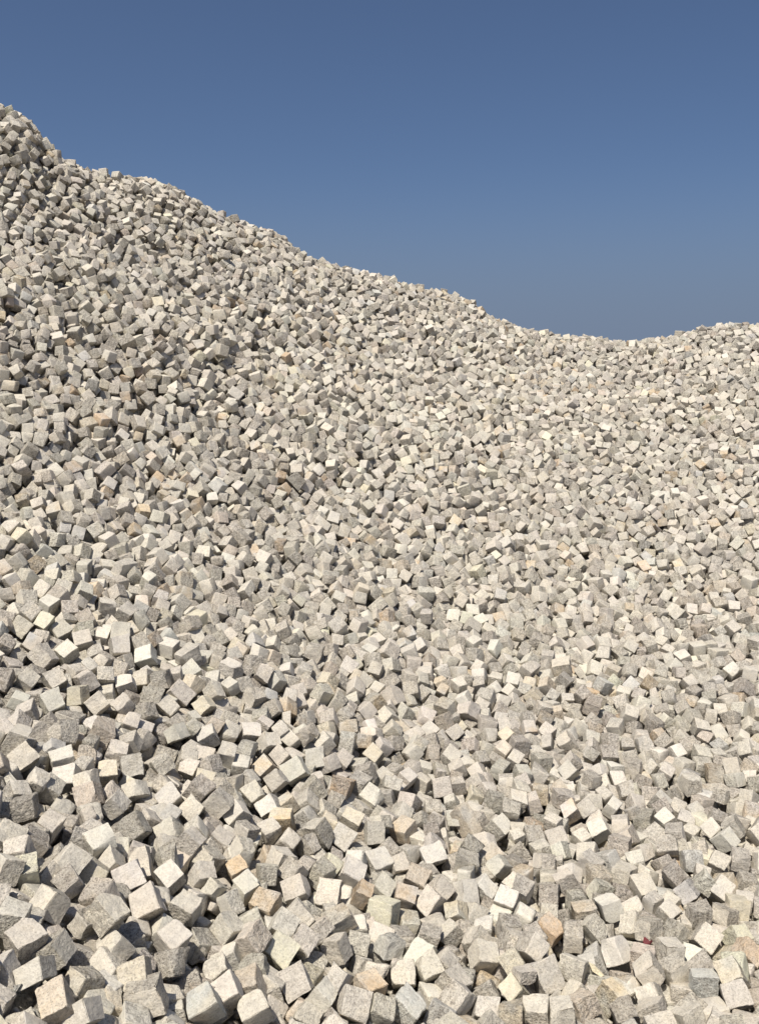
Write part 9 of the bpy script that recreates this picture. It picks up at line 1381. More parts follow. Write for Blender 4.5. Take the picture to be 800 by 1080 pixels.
14,49,2,2,47,-2,-42,-27,-35,-7,-1829,-1,-31,-19,-31,-2,36,-8,0,-10,-14,1,24,1,-20,-17,11,-6,25,0,19,3,-32,6,44,-7,6,4,
-50,0,20,-4,5,12,-40,-3,24,-5,1,17,-37,5,26,-5,-11,-2,20,-8,18,3,5,36,-47,1,33,0,-25,2,18,0,22,-4,-6,-25,18,2,19,6,8,
-10,-59,2,21,2,7,1,29,-1,22,0,20,18,4,-1,21,5,7,-12,55,2,30,-9,-18,17,32,0,13,-2,14,-11,-2,7,21,-1,12,32,-3,-8,28,-3,
9,25,-43,7,21,3,1,9,-43,-3,29,-7,-6,-25,43,0,15,3,19,11,-36,2,24,4,16,-5,36,0,30,-8,17,16,28,-4,17,-3,24,-12,20,-4,26,
0,12,7,5,4,17,5,23,1,-25,8,27,-2,21,28,5,2,13,4,4,31,-25,-11,34,2,13,6,-44,0,25,-5,21,25,-6,6,5,4,-30,-43,20,-2,45,-6,
5,17,-37,0,17,-1,18,11,-51,-3,24,-3,20,-5,19,7,14,1,17,-19,54,-2,22,8,0,-2,-54,-7,23,-3,23,7,-15,6,34,1,-8,17,39,-4,
14,1,15,37,-31,4,30,1,16,15,-31,-1,16,5,27,-7,19,-6,22,0,19,5,24,4,25,3,18,-12,6,3,22,3,24,1,2,-3,36,-3,-5,12,17,4,21,
-4,15,4,-25,0,10,5,-7,19,-18,5,29,0,25,-8,18,3,23,1,21,28,-18,-4,17,3,5,15,1,-3,18,3,18,-49,29,10,37,5,17,22,-29,-7,
20,1,10,1,3,4,40,6,35,8,2,-1,35,2,-2,16,-7,-5,18,0,6,8,-20,7,23,-2,20,6,6,-8,32,-15,-6,-14,-6,-4,8,-1,8,33,-37,15,34,
0,4,-57,10,-1,18,2,11,-22,16,-6,71,2,24,5,19,2,34,2,12,15,-6,11,18,-3,45,29,22,-3,44,6,27,-4,41,1,22,8,-2,29,-7,2,17,
10,13,-8,31,-6,33,-1,28,-11,28,-2,29,-2,2,27,-17,14,13,4,36,-27,31,-8,20,4,-26,20,-8,5,35,4,32,18,1,-13,-1802,-2,-7,
-32,-3,10,15,-1,-23,-15,24,9,108,6,-17,2,55,-5,23,3,-11,25,27,-2,18,-5,22,6,26,-1,22,-2,24,-12,-16,-2,25,6,-2,0,-30,5,
22,2,7,4,45,-1,20,3,-4,4,-20,-6,22,-7,33,-11,-11,3,31,3,-20,-13,-6,-3,17,2,6,2,9,0,20,4,5,4,38,-1,22,1,11,9,30,0,18,0,
-3,20,1,1,23,-3,28,-7,-46,4,21,-2,10,-10,19,-4,25,-2,9,-23,40,7,31,0,16,-6,26,-2,22,0,10,-9,29,0,19,2,8,13,-52,-4,23,
1,-11,22,-55,0,27,-3,-17,-24,54,1,20,2,4,2,-10,4,24,-1,3,24,-25,7,20,3,28,-11,32,-3,24,1,-5,13,-36,-4,19,0,16,12,13,
-1,28,-2,0,22,-39,10,13,4,16,26,-10,-1,26,6,-3,19,37,-9,26,2,22,40,-25,-2,25,-3,26,-9,7,12,30,-1,19,-3,8,-7,18,0,16,5,
4,-2,12,6,38,-31,15,1,21,3,0,46,-26,1,20,1,42,9,-11,5,20,-3,16,-54,12,-5,45,-14,6,-11,17,2,-7,4,24,-2,10,-4,52,-3,-14,
9,-6,1,13,3,12,10,-44,-1,34,-12,2,-14,41,-1,22,-7,-11,3,-45,3,20,-3,14,-13,-16,-3,16,-4,25,-39,36,5,14,5,25,12,35,2,
41,-1,18,14,-17,4,20,5,1,15,20,-9,20,-1,25,-8,15,12,28,1,4,31,8,0,23,-1,19,-14,19,-11,25,0,-1,3,23,15,15,-2,-17,41,
-35,-13,32,0,21,-18,46,7,14,5,13,-25,53,-7,33,-4,19,5,5,5,19,-2,22,32,-16,-8,30,-4,2,19,-43,9,15,0,21,12,-11,-2,21,-3,
-1,39,-38,-10,34,-7,10,-10,56,7,16,-9,5,-37,30,4,28,-4,0,26,-39,-3,15,3,24,14,-5,27,25,5,29,1,23,-23,35,-2,13,22,4,10,
10,6,41,20,-18,3,32,-1,41,23,29,-8,11,4,-37,15,-38,-7,56,0,15,-19,24,-1,54,-1,19,-4,40,4,-1802,2,6,-22,-28,8,23,-1,
-22,-5,6,5,20,0,7,0,28,-5,19,3,-5,-5,54,-4,30,0,6,-33,52,-1,24,-4,-13,-20,4,-1,22,-14,-1,-4,-33,6,25,-1,8,4,61,1,49,4,
-7,-5,-44,4,68,1,-19,23,26,5,18,3,7,-1,32,-8,19,4,6,13,-56,-2,27,0,32,-1,-16,0,24,-6,20,-10,5,-1,23,-4,25,3,-54,-3,17,
-11,34,16,-13,-1,28,-5,-30,-14,46,5,15,-3,14,7,-33,-1,19,2,21,7,-12,1,30,-2,6,-23,47,1,27,-1,-15,7,23,0,22,-10,46,-2,
20,-3,18,3,19,9,-9,-2,31,-10,-17,-15,14,1,27,-10,0,-2,38,4,18,-9,-5,12,-47,1,22,0,-13,-24,27,-2,21,-4,5,22,-36,5,17,
-3,15,11,-15,2,23,2,17,7,-15,-2,27,-3,20,-11,36,5,14,5,25,32,-21,-9,21,7,2,16,-31,4,27,6,22,1,45,4,31,1,14,-12,34,-3,
20,1,23,15,-9,-4,28,0,16,22,-8,-6,30,-5,35,48,-17,9,30,2,21,-36,40,-2,27,-3,17,15,-13,3,22,2,15,-22,34,4,22,4,13,23,
-32,-5,24,-1,25,5,-7,-6,22,0,15,16,-9,6,25,-6,3,26,-32,8,45,0,15,24,-22,-8,29,-4,26,-21,2,2,21,-4,13,-27,35,0,16,1,23,
39,-36,-2,31,3,10,23,-13,7,24,-4,15,-19,50,1,14,3,-7,47,-36,-6,39,-14,-18,-18,-23,2,15,-14,27,24,1,-4,28,-5,7,14,-40,
2,64,-1,20,-19,30,9,18,-3,3,25,-9,-11,28,-6,20,14,-8,1,21,-3,22,-4,10,3,20,2,-14,-31,44,1,30,0,29,-6,40,-2,31,-8,24,6,
8,2,16,3,20,19,-7,24,0,1,25,-42,25,27,23,6,37,38,-18,-43,42,-3,-41,21,-34,8,14,6,49,-9,23,-23,53,-7,13,51,-4,8,30,-1,
17,-4,13,0,17,3,16,16,6,-5,70,-1,-18,18,-48,24,-1840,-9,0,11,-50,-2,22,-6,-25,17,-49,4,21,-9,12,12,-5,-11,17,2,3,12,
-56,0,39,-1,-13,-2,21,-2,23,1,3,-1,-16,-9,21,1,16,-21,-52,9,15,1,-23,1,37,2,26,0,-33,-5,37,5,25,3,-13,-22,44,2,52,11,
-4,-11,-38,-1,20,4,-7,-7,-51,0,22,1,2,0,34,-6,23,-5,22,2,36,7,22,-1,9,-6,18,1,16,3,4,10,-30,2,35,-1,1,10,-27,-6,16,2,
-25,9,-52,-9,28,1,7,-10,-9,5,18,-1,0,12,-38,9,17,-5,16,19,-10,-7,28,2,16,2,-9,2,22,0,-5,22,-55,0,25,-9,2,-7,39,3,25,2,
-16,20,-18,-3,23,-2,17,-19,54,1,18,2,18,17,-4,1,22,0,18,5,-6,3,21,0,17,25,-41,-4,28,-1,15,6,0,0,25,-6,15,13,13,1,16,1,
19,12,-19,-3,27,2,2,27,-21,7,15,7,19,-31,49,-10,26,5,17,24,-32,7,26,2,19,-29,42,1,26,-4,16,12,9,-2,21,-2,16,-6,21,0,
20,-13,-2,6,-36,-3,15,-1,19,-7,-28,-1,13,6,39,12,-2,5,45,-2,19,15,-16,1,21,1,-7,35,-48,-6,20,-5,16,-24,35,2,25,-7,23,
-20,30,3,14,3,28,22,-15,-10,40,-8,11,6,-40,8,12,-5,25,0,24,1,32,-5,3,-39,9,4,21,-1,6,-33,52,-5,46,0,6,-33,50,1,23,-4,
0,-13,12,7,13,0,28,-25,43,-8,32,-5,27,-20,6,6,27,-5,17,22,-52,-7,6,4,35,-9,-29,-2,22,-2,31,25,-8,0,39,0,12,14,-39,7,
26,-1,7,26,-46,-1,16,1,0,22,-14,1,19,0,32,-1,5,11,12,3,16,-16,36,-16,30,-2,-6,14,-35,6,18,2,13,12,0,-2,19,-1,10,-51,
23,5,41,-2,1,27,-45,4,16,7,9,2,1,-4,20,2,-19,12,-53,5,23,-13,23,-46,29,15,32,-1,27,20,52,-18,18,6,19,-19,53,6,45,1,42,
24,9,-8,36,-1,23,-20,24,17,25,-2,17,28,-38,-22,22,0,-5,25,-36,2,34,-6,-4,13,37,26,-1757,-13,-26,1,-7,-7,18,-10,20,17,
-53,-6,20,-1,9,-9,-25,-5,29,2,-4,-6,-31,5,19,-4,3,16,0,0,17,-1,14,-5,-34,3,25,-2,-11,17,1,2,54,3,-8,-14,-53,-2,25,0,
-11,2,-7,5,18,-2,42,-30,35,-13,52,0,-28,11,24,9,14,-6,-10,18,-14,1,22,-3,22,-3,9,2,27,4,-1,3,-8,-5,19,0,-7,-5,20,-5,
25,-3,11,-4,-13,9,17,2,8,4,-20,2,26,2,13,11,-17,-5,26,3,1,9,62,-2,20,0,3,20,30,2,26,-3,20,7,-29,0,25,-13,-30,12,33,3,
17,-3,35,3,18,5,16,2,0,19,-29,0,25,3,11,10,9,-5,28,-5,36,34,2,2,17,2,25,3,-24,-4,31,-1,14,-3,-3,4,18,2,14,12,-6,-3,27,
-1,13,16,-34,-3,21,1,15,11,3,-7,27,-2,-5,5,-5,15,19,1,-8,15,-49,-5,27,0,5,-16,31,1,19,0,30,33,-37,-3,26,-1,9,-5,-18,3,
15,1,22,-27,47,-11,34,-10,1,8,3,16,17,0,23,10,-14,-8,23,-4,-12,2,32,1,20,-1,22,7,-17,-4,24,-3,22,-12,-46,9,11,-1,-51,
15,-13,-6,44,-10,-24,-12,10,1,17,-5,28,-17,21,13,24,-2,12,23,-18,-5,15,1,16,39,-36,-4,29,0,20,12,-23,-4,16,4,21,-19,
47,-2,26,-5,37,-19,11,7,46,-11,-10,31,-13,16,-6,-3,-11,-5,-6,-19,59,5,7,-5,30,7,20,1,13,-31,28,-12,26,4,6,17,-47,19,
11,-1,16,-3,26,-12,37,-3,26,10,-21,0,19,-1,51,-17,14,7,21,-1,27,10,-10,-7,22,-3,2,-12,14,2,14,0,40,-1,0,6,38,2,-3,38,
-4,-10,32,-11,9,8,-15,4,14,-1,23,-3,-1,6,22,1,19,1,38,-3,18,-3,45,3,3,-6,60,-6,18,18,5,-3,25,-9,-27,0,-30,4,39,-1,19,
34,-33,16,21,2,1,5,27,-13,26,-1,8,-14,-38,3,30,-5,33,9,38,4,31,-4,-14,34,-3,-8,23,2,-4,1,61,26,-1740,-13,11,27,-6,-14,
15,-1,16,-16,10,2,32,0,4,2,-53,-1,20,-5,3,9,5,-1,20,-2,6,31,-43,5,28,-2,16,-18,-41,7,20,-1,9,-7,41,-3,27,-8,-22,-3,21,
-6,19,-9,3,5,-22,-4,15,0,-4,24,-26,7,35,-2,-23,12,1,-1,20,-3,25,8,-31,2,15,4,22,-5,34,-2,31,-2,31,12,32,-6,26,1,1,-7,
27,5,16,3,-1,-12,61,2,27,1,7,-10,6,-5,20,-1,14,-23,-5,-3,24,-3,31,-7,-32,1,18,2,11,11,-56,5,27,1,-6,0,9,1,21,-6,20,-5,
1,0,28,-4,18,13,-10,1,20,-5,7,-24,53,2,22,-7,16,3,-7,-1,13,0,36,13,1,2,32,-2,17,2,-47,-4,26,-5,0,32,-29,0,22,-3,2,31,
-15,-7,21,-2,28,-6,20,1,36,-12,5,-7,8,10,16,-3,4,-18,34,-7,18,2,24,10,-21,9,26,1,26,10,9,-7,28,-2,-1,-10,-37,0,17,2,
11,-17,16,4,31,6,18,-18,-22,-3,31,-2,18,7,-22,3,15,2,-34,-48,-21,-1,30,6,3,-10,18,0,33,-9,40,13,17,-1,17,-1,-6,-17,35,
-8,22,-11,47,-14,-3,4,5,3,11,21,-41,10,49,-8,18,20,2,-10,30,-8,10,-6,35,10,13,-3,29,22,-21,-13,14,2,22,40,-27,14,23,2,
3,48,-33,6,28,6,16,39,-37,32,-19,10,-54,-2,-17,-42,86,2,5,24,-1,4,20,3,5,16,-33,6,18,3,17,35,-5,-7,32,6,20,-19,53,5,
22,4,9,-13,37,-6,34,-6,8,-13,29,-3,13,0,-22,5,-44,-2,34,-6,-2,28,-47,1,22,-6,20,-10,20,5,12,1,31,-14,12,-11,12,3,29,
-28,-3,12,49,-5,8,25,-52,0,13,2,-19,29,-49,5,13,6,5,-28,51,-5,20,2,33,-17,10,-9,44,3,26,-8,26,7,12,9,18,4,-10,3,34,-4,
19,2,9,5,18,-1,54,11,17,-4,24,1,21,-30,41,-5,32,-2,8,24,-56,8,19,3,3,-4,-1,11,-1656,-13,5,2,42,-5,14,-8,12,-26,4,1,20,
-1,20,8,-13,7,23,3,0,0,7,-2,32,-5,-24,19,-1,-2,20,-5,-26,8,55,-9,25,-10,3,-31,4,9,19,-4,2,-15,-33,-6,23,-5,-18,-6,31,
9,13,0,1,-7,20,-4,21,-4,16,-12,58,0,33,0,-11,-1,-18,-6,23,-1,23,-22,32,1,24,1,4,-17,26,2,26,2,-1,-4,4,5,18,0,-4,12,6,
0,33,-9,-44,8,-23,-1,15,-4,19,2,6,-1,24,0,3,-1,-32,-4,20,-2,6,24,-53,4,28,-6,10,18,-37,0,25,0,25,1,4,3,21,3,20,-4,-24,
-2,20,-3,8,-14,6,-1,21,-11,22,-3,8,1,20,-1,19,-15,15,-1,31,-6,-8,17,-44,-1,20,-8,31,8,-6,8,-4,5,-12,-23,30,-2,51,-1,
16,-8,-7,-5,17,0,13,32,-42,5,27,3,18,25,-31,-2,24,0,19,4,-14,-3,23,0,20,-19,3,0,25,-4,23,-7,-19,10,13,5,6,27,-15,-10,
25,-3,28,-4,11,0,33,-7,21,29,5,3,14,-2,41,-4,14,0,31,-6,9,20,-33,-3,19,-1,15,29,-43,-8,20,4,23,-11,16,19,17,2,33,-12,
12,-10,34,0,29,6,-27,4,15,5,-6,22,-29,1,22,0,-5,-16,58,-3,39,-4,13,16,-37,4,15,1,8,-5,-17,5,19,1,8,12,-41,-6,30,0,14,
20,-10,-3,23,-1,14,20,33,-4,26,-8,11,9,-6,2,11,-1,33,37,-23,2,58,-3,12,-27,42,0,27,5,1,35,-46,-4,20,1,8,14,-59,4,22,0,
16,12,-8,-1,22,-7,17,19,-10,10,14,-2,-24,40,-7,-6,28,0,21,11,-8,9,10,7,0,-49,16,-9,40,0,-2,23,3,6,19,-3,13,42,-33,-6,
14,0,1,17,-35,11,31,4,6,-46,-23,-12,41,-2,21,49,-33,9,19,5,32,24,-16,-7,43,-5,-14,26,-50,6,21,-3,-16,15,-48,-7,26,-11,
4,27,-13,4,33,-3,-20,8,15,26,-1616,-11,-2,33,-30,-8,32,-4,-3,17,-32,-10,26,1,-19,-20,55,0,26,-1,-25,-3,19,0,20,-1,6,
-14,-33,2,21,-2,30,-33,7,-4,43,1,27,-14,-37,6,21,0,6,-23,56,5,27,-5,-17,21,-48,-5,24,0,23,0,26,2,24,-7,17,-18,42,-1,
20,3,13,-9,9,-10,25,2,18,-21,-5,7,23,1,1,2,39,-1,24,1,4,5,-59,2,22,-2,-15,8,43,-1,26,0,-5,-1,35,6,22,-5,-8,-10,40,9,
25,-9,-5,30,-3,-8,19,-4,-8,22,-58,-4,13,1,17,-8,31,2,28,-2,11,-20,-10,3,22,0,20,5,-18,3,24,1,42,26,-1,-10,32,-11,-6,
26,-25,0,5,2,16,21,7,13,19,5,-3,42,-45,-7,31,4,11,-20,31,-4,25,-4,9,-13,13,-5,11,7,42,-33,23,12,23,5,14,21,-57,-4,46,
-4,23,0,41,-7,15,2,-3,-18,6,-2,27,-6,12,-10,21,5,10,3,31,-4,27,8,37,-3,0,27,-33,-5,25,-3,10,22,-5,1,20,-6,8,-3,-23,8,
12,0,-11,48,4,-5,38,3,5,-13,34,-1,42,2,24,-8,45,-9,27,-5,12,-9,23,11,16,-7,22,36,-28,3,25,0,18,13,-34,-1,19,5,0,-17,
50,-1,30,-1,19,-11,14,-5,25,0,22,5,-2,-3,20,1,21,-8,-6,4,19,4,21,-6,26,8,17,4,8,-43,27,-3,36,-1,47,5,18,-1,21,3,-22,9,
-40,-4,19,4,16,-4,-10,-2,22,-1,12,-34,41,8,25,3,26,18,-23,-3,17,5,20,5,4,4,28,3,-2,26,-57,-3,56,-11,-4,10,-44,-6,15,
-5,14,3,-9,4,37,-11,-5,31,-16,1,6,3,32,36,-15,0,21,1,-2,-19,25,4,17,5,6,-33,53,-6,24,0,44,10,-16,2,38,-10,-19,12,39,
-4,23,-8,31,28,-25,4,37,-6,-23,23,-53,3,26,-3,-16,-14,-38,20,-1579,-14,-4,-1,4,-3,19,-15,6,3,-28,-6,23,0,-15,2,44,4,
20,3,-5,7,-46,4,20,2,4,4,-15,-6,31,3,-12,0,36,-4,19,2,9,2,-55,3,23,-1,-1,-23,33,-3,24,-6,23,-13,-40,3,26,-9,-16,-33,
35,-2,8,4,-3,-37,42,8,35,-4,-24,8,-48,-6,18,0,18,11,-14,2,36,-8,-14,2,17,-3,16,-4,-12,25,-51,1,16,1,20,-8,9,7,28,-2,5,
20,-12,-1,24,-9,-7,-36,47,-5,15,0,18,3,-5,-3,25,3,21,-15,38,6,20,0,-3,16,-35,2,17,3,-3,14,-46,-10,43,-8,24,0,38,6,12,
-1,-7,17,51,1,23,-3,20,10,-24,2,23,-2,21,-4,46,4,17,-1,16,44,-25,-7,30,-5,17,-22,47,-11,0,2,-34,-23,-5,18,47,2,8,40,
-47,-4,21,1,26,9,-16,-2,23,-4,34,-2,13,-1,33,-5,29,-6,38,3,12,1,14,-23,23,4,25,0,27,-1,-6,-5,23,-4,-45,-32,15,0,25,-3,
-8,-12,19,1,24,-7,7,32,-26,8,19,3,27,1,40,-7,28,-7,19,2,11,-3,29,-3,10,-11,41,-1,19,1,11,-15,15,6,21,1,0,28,-53,-6,11,
6,33,0,33,3,61,-6,10,20,-40,-10,23,-5,-3,-25,10,8,24,-2,3,17,8,-3,20,-5,24,3,20,13,20,-1,24,26,12,0,23,0,24,10,-13,-8,
23,-1,9,24,-44,-3,35,0,3,17,-28,0,16,1,4,18,-28,4,21,0,23,5,1,4,15,9,21,25,-16,0,22,5,12,2,-20,-4,31,-1,-23,6,-31,-3,
24,4,5,-30,23,0,24,-1,21,-15,27,5,18,1,26,3,-12,10,4,10,26,4,-10,-3,31,5,15,13,42,-9,30,1,21,-9,23,6,30,-1,11,-18,21,
3,28,-6,-14,27,-47,-15,22,0,-4,28,-13,39,-1473,-10,-35,-11,-43,-10,18,-7,-1,-14,2,-1,26,-7,27,-12,45,-8,23,5,3,-6,-26,
-1,21,3,7,-4,-27,3,24,2,-8,-16,19,-1,24,-6,9,-16,-13,3,19,-4,-4,21,-40,0,20,2,-3,16,-60,2,32,-3,12,6,11,4,22,-5,22,12,
-19,-11,22,-6,-8,-7,50,3,18,-2,21,4,-10,-3,25,3,13,7,-20,2,23,3,-8,-14,20,8,56,1,-6,-19,59,-4,14,3,7,-10,30,1,21,0,19,
-9,-53,1,19,-5,18,-19,32,-7,22,-1,8,-27,34,5,18,1,16,44,-33,5,37,0,12,6,27,-7,25,-9,26,6,20,6,14,-8,42,9,-25,-3,26,-4,
-15,-22,8,-5,25,-5,14,6,-11,4,9,3,42,22,-23,4,32,1,19,-10,-4,-7,21,1,15,35,-48,-6,17,3,12,-51,26,6,19,3,-16,-39,19,4,
29,-1,19,-16,16,4,32,-1,21,-7,13,8,23,1,11,23,-33,-13,18,1,21,21,-52,-2,54,-3,25,-24,-5,5,22,-5,24,13,-14,-8,12,0,12,
9,-17,7,40,-8,4,-7,43,-3,14,0,20,-8,-23,6,26,-4,24,7,1,-6,26,-9,5,12,-40,5,19,-2,2,-25,30,-5,32,-2,22,-1,28,0,14,1,19,
-1,-37,9,22,0,20,-6,-2,2,36,4,37,4,-6,-14,51,-4,-12,-28,17,-1,39,-6,11,19,-26,9,14,1,17,14,-20,-2,49,-1,22,-6,22,11,
16,0,23,19,-15,-3,34,-6,-13,11,-42,-11,10,-3,-38,38,-28,13,8,8,10,-22,43,-14,60,-4,19,13,-13,-1,6,7,-35,-32,32,9,35,1,
15,-38,14,-6,51,-7,11,2,-5,0,24,-4,24,-12,33,44,-1454,-10,-23,-41,31,-20,31,-5,-25,7,-32,3,23,2,14,5,-16,-11,29,-4,-9,
-24,11,3,24,1,8,-9,8,3,27,-6,-12,8,17,0,15,-1,21,1,2,-3,21,3,-5,-13,32,-6,24,4,6,1,-52,10,51,-2,9,20,-18,-1,20,3,3,-9,
-5,-2,20,-4,7,15,-32,4,28,-4,7,-12,24,0,21,0,31,18,-22,-1,15,1,4,-6,56,-3,23,-1,1,33,-53,2,24,0,17,-5,6,10,26,0,24,
-11,24,-9,28,-5,13,-7,21,-2,27,-13,2,43,-28,5,-4,6,12,36,-32,0,41,0,26,-1,26,-1,20,3,-15,5,-29,0,24,2,20,5,0,-2,19,2,
5,-8,2,-4,30,3,23,-6,38,2,65,-4,-5,-33,15,-2,8,3,3,-28,27,12,24,3,31,27,-22,-5,29,2,11,-15,21,-7,36,0,13,8,-25,5,28,
-5,-15,-11,40,5,19,-6,20,-9,15,-1,18,-3,40,33,-1,-2,29,-1,20,-13,39,-3,11,7,-6,23,-40,-3,34,-3,-26,-20,37,-2,13,7,11,
17,-48,20,55,1,16,28,-26,-6,17,2,-8,21,-21,-5,29,1,15,17,-26,-3,20,0,18,-19,-19,1,33,-10,-36,15,-40,1,12,-3,13,22,9,5,
31,-2,17,34,-29,-4,14,1,29,23,-9,-2,29,-2,9,22,-36,0,19,3,21,7,-6,2,22,4,1,27,-36,4,27,-5,25,2,-13,-5,11,7,-10,-44,36,
2,24,7,34,-1,35,4,25,0,10,31,7,-7,28,-1,17,14,-4,17,21,-10,10,44,-27,-19,33,-8,11,3,51,3,30,-4,-3,24,-51,-8,26,-9,17,
-15,-53,13,31,3,-7,8,-59,-3,26,-2,-20,3,-18,33,-1431,-18,51,10,-16,-10,19,-8,29,-29,20,-7,32,2,3,-16,-6,2,48,-13,16,
10,-43,0,22,5,4,-1,-32,1,23,-1,3,6,23,1,20,-8,17,-19,18,-3,25,0,-7,9,-58,0,28,-2,11,2,40,0,18,-1,2,24,-26,-2,22,0,18,
-4,-33,-2,23,5,24,-12,7,-1,25,3,1,14,-54,1,20,1,10,-19,34,9,21,-3,-4,16,-1,1,25,-11,46,-9,9,-11,23,-2,22,3,-7,12,19,
-3,7,41,-41,-9,17,3,12,5,-23,4,22,-4,21,4,-12,-5,24,-4,35,12,-21,3,34,-2,23,8,-32,-4,17,2,21,11,-19,1,27,1,17,-17,-8,
0,25,-4,35,36,-27,6,12,-4,34,-26,7,2,38,-12,7,14,-25,2,17,-2,8,-35,50,-7,19,1,-1,-1,37,2,19,2,31,20,-11,1,27,-1,7,23,
27,5,17,6,-11,34,-48,-4,38,-6,13,-6,11,-5,20,-1,22,17,-23,-1,22,-7,9,13,-11,-3,29,0,-2,-20,19,4,18,0,22,5,-4,5,25,0,7,
-20,40,-5,25,-11,0,-28,15,12,26,-8,12,-2,3,-2,14,-3,22,18,-18,-6,25,-3,0,21,-37,-5,16,1,21,-5,14,2,33,-5,-13,-21,53,
-5,27,2,25,-11,-54,8,22,-3,20,-1,5,-3,17,0,18,28,-22,-2,27,-7,5,14,-33,5,10,2,19,-28,52,-3,35,2,-8,0,-10,10,19,7,22,6,
-2,-9,19,-1,6,-8,57,3,16,5,-9,-18,23,0,23,0,8,-2,30,-8,14,5,37,26,-16,9,40,-2,10,34,-39,-1,34,-1,5,24,-22,2,19,-2,-15,
33,-49,-6,33,-7,19,-3,32,5,27,0,4,16,-42,-2,25,4,0,6,58,37,-1370,-14,30,-13,3,-12,62,-3,-17,14,-43,-1,20,0,3,7,-26,1,
36,-2,-15,8,-59,-9,18,0,30,3,-45,3,21,-3,-4,-21,23,3,26,-11,15,15,-56,-2,13,1,24,-43,29,-1,33,2,-12,31,-52,1,33,4,4,
-6,43,2,28,0,16,3,-9,2,33,-4,-13,3,19,5,18,-6,27,14,-11,-8,14,-2,1,-1,-1,-7,16,7,32,25,-25,12,29,-1,3,-19,53,2,22,-3,
20,-1,21,-6,18,1,13,8,-26,-4,32,-2,20,27,-45,1,24,-7,21,8,49,7,17,3,29,25,-18,-3,36,-4,17,9,8,-4,16,-1,-3,-33,7,2,23,
-2,25,5,-2,-1,24,-1,15,15,-41,6,28,0,17,-9,26,3,26,-8,20,0,31,-8,15,-3,-33,-48,18,0,26,0,26,-12,18,-5,23,0,16,20,-42,
8,19,-3,24,3,17,2,25,4,-17,-9,-53,-2,22,3,14,-12,22,-1,29,-2,18,-6,-5,1,17,2,28,-34,38,-1,27,0,5,-4,-25,0,19,-1,15,-6,
4,1,57,-7,11,-20,30,-4,20,-7,-7,32,-25,2,29,-11,1,-13,44,-1,16,-7,21,-33,33,2,25,1,19,7,48,2,31,-11,8,-10,37,4,7,4,24,
-28,22,-10,25,3,10,9,49,8,25,-2,27,39,-6,6,26,4,35,-24,18,-8,37,-2,-10,12,15,-5,16,-2,31,22,-10,9,11,3,29,28,-5,-7,54,
0,8,29,-29,5,24,-1,17,-7,31,-1,23,2,16,20,-14,-4,47,1,18,-17,35,23,-1294,-8,35,6,-29,1,18,-4,26,3,35,-2,48,-3,-25,-14,
48,-4,20,0,-7,-21,19,4,25,-7,13,26,-42,4,28,-1,-27,18,-46,-5,27,-8,-3,-26,-18,2,30,0,24,-25,28,-5,28,-3,22,-6,-5,-4,
15,0,39,-44,3,11,35,-2,15,3,-17,-7,17,-1,40,2,-29,1,22,1,14,23,-45,5,27,-2,14,-16,35,-5,25,-4,3,-41,23,-4,18,5,12,6,
-14,7,20,2,4,31,-35,-2,33,-7,18,20,-39,4,20,-2,15,18,-55,-3,21,-3,8,33,-44,7,50,-6,37,-7,25,-1,18,-1,4,-33,49,-3,24,
-4,7,29,-42,-7,20,3,-6,-20,17,11,30,1,16,-1,39,-6,22,-2,2,32,-32,5,27,-4,18,5,-13,-8,22,-3,-2,-33,22,1,22,-3,-18,-14,
34,6,14,1,24,-26,44,-7,30,-1,38,14,-18,0,31,-7,43,-5,-24,5,15,2,8,-23,55,4,24,-2,18,9,-10,-8,23,-2,19,13,-46,1,30,-11,
7,-15,26,-8,12,3,-9,-46,40,9,29,2,21,3,-12,3,30,-6,29,27,5,-3,19,-5,13,5,-12,6,21,0,17,-22,19,1,20,-1,6,37,-43,-9,13,
5,7,44,-27,7,32,1,-6,15,-16,-7,12,4,-13,51,-28,6,39,-3,-16,17,-57,0,14,-1,5,-31,23,-1,9,7,-15,25,-54,4,22,0,9,-10,5,
-5,43,-1,18,2,7,-3,37,-12,20,-14,-8,11,20,-6,-19,20,-44,-7,31,-4,-23,-1,6,33,-1258,-15,-58,14,-19,6,19,-10,-30,-52,-8,
-3,43,-4,-13,30,-44,-17,43,-2,-25,-8,54,5,18,-3,-3,43,-41,-11,31,1,-11,-11,-12,4,25,-3,22,-10,12,-3,23,-4,17,3,-19,
-10,9,7,32,31,-4,11,39,0,34,-9,-35,10,27,3,-4,24,-15,-13,43,-3,20,-1,6,17,0,3,9,53,-23,-6,43,-8,8,14,-61,-10,20,2,10,
-24,43,0,28,-2,12,14,53,2,20,1,24,8,-24,-1,21,2,3,23,-58,-3,28,0,-3,-18,-14,13,37,-1,31,-11,0,-11,29,4,7,-19,40,2,28,
6,13,9,-33,8,23,1,0,-29,55,-4,30,-2,19,-49,25,4,42,-2,4,-19,18,3,22,-4,14,11,-29,-10,22,-11,12,11,-47,7,9,1,6,-20,40,
-5,30,4,-13,26,-47,4,51,3,-51,-21,25,-12,50,-8,40,-6,0,1,10,5,6,-3,31,8,25,-3,20,-4,-27,0,31,-1,25,-6,8,9,20,4,22,-21,
19,-6,25,-3,16,32,-40,0,24,-1,35,-8,7,4,17,6,11,-10,-1,-3,32,-9,9,6,-10,-4,8,5,-12,36,-8,4,41,-3,22,3,-16,-4,9,5,18,
23,-42,9,29,0,-18,32,-42,-8,14,3,8,-15,37,-1,37,-11,7,22,-50,-3,32,-5,-35,-17,40,15,25,-3,-8,-7,-9,-3,29,-1,13,14,36,
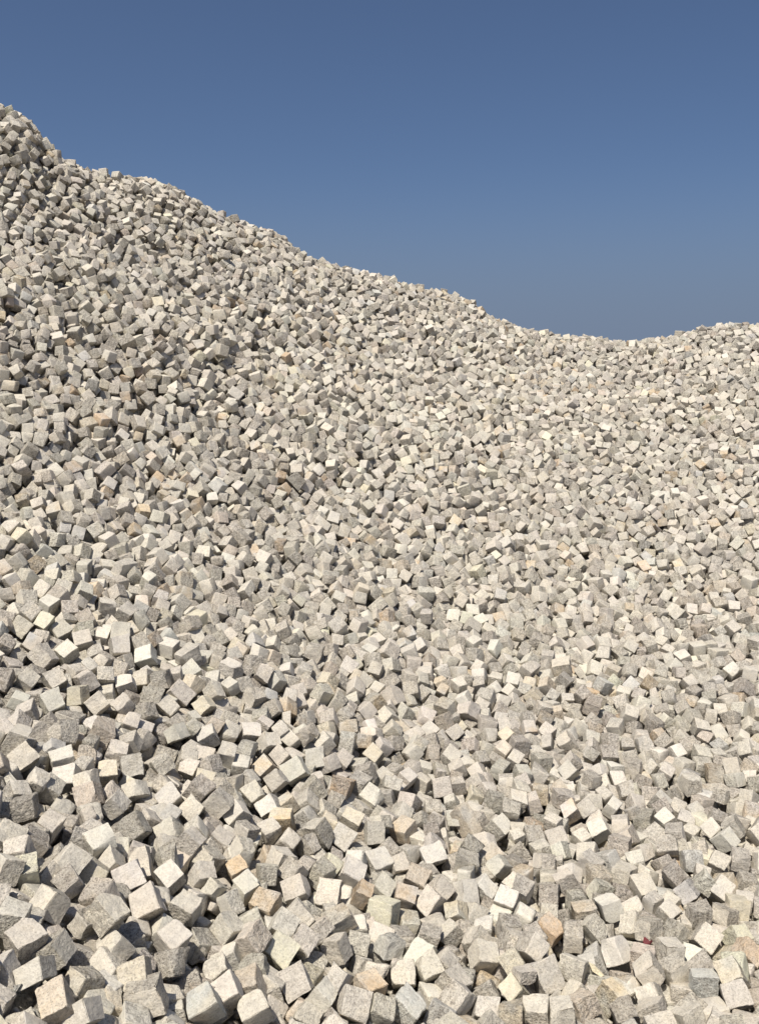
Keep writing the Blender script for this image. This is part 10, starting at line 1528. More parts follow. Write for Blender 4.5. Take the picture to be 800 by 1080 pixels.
-3,20,2,6,3,44,11,-1195,0,55,-10,7,3,43,-4,14,12,-21,5,27,2,-3,-20,53,-13,27,0,13,-9,9,-3,15,7,4,-19,29,10,26,4,18,12,
-20,7,27,2,19,17,24,-1,18,2,4,-14,35,0,23,-4,19,18,-40,-12,8,3,-9,-49,21,15,46,-6,-18,1,19,-6,14,-8,3,-28,19,-3,3,7,4,
27,-12,7,43,-5,40,35,-32,-8,19,-1,18,-14,9,5,29,-4,15,-11,3,3,26,-7,2,-16,40,-4,26,0,-7,-14,-4,-3,26,-9,21,-15,-50,1,
19,1,10,-17,-31,3,22,-1,-1,21,-16,3,22,2,24,-11,24,-3,20,3,6,2,-4,2,30,-10,33,-20,42,-2,15,-2,19,-5,-5,4,35,-7,1,-2,
-5,-2,20,-9,0,-16,40,-3,19,-6,-11,18,-22,0,24,-5,4,-27,41,-10,15,-2,34,-26,-4,16,5,2,45,9,18,-10,48,0,3,25,-52,15,17,
0,26,-10,25,-6,23,2,14,-32,24,-11,15,7,7,-31,38,3,39,0,23,-14,-5,7,18,2,1,-27,50,1,23,3,-3,-16,9,-7,26,6,5,-31,32,9,
23,4,10,-4,1,-6,33,-4,-14,-26,46,0,16,-1,19,12,-26,0,25,5,24,15,-49,3,27,-3,-7,-28,45,-2,22,-10,14,-12,-20,4,9,-2,29,
13,-9,-9,27,1,11,31,-33,9,34,3,-10,-9,-39,5,48,0,7,1,14,25,-1151,-15,-2,36,46,-6,47,-8,-6,41,-32,-7,32,1,6,18,-12,3,
20,3,8,-13,22,-8,31,3,-3,-3,25,5,19,2,11,-15,-23,-1,19,5,-11,-23,28,8,28,2,-13,8,18,-12,20,-1,-7,-27,20,10,20,-2,23,
10,-25,-5,21,2,13,7,17,8,28,-11,19,-8,6,-10,26,0,-8,22,-4,-3,36,0,16,26,-47,6,59,-2,17,-18,45,-1,23,-2,18,9,-39,6,19,
-5,16,6,-7,-6,33,-13,8,-6,-7,-2,17,-5,22,-9,-15,0,16,4,11,-4,-5,0,28,-1,2,-11,-2,-1,17,-10,16,-40,20,14,26,-6,21,-13,
13,-12,7,4,28,40,-27,-4,41,-7,33,-9,-24,10,16,0,14,-30,25,-2,29,-1,-14,24,-42,3,14,3,34,34,-18,-10,34,0,21,-8,-41,10,
8,6,12,-12,22,2,40,-4,5,24,-54,1,27,-1,-33,18,-45,-5,27,-9,8,20,13,-4,9,-1,-52,30,11,6,32,-9,8,-2,22,-8,20,-2,25,-3,
25,3,18,4,21,-26,28,-2,23,0,-8,-14,44,1,29,-2,-3,29,-51,-4,9,5,52,3,-2,7,62,-7,20,3,-13,-5,21,1,20,-25,24,6,29,-2,14,
3,-15,-2,21,-3,15,2,-2,0,31,-2,-14,-8,-15,48,-1044,-11,2,-35,4,-25,34,-3,-18,-9,41,1,22,0,-2,-23,40,3,33,-1,-18,0,-5,
-4,14,2,1,-13,27,-1,42,-3,22,33,-38,0,29,-4,17,12,-39,-2,23,-4,9,36,-42,3,26,-4,9,24,-38,-5,23,-1,8,-20,-4,0,15,-3,11,
44,-33,-1,32,-1,22,16,-31,5,19,4,7,-17,51,9,21,3,11,-1,-10,-7,33,-10,-6,-12,59,-6,25,-2,19,-10,-42,2,40,-3,12,-12,12,
10,28,-8,20,21,9,0,14,1,15,24,-37,0,21,0,21,11,-27,-7,11,7,-17,-27,50,-4,31,3,-1,-30,28,-2,24,4,-7,-9,25,2,60,-4,-14,
34,-35,4,18,0,3,22,-38,0,18,4,21,9,-28,3,51,-5,9,-29,29,-5,25,-6,20,9,-21,2,30,0,35,-29,5,-4,20,0,25,-5,-27,3,39,-3,
-7,-34,35,-4,18,1,-8,-11,26,-4,30,-1,41,-1,-39,13,19,-3,11,-25,30,-10,32,1,18,8,-6,4,23,-4,21,-21,17,-3,21,6,9,8,-39,
4,27,-2,14,2,-1,-1,27,-3,7,-13,-16,-1,21,0,0,-17,15,2,26,0,-2,-7,48,1,23,2,-3,-1,24,38,-1074,-14,-1,34,32,-11,73,-11,
-16,-36,15,-4,13,-2,-18,-29,51,4,31,1,40,34,-23,-7,37,-1,18,26,-37,-2,32,-8,1,0,0,2,18,2,9,-35,23,-11,14,5,39,8,-19,2,
21,5,-3,-14,35,12,30,-3,15,-34,38,0,33,-5,15,-24,45,0,12,4,-7,-26,46,-5,31,-2,25,1,-39,-6,17,3,7,-32,-2,9,29,0,23,21,
-47,-6,19,1,21,-7,-3,5,32,-9,-4,7,21,4,11,1,24,-22,17,2,29,1,19,11,-25,-4,9,11,20,-5,3,-5,37,3,11,-6,-56,7,24,2,25,
-17,29,-2,30,-8,28,30,-47,0,22,-5,12,1,-51,5,16,-4,-28,8,-53,-12,21,5,17,-25,30,0,27,3,21,4,-13,7,24,-2,10,31,-37,-11,
26,1,23,9,-21,11,22,0,-13,4,-58,-5,21,2,-8,35,-43,-2,26,-3,26,11,-37,-4,9,5,25,-11,-10,12,33,2,21,-7,-11,-3,19,5,19,
-6,26,1,24,-3,27,-37,-15,-4,28,2,54,14,-9,5,21,0,-5,-23,44,-9,20,1,15,2,22,3,34,-4,-26,-19,39,4,28,1,17,-14,-44,0,21,
0,4,-15,-3,0,35,2,6,22,50,34,-959,-7,45,-12,20,-7,17,-2,42,-35,18,-8,68,-10,-2,-32,-18,4,23,1,-30,-9,26,2,27,-4,-23,8,
-46,-1,19,-8,-15,-38,19,-2,50,-2,21,-10,19,4,15,1,30,33,-33,2,26,-1,10,16,-35,-9,22,6,-4,-23,56,12,21,4,11,-2,-5,-6,
34,-14,31,3,27,-6,15,-3,24,2,-7,13,20,5,27,-1,4,-8,18,5,32,-37,22,5,33,2,12,23,-48,-6,28,-3,19,6,12,4,21,-7,2,20,-12,
-4,17,-5,31,-15,3,-1,16,-1,8,-7,25,9,17,-6,16,-40,24,-4,44,-1,-9,27,-43,2,26,-11,7,20,50,-4,21,-10,46,17,-15,-9,-13,3,
-52,-7,-15,10,56,0,11,-55,8,-9,41,-7,-18,-14,50,2,50,-14,4,5,51,-1,15,-4,11,-22,10,1,25,3,15,-30,28,-4,18,4,11,-30,0,
-2,22,0,-11,-54,30,5,40,-6,15,14,-6,8,18,-10,12,-38,38,-3,31,-5,12,-26,35,0,29,-2,11,7,-8,-1,36,0,-16,26,51,29,-947,
-10,-17,27,24,-20,27,-2,-42,30,22,19,38,-7,-50,-19,-28,-2,44,1,30,-9,14,8,32,-7,-7,-17,45,-6,25,-1,19,-22,39,-1,37,2,
11,-22,35,-1,18,0,27,-15,17,2,104,-3,9,-13,-15,5,15,-1,16,8,-3,-3,15,0,36,-7,7,-2,30,1,11,-22,38,-3,33,-4,27,-24,5,-8,
20,-2,18,27,-51,-1,15,3,20,34,-48,13,29,-3,23,5,-25,-5,13,3,44,15,-3,2,20,7,3,-23,38,6,32,-2,26,7,-17,-9,19,-3,28,34,
-37,-7,19,5,3,44,-38,13,18,-1,13,-12,-3,-4,45,0,-6,23,47,-3,15,1,20,6,2,4,28,-4,2,-13,-12,-15,27,-7,16,6,-36,5,12,0,
11,29,-52,4,20,5,7,-41,44,-6,22,0,20,17,20,-2,24,-1,14,5,-37,5,44,0,16,-14,-14,8,20,-3,-23,-17,44,-3,22,-3,9,-21,18,
-1,30,-4,20,-5,-43,59,-823,-16,49,22,-3,-16,14,-9,12,27,-53,-15,74,-1,25,49,-23,6,20,-3,-13,-18,-31,3,16,2,-20,51,-31,
-5,39,-1,15,24,-44,-17,46,-4,-27,-39,36,-7,6,6,-31,-40,32,19,59,-4,26,-6,13,-2,15,2,7,41,-32,2,38,2,11,-16,21,7,14,6,
31,-2,30,-4,22,3,15,9,-29,-1,27,-2,20,-12,11,4,18,1,11,-4,-24,-8,22,-4,8,-36,36,5,25,0,20,18,-31,-10,13,10,30,-13,-7,
8,33,3,-1,40,-47,3,21,4,10,-9,36,-6,30,3,19,-5,-5,-3,19,4,20,1,3,6,55,-4,5,-34,29,-13,19,-4,32,-38,14,6,21,-11,-13,
-16,57,-5,10,0,17,-33,-9,-7,19,3,24,13,-29,6,42,-3,26,-4,-48,2,24,1,-3,-22,17,14,33,-4,-6,-11,37,-8,20,5,-1,4,-49,0,
31,-4,-12,-19,24,38,-796,-11,-3,6,17,6,8,-4,12,-21,14,-11,60,-10,11,-2,-23,-2,35,4,-6,-23,31,0,37,-3,-17,-17,52,-11,
26,3,48,2,9,11,84,-3,7,46,-23,-6,27,-4,-1,-10,20,4,33,-3,12,-33,34,3,29,-8,17,-7,8,0,12,0,14,11,-29,-8,31,1,17,17,-29,
3,25,-3,21,-12,13,3,24,0,-10,-45,14,2,24,-3,8,32,-41,-2,18,0,-16,16,-56,-4,33,-9,13,-7,26,1,10,2,21,15,6,0,37,-5,-1,
-30,26,-2,16,-3,23,36,-40,6,31,0,25,5,-27,-5,28,-7,25,0,-33,0,13,-2,14,14,5,-26,18,1,5,-41,17,26,33,-5,-3,-34,-34,-5,
16,0,19,-6,-23,9,42,-6,-9,-35,26,-7,16,-1,36,-11,-13,53,-714,-12,37,-23,-11,-18,48,7,9,2,-33,-6,62,0,26,6,-25,2,23,1,
12,17,-30,-1,21,2,-11,-32,51,-2,25,-5,11,-13,-51,2,28,-8,4,39,-16,4,6,4,15,-8,60,-2,24,5,12,-13,43,-2,31,-4,2,-29,42,
-2,20,1,21,-9,-5,0,22,1,21,1,-1,-8,16,4,16,-24,-11,8,26,-5,-1,-20,11,0,28,-3,3,-20,-15,3,20,1,6,34,-41,-5,18,3,13,-32,
-2,-4,35,-5,21,15,-26,10,23,0,13,27,-29,-3,19,4,21,-37,42,1,29,-11,13,57,-18,6,14,-8,7,-22,26,-8,38,-12,11,16,-29,-1,
15,-7,8,-6,-2,-3,17,-7,22,41,-26,1,31,-13,-1,-21,21,2,13,-12,-29,36,2,2,42,2,4,-20,-12,3,30,-3,4,12,-53,-5,42,-1,10,
20,-50,52,-711,-12,-28,14,4,-28,78,0,26,-1,-35,2,19,3,2,-36,48,3,28,0,15,-12,9,-3,21,-4,21,-10,-26,2,42,3,17,-22,31,
-6,35,4,22,32,-16,-1,31,-1,24,4,-5,1,30,1,17,-4,5,-4,17,1,12,9,-23,5,24,-3,17,9,-17,0,28,-2,22,12,-25,11,10,7,29,-7,
36,-11,22,6,2,35,-7,2,45,1,19,-35,18,-7,29,4,3,-26,13,4,19,0,33,19,-16,-4,34,-6,-30,-9,37,0,21,-11,16,-38,-9,-3,22,1,
31,-9,-5,9,14,2,7,-17,-15,0,43,-5,-13,-24,10,1,32,-20,-27,-33,-27,-3,24,-7,-12,-30,26,41,-637,-12,31,22,28,-9,92,3,
-10,-5,41,-2,45,2,14,10,-45,-2,21,3,12,26,-22,-8,40,-1,4,-20,36,3,29,-2,18,-17,29,1,19,3,17,-15,22,-2,22,4,12,2,-5,-4,
54,-1,19,18,-25,11,18,0,14,10,-22,-8,15,4,20,-5,-7,-10,18,4,15,-12,-6,5,15,4,40,-12,-2,9,22,-2,38,21,-1,-9,18,1,6,-53,
10,10,33,10,39,-3,2,1,37,-3,10,-17,-28,11,27,-6,33,-1,9,-9,27,-8,9,-14,19,-9,25,-12,14,-6,-10,1,25,-4,18,12,-27,-3,29,
-7,10,-13,-31,7,56,-5,13,-15,-44,25,-533,4,29,21,-24,-10,71,-3,17,18,-28,11,68,0,34,17,-11,-6,13,4,34,-25,18,8,33,1,
12,17,-17,-7,52,-10,-29,23,-40,5,29,-6,20,8,-22,-3,9,1,5,-25,32,-14,15,3,36,23,-30,22,13,10,30,-15,16,-2,44,-4,32,18,
43,1,26,-7,11,-13,40,-4,31,-6,13,-19,30,1,20,-6,2,14,-39,-3,27,-6,18,-5,-43,2,30,-6,-16,-5,-14,-9,28,0,-11,7,-19,46,
-519,-8,-12,22,39,-36,48,2,-10,21,-4,18,49,0,2,-13,-25,5,35,-9,4,-8,22,1,35,3,31,-2,-6,-3,27,1,8,-28,30,-13,60,-4,45,
32,-19,16,23,-2,16,-17,-14,0,23,-6,5,-55,20,-8,13,0,-32,-32,-1,10,18,3,21,-5,12,-2,54,-8,15,-10,41,-1,16,-6,49,-3,8,1,
36,-1,20,-23,29,-4,33,0,-26,0,5,5,48,1,-6,9,-11,23,-439,-8,2,29,-54,-7,67,0,25,-31,14,1,15,4,-40,14,-46,-5,71,4,16,0,
23,12,42,2,15,-34,46,5,26,0,-8,18,-36,-9,14,6,41,29,12,1,76,-4,20,-11,12,-2,25,-8,16,13,-19,4,26,-4,-3,-20,44,-10,20,
1,-6,-8,61,14,-258,3,15,-33,-7,20,49,1,-28,42,-17,9,185,0,14,5,-1,-8,25,-3,-14,6,-41,-8,30,-3,-3,-8,23,25,-198,-3,24,
3,-10,-3,86,-3,-6,-48,11,3,32,0,-13,-17,38,49,-150,-4,42,-28,-29,-32,125,-4,10,26,-32,0,9,6,-18,-25,41,45,-150,-7,6,
52,-25,-9,117,-2,2,22,-48,-2,20,2,17,40,-22,-4,35,2,20,21,12,
]
LARGEST = [
7,4,464,1,18,519,6,0,212,3,492,17,501,13,2,11,460,37,605,22,31,20,23,40,12,540,29,582,15,576,569,590,19,52,528,568,
533,526,65,43,612,78,39,461,5,462,50,64,8,10,61,599,9,512,485,517,493,49,578,494,4700,482,490,592,502,4639,597,583,24,
510,451,60,452,106,487,598,62,478,66,473,476,89,224,21,93,560,90,472,514,555,614,54,466,355,500,55,198,274,25,6197,
132,63,36,4831,4764,28,68,262,53,41,91,75,471,6496,523,33,541,97,442,16,491,433,59,6268,122,38,6271,586,552,4960,504,
27,587,102,88,521,455,6125,48,117,550,81,237,479,259,496,30,34,572,545,5149,67,125,607,561,95,441,135,203,133,239,45,
14,520,94,6199,465,546,544,77,111,588,134,5282,42,6419,6343,69,74,121,562,557,531,2820,534,228,103,6341,248,5839,56,
104,213,5024,51,71,5086,584,124,177,4823,58,497,4888,126,589,486,202,46,564,563,92,136,139,197,535,4826,6492,129,189,
84,536,80,127,5280,5221,105,220,210,511,5216,70,131,140,5916,123,130,5910,4699,4705,4954,4767,26,57,488,609,32,5776,
4519,5418,180,4829,4828,5840,47,4958,4891,6054,594,6059,72,503,506,5499,4834,6055,5281,6350,5983,115,6134,5710,4460,
144,5019,5284,6214,604,4523,5092,120,4521,606,4459,6276,5159,6284,309,481,236,591,4531,4586,5491,6279,137,5087,4641,
100,251,
]
def rotvec(v):
    a = np.linalg.norm(v, axis=1) + 1e-12; k = v / a[:, None]
    return qmat(np.column_stack([np.cos(a / 2), k * np.sin(a / 2)[:, None]]))
ALLC = corners(N_ALL, 11)
def settled(rows, runs, um, ur):
    r = np.array(rows).reshape(-1, 6); x = np.cumsum(r[:, 0]) * um; y = np.cumsum(r[:, 1]) * um
    ids = []; e = 0
    for a, b in zip(runs[::2], runs[1::2]): ids += range(e + a, e + a + b); e += a + b
    return np.column_stack([x, y, H(x, y) + r[:, 2] * um]), rotvec(r[:, 3:] * ur), ALLC[ids]
pk = np.array(PICKED).reshape(-1, 9); rs = np.random.RandomState(4)
pc = SGN[None] * (pk[:, None, 6:] / 10000.0) * (1 + .035 * rs.randn(len(pk), 8, 1)) + .0022 * rs.randn(len(pk), 8, 3)
parts = [(pk[:, :3] / 1000.0, rotvec(pk[:, 3:6] / 100.0), pc), settled(NEAR, NEAR_RUNS, .001, .01), settled(FAR, FAR_RUNS, .005, .05)]
NP = len(pk)
lp, lq = lower_layer(); n_main = sum(len(p[0]) for p in parts)
parts.append((lp, qmat(lq), corners(len(lp), 12)))
n_low = n_main + len(lp)
rs = np.random.RandomState(31)
tx, ty = np.meshgrid(np.arange(-9.5, 9.6, .088), np.arange(-.6, 15.6, .088)); tx = tx.ravel() + rs.uniform(-.02, .02, tx.size); ty = ty.ravel() + rs.uniform(-.02, .02, ty.size)
crest_q = np.linspace(-1.3, 1.3, 105); yy = np.arange(0, 14, .05)
crest_y = np.array([yy[np.argmax(H(q * yy, yy))] for q in crest_q])
outside = (np.abs(tx) > .42 * ty + .45) | (ty < 1.15) | (ty > np.interp(tx / np.maximum(ty, .3), crest_q, crest_y) + .45)
near_by = np.abs(tx) < .52 * np.maximum(ty, 0) + 1.6
# and wherever the settled setts leave a bare patch
cell = .04; covered = np.zeros((500, 450), bool); upper = np.concatenate([p[0] for p in parts[:3]])
upper = upper[upper[:, 2] - H(upper[:, 0], upper[:, 1]) > -.04]
for a in np.arange(-2, 3):
    for b in np.arange(-2, 3):
        if a * a + b * b <= 3: covered[((upper[:, 0] + 10) / cell).astype(int) + a, ((upper[:, 1] + 1) / cell).astype(int) + b] = True
bare = ~covered[((tx + 10) / cell).astype(int), ((ty + 1) / cell).astype(int)]
outside |= bare
tx, ty = tx[outside & near_by], ty[outside & near_by]
tq = settle_turn(tx, ty, rs, .4)
parts.append((np.column_stack([tx, ty, H(tx, ty) - .046 + rs.uniform(-.022, .022, len(tx))]), qmat(tq), corners(len(tx), 13)))
# splinters and crumbs caught in the gaps of the near part
gx_, gy_ = rs.uniform(-3.2, 3.2, 16000), rs.uniform(1.4, 6.0, 16000); keep = np.abs(gx_) < .45 * gy_ + .3; gx_, gy_ = gx_[keep], gy_[keep]
gq = rs.randn(len(gx_), 4); gq /= np.linalg.norm(gq, axis=1)[:, None]
crumbs = corners(len(gx_), 14, .0095) * (np.exp(.45 * rs.randn(len(gx_), 1, 1))) * rs.uniform(.45, 1.2, (len(gx_), 1, 3))
n_upper = n_low + len(tx)
parts.append((np.column_stack([gx_, gy_, H(gx_, gy_) + rs.uniform(-.12, -.045, len(gx_))]), qmat(gq), crumbs))
POS = np.concatenate([p[0] for p in parts]); ROT = np.concatenate([p[1] for p in parts]); CORN = np.concatenate([p[2] for p in parts])
n = len(POS)

rs = np.random.RandomState(77)
# white, cream, grey, dark speckled, yellowish cream, ochre stained, tan, blue grey
PAL = np.array([[.575,.548,.485],[.57,.535,.462],[.545,.515,.452],[.49,.46,.405],[.61,.555,.44],[.57,.49,.39],[.55,.49,.41],[.51,.505,.475]])
COL = rs.choice(8, n, p=[.19, .38, .26, .07, .03, .01, .035, .025])
COL[:NP] = PICKED_KIND
TINT = PAL[COL] * (1 + .035 * rs.randn(n, 1).clip(-2, 1.5)) * (1 + .010 * rs.randn(n, 3))
PATCH = (np.sin(POS[:, 0] * 1.3 + 1.1 * np.sin(POS[:, 1] * .9)) + np.sin(POS[:, 1] * 2.1 - POS[:, 0] * .8 + 1) + np.sin(POS[:, 0] * 3.4 + POS[:, 1] * 2.7)) / 3
TINT = TINT * (1 + .05 * PATCH[:, None] * np.array([1.1, 1, .75]))
TINT = TINT.clip(.3, .60)
STAIN = np.where(COL == 5, .6, np.where(rs.rand(n) < .05, rs.uniform(.3, .8, n), rs.uniform(0, .1, n)))
base_c = np.array([.12, .25, .35, .85, .15, .35, .45, .25])[COL]
COARSE = np.clip(base_c[:, None] + rs.uniform(-.1, .15, n)[:, None] + rs.choice([0, .5], (n, 6), p=[.58, .42]), 0, 1)
COARSE[:NP, 5] = np.clip(base_c[:NP], 0, 1)
FTONE = 1 + .05 * rs.randn(n, 6).clip(-2, 2) - .08 * (COARSE - .4)
OFFS = rs.uniform(-40, 40, (n, 3))

def shell(seg):
    """verts (parameter -1..1) and quads of a cube surface with closer rings near the edges"""
    k = {1: [-1, 1], 2: [-1, 0, 1], 3: [-1, -.86, .86, 1], 4: [-1, -.88, 0, .88, 1], 6: [-1, -.92, -.6, 0, .6, .92, 1], 9: [-1, -.95, -.82, -.55, -.2, .2, .55, .82, .95, 1]}[seg]
    m = len(k) - 1; idx = {}; vs = []; qs = []; fs = []
    def vid(i, j, l):
        if (i, j, l) not in idx: idx[(i, j, l)] = len(vs); vs.append((k[i], k[j], k[l]))
        return idx[(i, j, l)]
    for a in range(3):
        for s in (0, m):
            for p in range(m):
                for q in range(m):
                    quad = []
                    for dp, dq in ((0, 0), (1, 0), (1, 1), (0, 1)):
                        c = [0, 0, 0]; c[a] = s; c[(a + 1) % 3] = p + dp; c[(a + 2) % 3] = q + dq
                        quad.append(vid(*c))
                    if s == 0: quad.reverse()
                    qs.append(quad); fs.append(a * 2 + (s > 0))
    return np.array(vs), np.array(qs), np.array(fs)

def setts(ids, seg):
    """local vertices of many setts at once: (S, V, 3), quads, face side"""
    vs, qs, fs = shell(seg); S = len(ids)
    r = np.random.RandomState(1000 + seg)
    c = CORN[ids]
    wgt = np.prod((1 + vs[:, None, :] * SGN[None]) / 2, axis=2)            # V x 8
    p = np.einsum('vk,skj->svj', wgt, c)
    size = np.abs(c).mean(axis=(1, 2))[:, None, None]
    # worn arrises: vertices on edges and corners drawn in
    ne = (np.abs(vs) > .985).sum(1)
    pull = np.where(ne == 3, .065 if seg > 5 else .035, np.where(ne == 2, .034 if seg > 5 else .012, 0))[None, :, None]
    wear = r.uniform(.35, 1.9, (S, 1, 1)) * (1 + (1.0 if seg > 5 else .5) * r.randn(S, len(vs), 1).clip(-1.5, 2.5)).clip(.05, 3.5)
    p = p * (1 - pull * wear)
    # chipped or broken corners
    for _ in range(3):
        k = r.randint(0, 8, S); depth = r.uniform(.0, .6, S) * (r.rand(S) < (.4 if seg > 5 else .25))
        nn = SGN[k] * r.uniform(.3, 1, (S, 3)); nn /= np.linalg.norm(nn, axis=1)[:, None]
        lim = np.einsum('sj,sj->s', c[np.arange(S), k], nn) - depth * size[:, 0, 0]
        d = np.einsum('svj,sj->sv', p, nn) - lim[:, None]
        p = p - np.maximum(d, 0)[:, :, None] * nn[:, None, :] * .95
    # uneven split faces
    co_ = COARSE[ids].mean(1)[:, None, None]
    for fr, am in ((24, .0017), (62, .0013), (120, .0008)):
        if seg < 6 and fr > 30 or seg < 3: continue
        if seg < 6: am = am * .55
        a = r.randn(S, 3, 3) * fr; ph = r.uniform(0, 6.28, (S, 1, 3))
        p = p + np.sin(np.einsum('svj,sij->svi', p, a) + ph) * am * (.6 + 1.1 * co_)
    return p, qs, fs

def attributes(me, ids, V, Q, fs):
    S = len(ids)
    a = me.attributes.new('tint', 'FLOAT_COLOR', 'POINT'); col = np.concatenate([TINT[ids], np.ones((S, 1))], 1)
    a.data.foreach_set('color', np.repeat(col, V, axis=0).astype(np.float32).ravel())
    a = me.attributes.new('grain_offset', 'FLOAT_VECTOR', 'POINT')
    a.data.foreach_set('vector', np.repeat(OFFS[ids], V, axis=0).astype(np.float32).ravel())
    a = me.attributes.new('coarse', 'FLOAT_VECTOR', 'FACE')
    v = np.stack([COARSE[ids][:, fs], np.repeat(STAIN[ids][:, None], Q, 1), FTONE[ids][:, fs]], 2)
    a.data.foreach_set('vector', v.astype(np.float32).ravel())

def rot_points(p, ids): return np.einsum('sij,svj->svi', ROT[ids], p) + POS[ids][:, None, :]
from mathutils import Matrix
def build_things(ids, seg):
    p, qs, fs = setts(ids, seg); out = []
    for s, i in enumerate(ids):
        me = quad_mesh('granite_sett', p[s], qs); attributes(me, np.array([i]), len(p[s]), len(qs), fs)
        me.materials.append(GRANITE)
        me.polygons.foreach_set('use_smooth', np.ones(len(qs), bool)); me.set_sharp_from_angle(angle=math.radians(24))
        o = bpy.data.objects.new('granite_sett', me); C.objects.link(o)
        m = Matrix(ROT[i].tolist()).to_4x4(); m.translation = POS[i]; o.matrix_world = m
        out.append(o)
    return out
def build_mass(name, tiers):
    V = []; Qs = []; base = 0; info = []
    for ids, seg in tiers:
        p, qs, fs = setts(ids, seg); p = rot_points(p, ids); S, nv = p.shape[:2]
        V.append(p.reshape(-1, 3)); Qs.append((qs[None] + (np.arange(S) * nv)[:, None, None] + base).reshape(-1, 4)); base += S * nv
        info.append((ids, nv, len(qs), fs))
    me = quad_mesh(name, np.concatenate(V), np.concatenate(Qs))
    col = np.concatenate([np.repeat(np.concatenate([TINT[i], np.ones((len(i), 1))], 1), nv, axis=0) for i, nv, q, f in info])
    a = me.attributes.new('tint', 'FLOAT_COLOR', 'POINT'); a.data.foreach_set('color', col.astype(np.float32).ravel())
    off = np.concatenate([np.repeat(OFFS[i], nv, axis=0) for i, nv, q, f in info])
    a = me.attributes.new('grain_offset', 'FLOAT_VECTOR', 'POINT'); a.data.foreach_set('vector', off.astype(np.float32).ravel())
    fv = np.concatenate([np.stack([COARSE[i][:, f], np.repeat(STAIN[i][:, None], q, 1), FTONE[i][:, f]], 2).reshape(-1, 3) for i, nv, q, f in info])
    a = me.attributes.new('coarse', 'FLOAT_VECTOR', 'FACE'); a.data.foreach_set('vector', fv.astype(np.float32).ravel())
    me.materials.append(GRANITE)
    o = bpy.data.objects.new(name, me); C.objects.link(o); return o

# ------------------------------------------------------------------ what sets each of the large setts apart
LOOK = ['chalky white', 'warm cream', 'plain grey', 'dark speckled', 'yellowish cream', 'ochre stained', 'tan brown', 'bluish grey']
NEAR_LOOK = {3: 'a dark one', 4: 'a yellowish one', 5: 'an ochre one', 6: 'a tan one', 7: 'a bluish one'}
ROWS = [(1035, 'bottom edge'), (985, 'near bottom'), (935, 'one tenth up'), (885, 'one sixth up'), (835, 'one fifth up'),
        (785, 'one quarter up'), (735, 'under third up'), (685, 'one third up'), (-9, 'above third up')]
COLUMNS = ['far left', 'left side', 'inner left', 'left of centre', 'right of centre', 'inner right', 'right side', 'far right']
def to_photo(p):
    q = p - np.array([0, 0, CAMZ]); c, s = math.cos(PITCH), math.sin(PITCH)
    dep = q[:, 1] * c + q[:, 2] * s; up = -q[:, 1] * s + q[:, 2] * c
    return np.column_stack([400 + FPX * q[:, 0] / dep, 540 - FPX * up / dep])
UV = to_photo(POS)
big = np.array(LARGEST)
bounds = CORN[big].max(1) - CORN[big].min(1); lows, highs = bounds.min(1), bounds.max(1); middle = np.sort(bounds, axis=1)[:, 1]
LABEL = {}; alike = {}
for k, i in enumerate(big):
    shape = 'small' if highs[k] < .072 else 'oblong' if highs[k] > 1.2 * middle[k] else 'flattish' if lows[k] < .82 * middle[k] else 'squarish'
    text = '%s %s sett' % (LOOK[COL[i]], shape)
    d = UV[big] - UV[i]; r = np.hypot(d[:, 0], d[:, 1]); r[k] = 1e9; r[COL[big] < 3] = 1e9; j = int(np.argmin(r))
    if r[j] < 42:
        side = ('left of' if d[j, 0] > 0 else 'right of') if abs(d[j, 0]) > abs(d[j, 1]) else ('above' if d[j, 1] > 0 else 'below')
        text += ' %s %s' % (side, NEAR_LOOK[COL[big[j]]])
    level = [w for y, w in ROWS if UV[i, 1] > y][0]
    text += ', %s, %s' % (level, COLUMNS[int(min(max(UV[i, 0] // 100, 0), 7))])
    alike.setdefault(text, []).append(i)
ORDINAL = {2: ['leftmost', 'rightmost'], 3: ['leftmost', 'middle', 'rightmost'], 4: ['leftmost', 'second left', 'second right', 'rightmost'],
           5: ['leftmost', 'second left', 'middle', 'second right', 'rightmost']}
for text, members in alike.items():
    members.sort(key=lambda i: UV[i, 0])
    for q, i in enumerate(members):
        LABEL[i] = text if len(members) == 1 else text + ', ' + ORDINAL[min(len(members), 5)][min(q, 4)]
GROUP = 'granite setts lying loose on the heap'

things = build_things(np.array(LARGEST), 9)
for k, o in enumerate(things):
    o['label'] = LABEL[LARGEST[k]]; o['category'] = 'stone'; o['group'] = GROUP
rest = np.setdiff1d(np.arange(n_main), LARGEST)
dist = np.hypot(POS[rest, 0], POS[rest, 1])
mass = build_mass('granite_setts', [(rest[dist < 4.0], 6), (rest[(dist >= 4.0) & (dist < 6.5)], 4), (rest[dist >= 6.5], 3),
                                    (np.arange(n_main, n_low), 1), (np.arange(n_low, n_upper), 3), (np.arange(n_upper, n), 1)])
mass['kind'] = 'stuff'; mass['label'] = 'great sloping heap of loose pale granite setts under the blue sky'

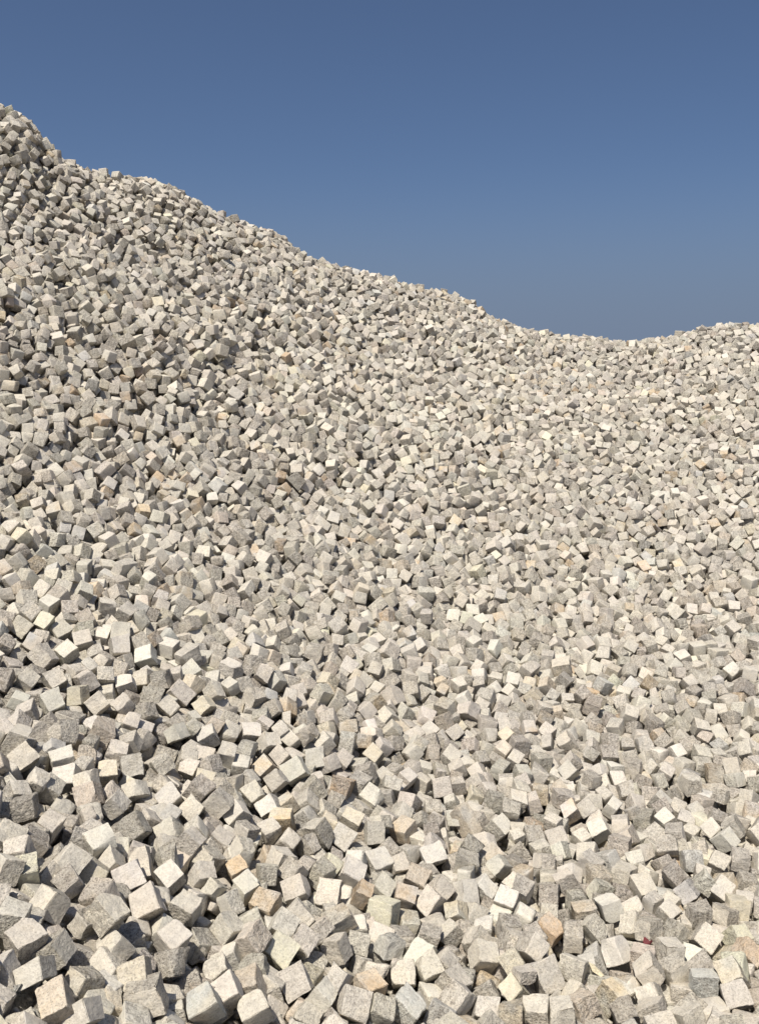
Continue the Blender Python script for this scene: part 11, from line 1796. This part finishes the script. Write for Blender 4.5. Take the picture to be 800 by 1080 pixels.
# ------------------------------------------------------------------ small broken bits lying on the setts
def chip(name, u, v, outline, thick, colour, turn, label, lift=.004):
    bpy.context.view_layer.update()
    x, y, z = unproject(u, v, 1.0); d = Vector((float(x), float(y), float(z) - CAMZ)).normalized()
    hit, p, nrm, *_ = scene.ray_cast(bpy.context.evaluated_depsgraph_get(), Vector((0, 0, CAMZ)), d)
    k = len(outline); rs = np.random.RandomState(k)
    vs = [(a, b, thick * (.8 + .4 * rs.rand())) for a, b in outline] + [(a * 1.12, b * 1.1, 0) for a, b in outline] + [(0, 0, thick * 1.15)]
    fs = [(i, (i + 1) % k, 2 * k) for i in range(k)] + [(i + k, (i + 1) % k + k, (i + 1) % k, i) for i in range(k)] + [tuple(range(2 * k - 1, k - 1, -1))]
    me = bpy.data.meshes.new(name); me.from_pydata(vs, [], fs)
    m, t, b = nt(name + '_surface'); tc = node(t, 'ShaderNodeTexCoord')
    nz = node(t, 'ShaderNodeTexNoise', i_Scale=130.0, i_Detail=4.0); t.links.new(tc.outputs['Object'], nz.inputs['Vector'])
    c = mix(t, 'MULTIPLY', 1.0, colour, ramp(t, nz.outputs[0], [(.3, .7), (.7, 1.15)])); t.links.new(c, b.inputs['Base Color'])
    b.inputs['Roughness'].default_value = .75
    bp = node(t, 'ShaderNodeBump'); bp.inputs['Distance'].default_value = .003
    t.links.new(nz.outputs[0], bp.inputs['Height']); t.links.new(bp.outputs[0], b.inputs['Normal'])
    me.materials.append(m)
    o = bpy.data.objects.new(name, me); C.objects.link(o)
    q = (nrm + Vector((-.2, -.5, .5))).normalized()
    from mathutils import Quaternion
    o.rotation_mode = 'QUATERNION'; o.rotation_quaternion = q.to_track_quat('Z', 'Y') @ Quaternion((0, 0, 1), turn)
    o.location = p + q * lift - d * .022
    o['label'] = label; o['category'] = 'chip'; return o
chip('red_chip', 682, 995, [(-.016, .010), (-.002, .019), (.015, .012), (.012, -.006), (.001, -.022), (-.012, -.010)], .010, (.13, .024, .028, 1), .1,
     'small dark red chip wedged between pale setts near the lower right')
chip('stone_flake', 628, 1022, [(-.030, .016), (-.010, .014), (.030, -.010), (.022, -.018), (-.012, -.008)], .009, (.66, .60, .44, 1), -.2,
     'thin pale yellow flake lying across grey setts left of the red chip')
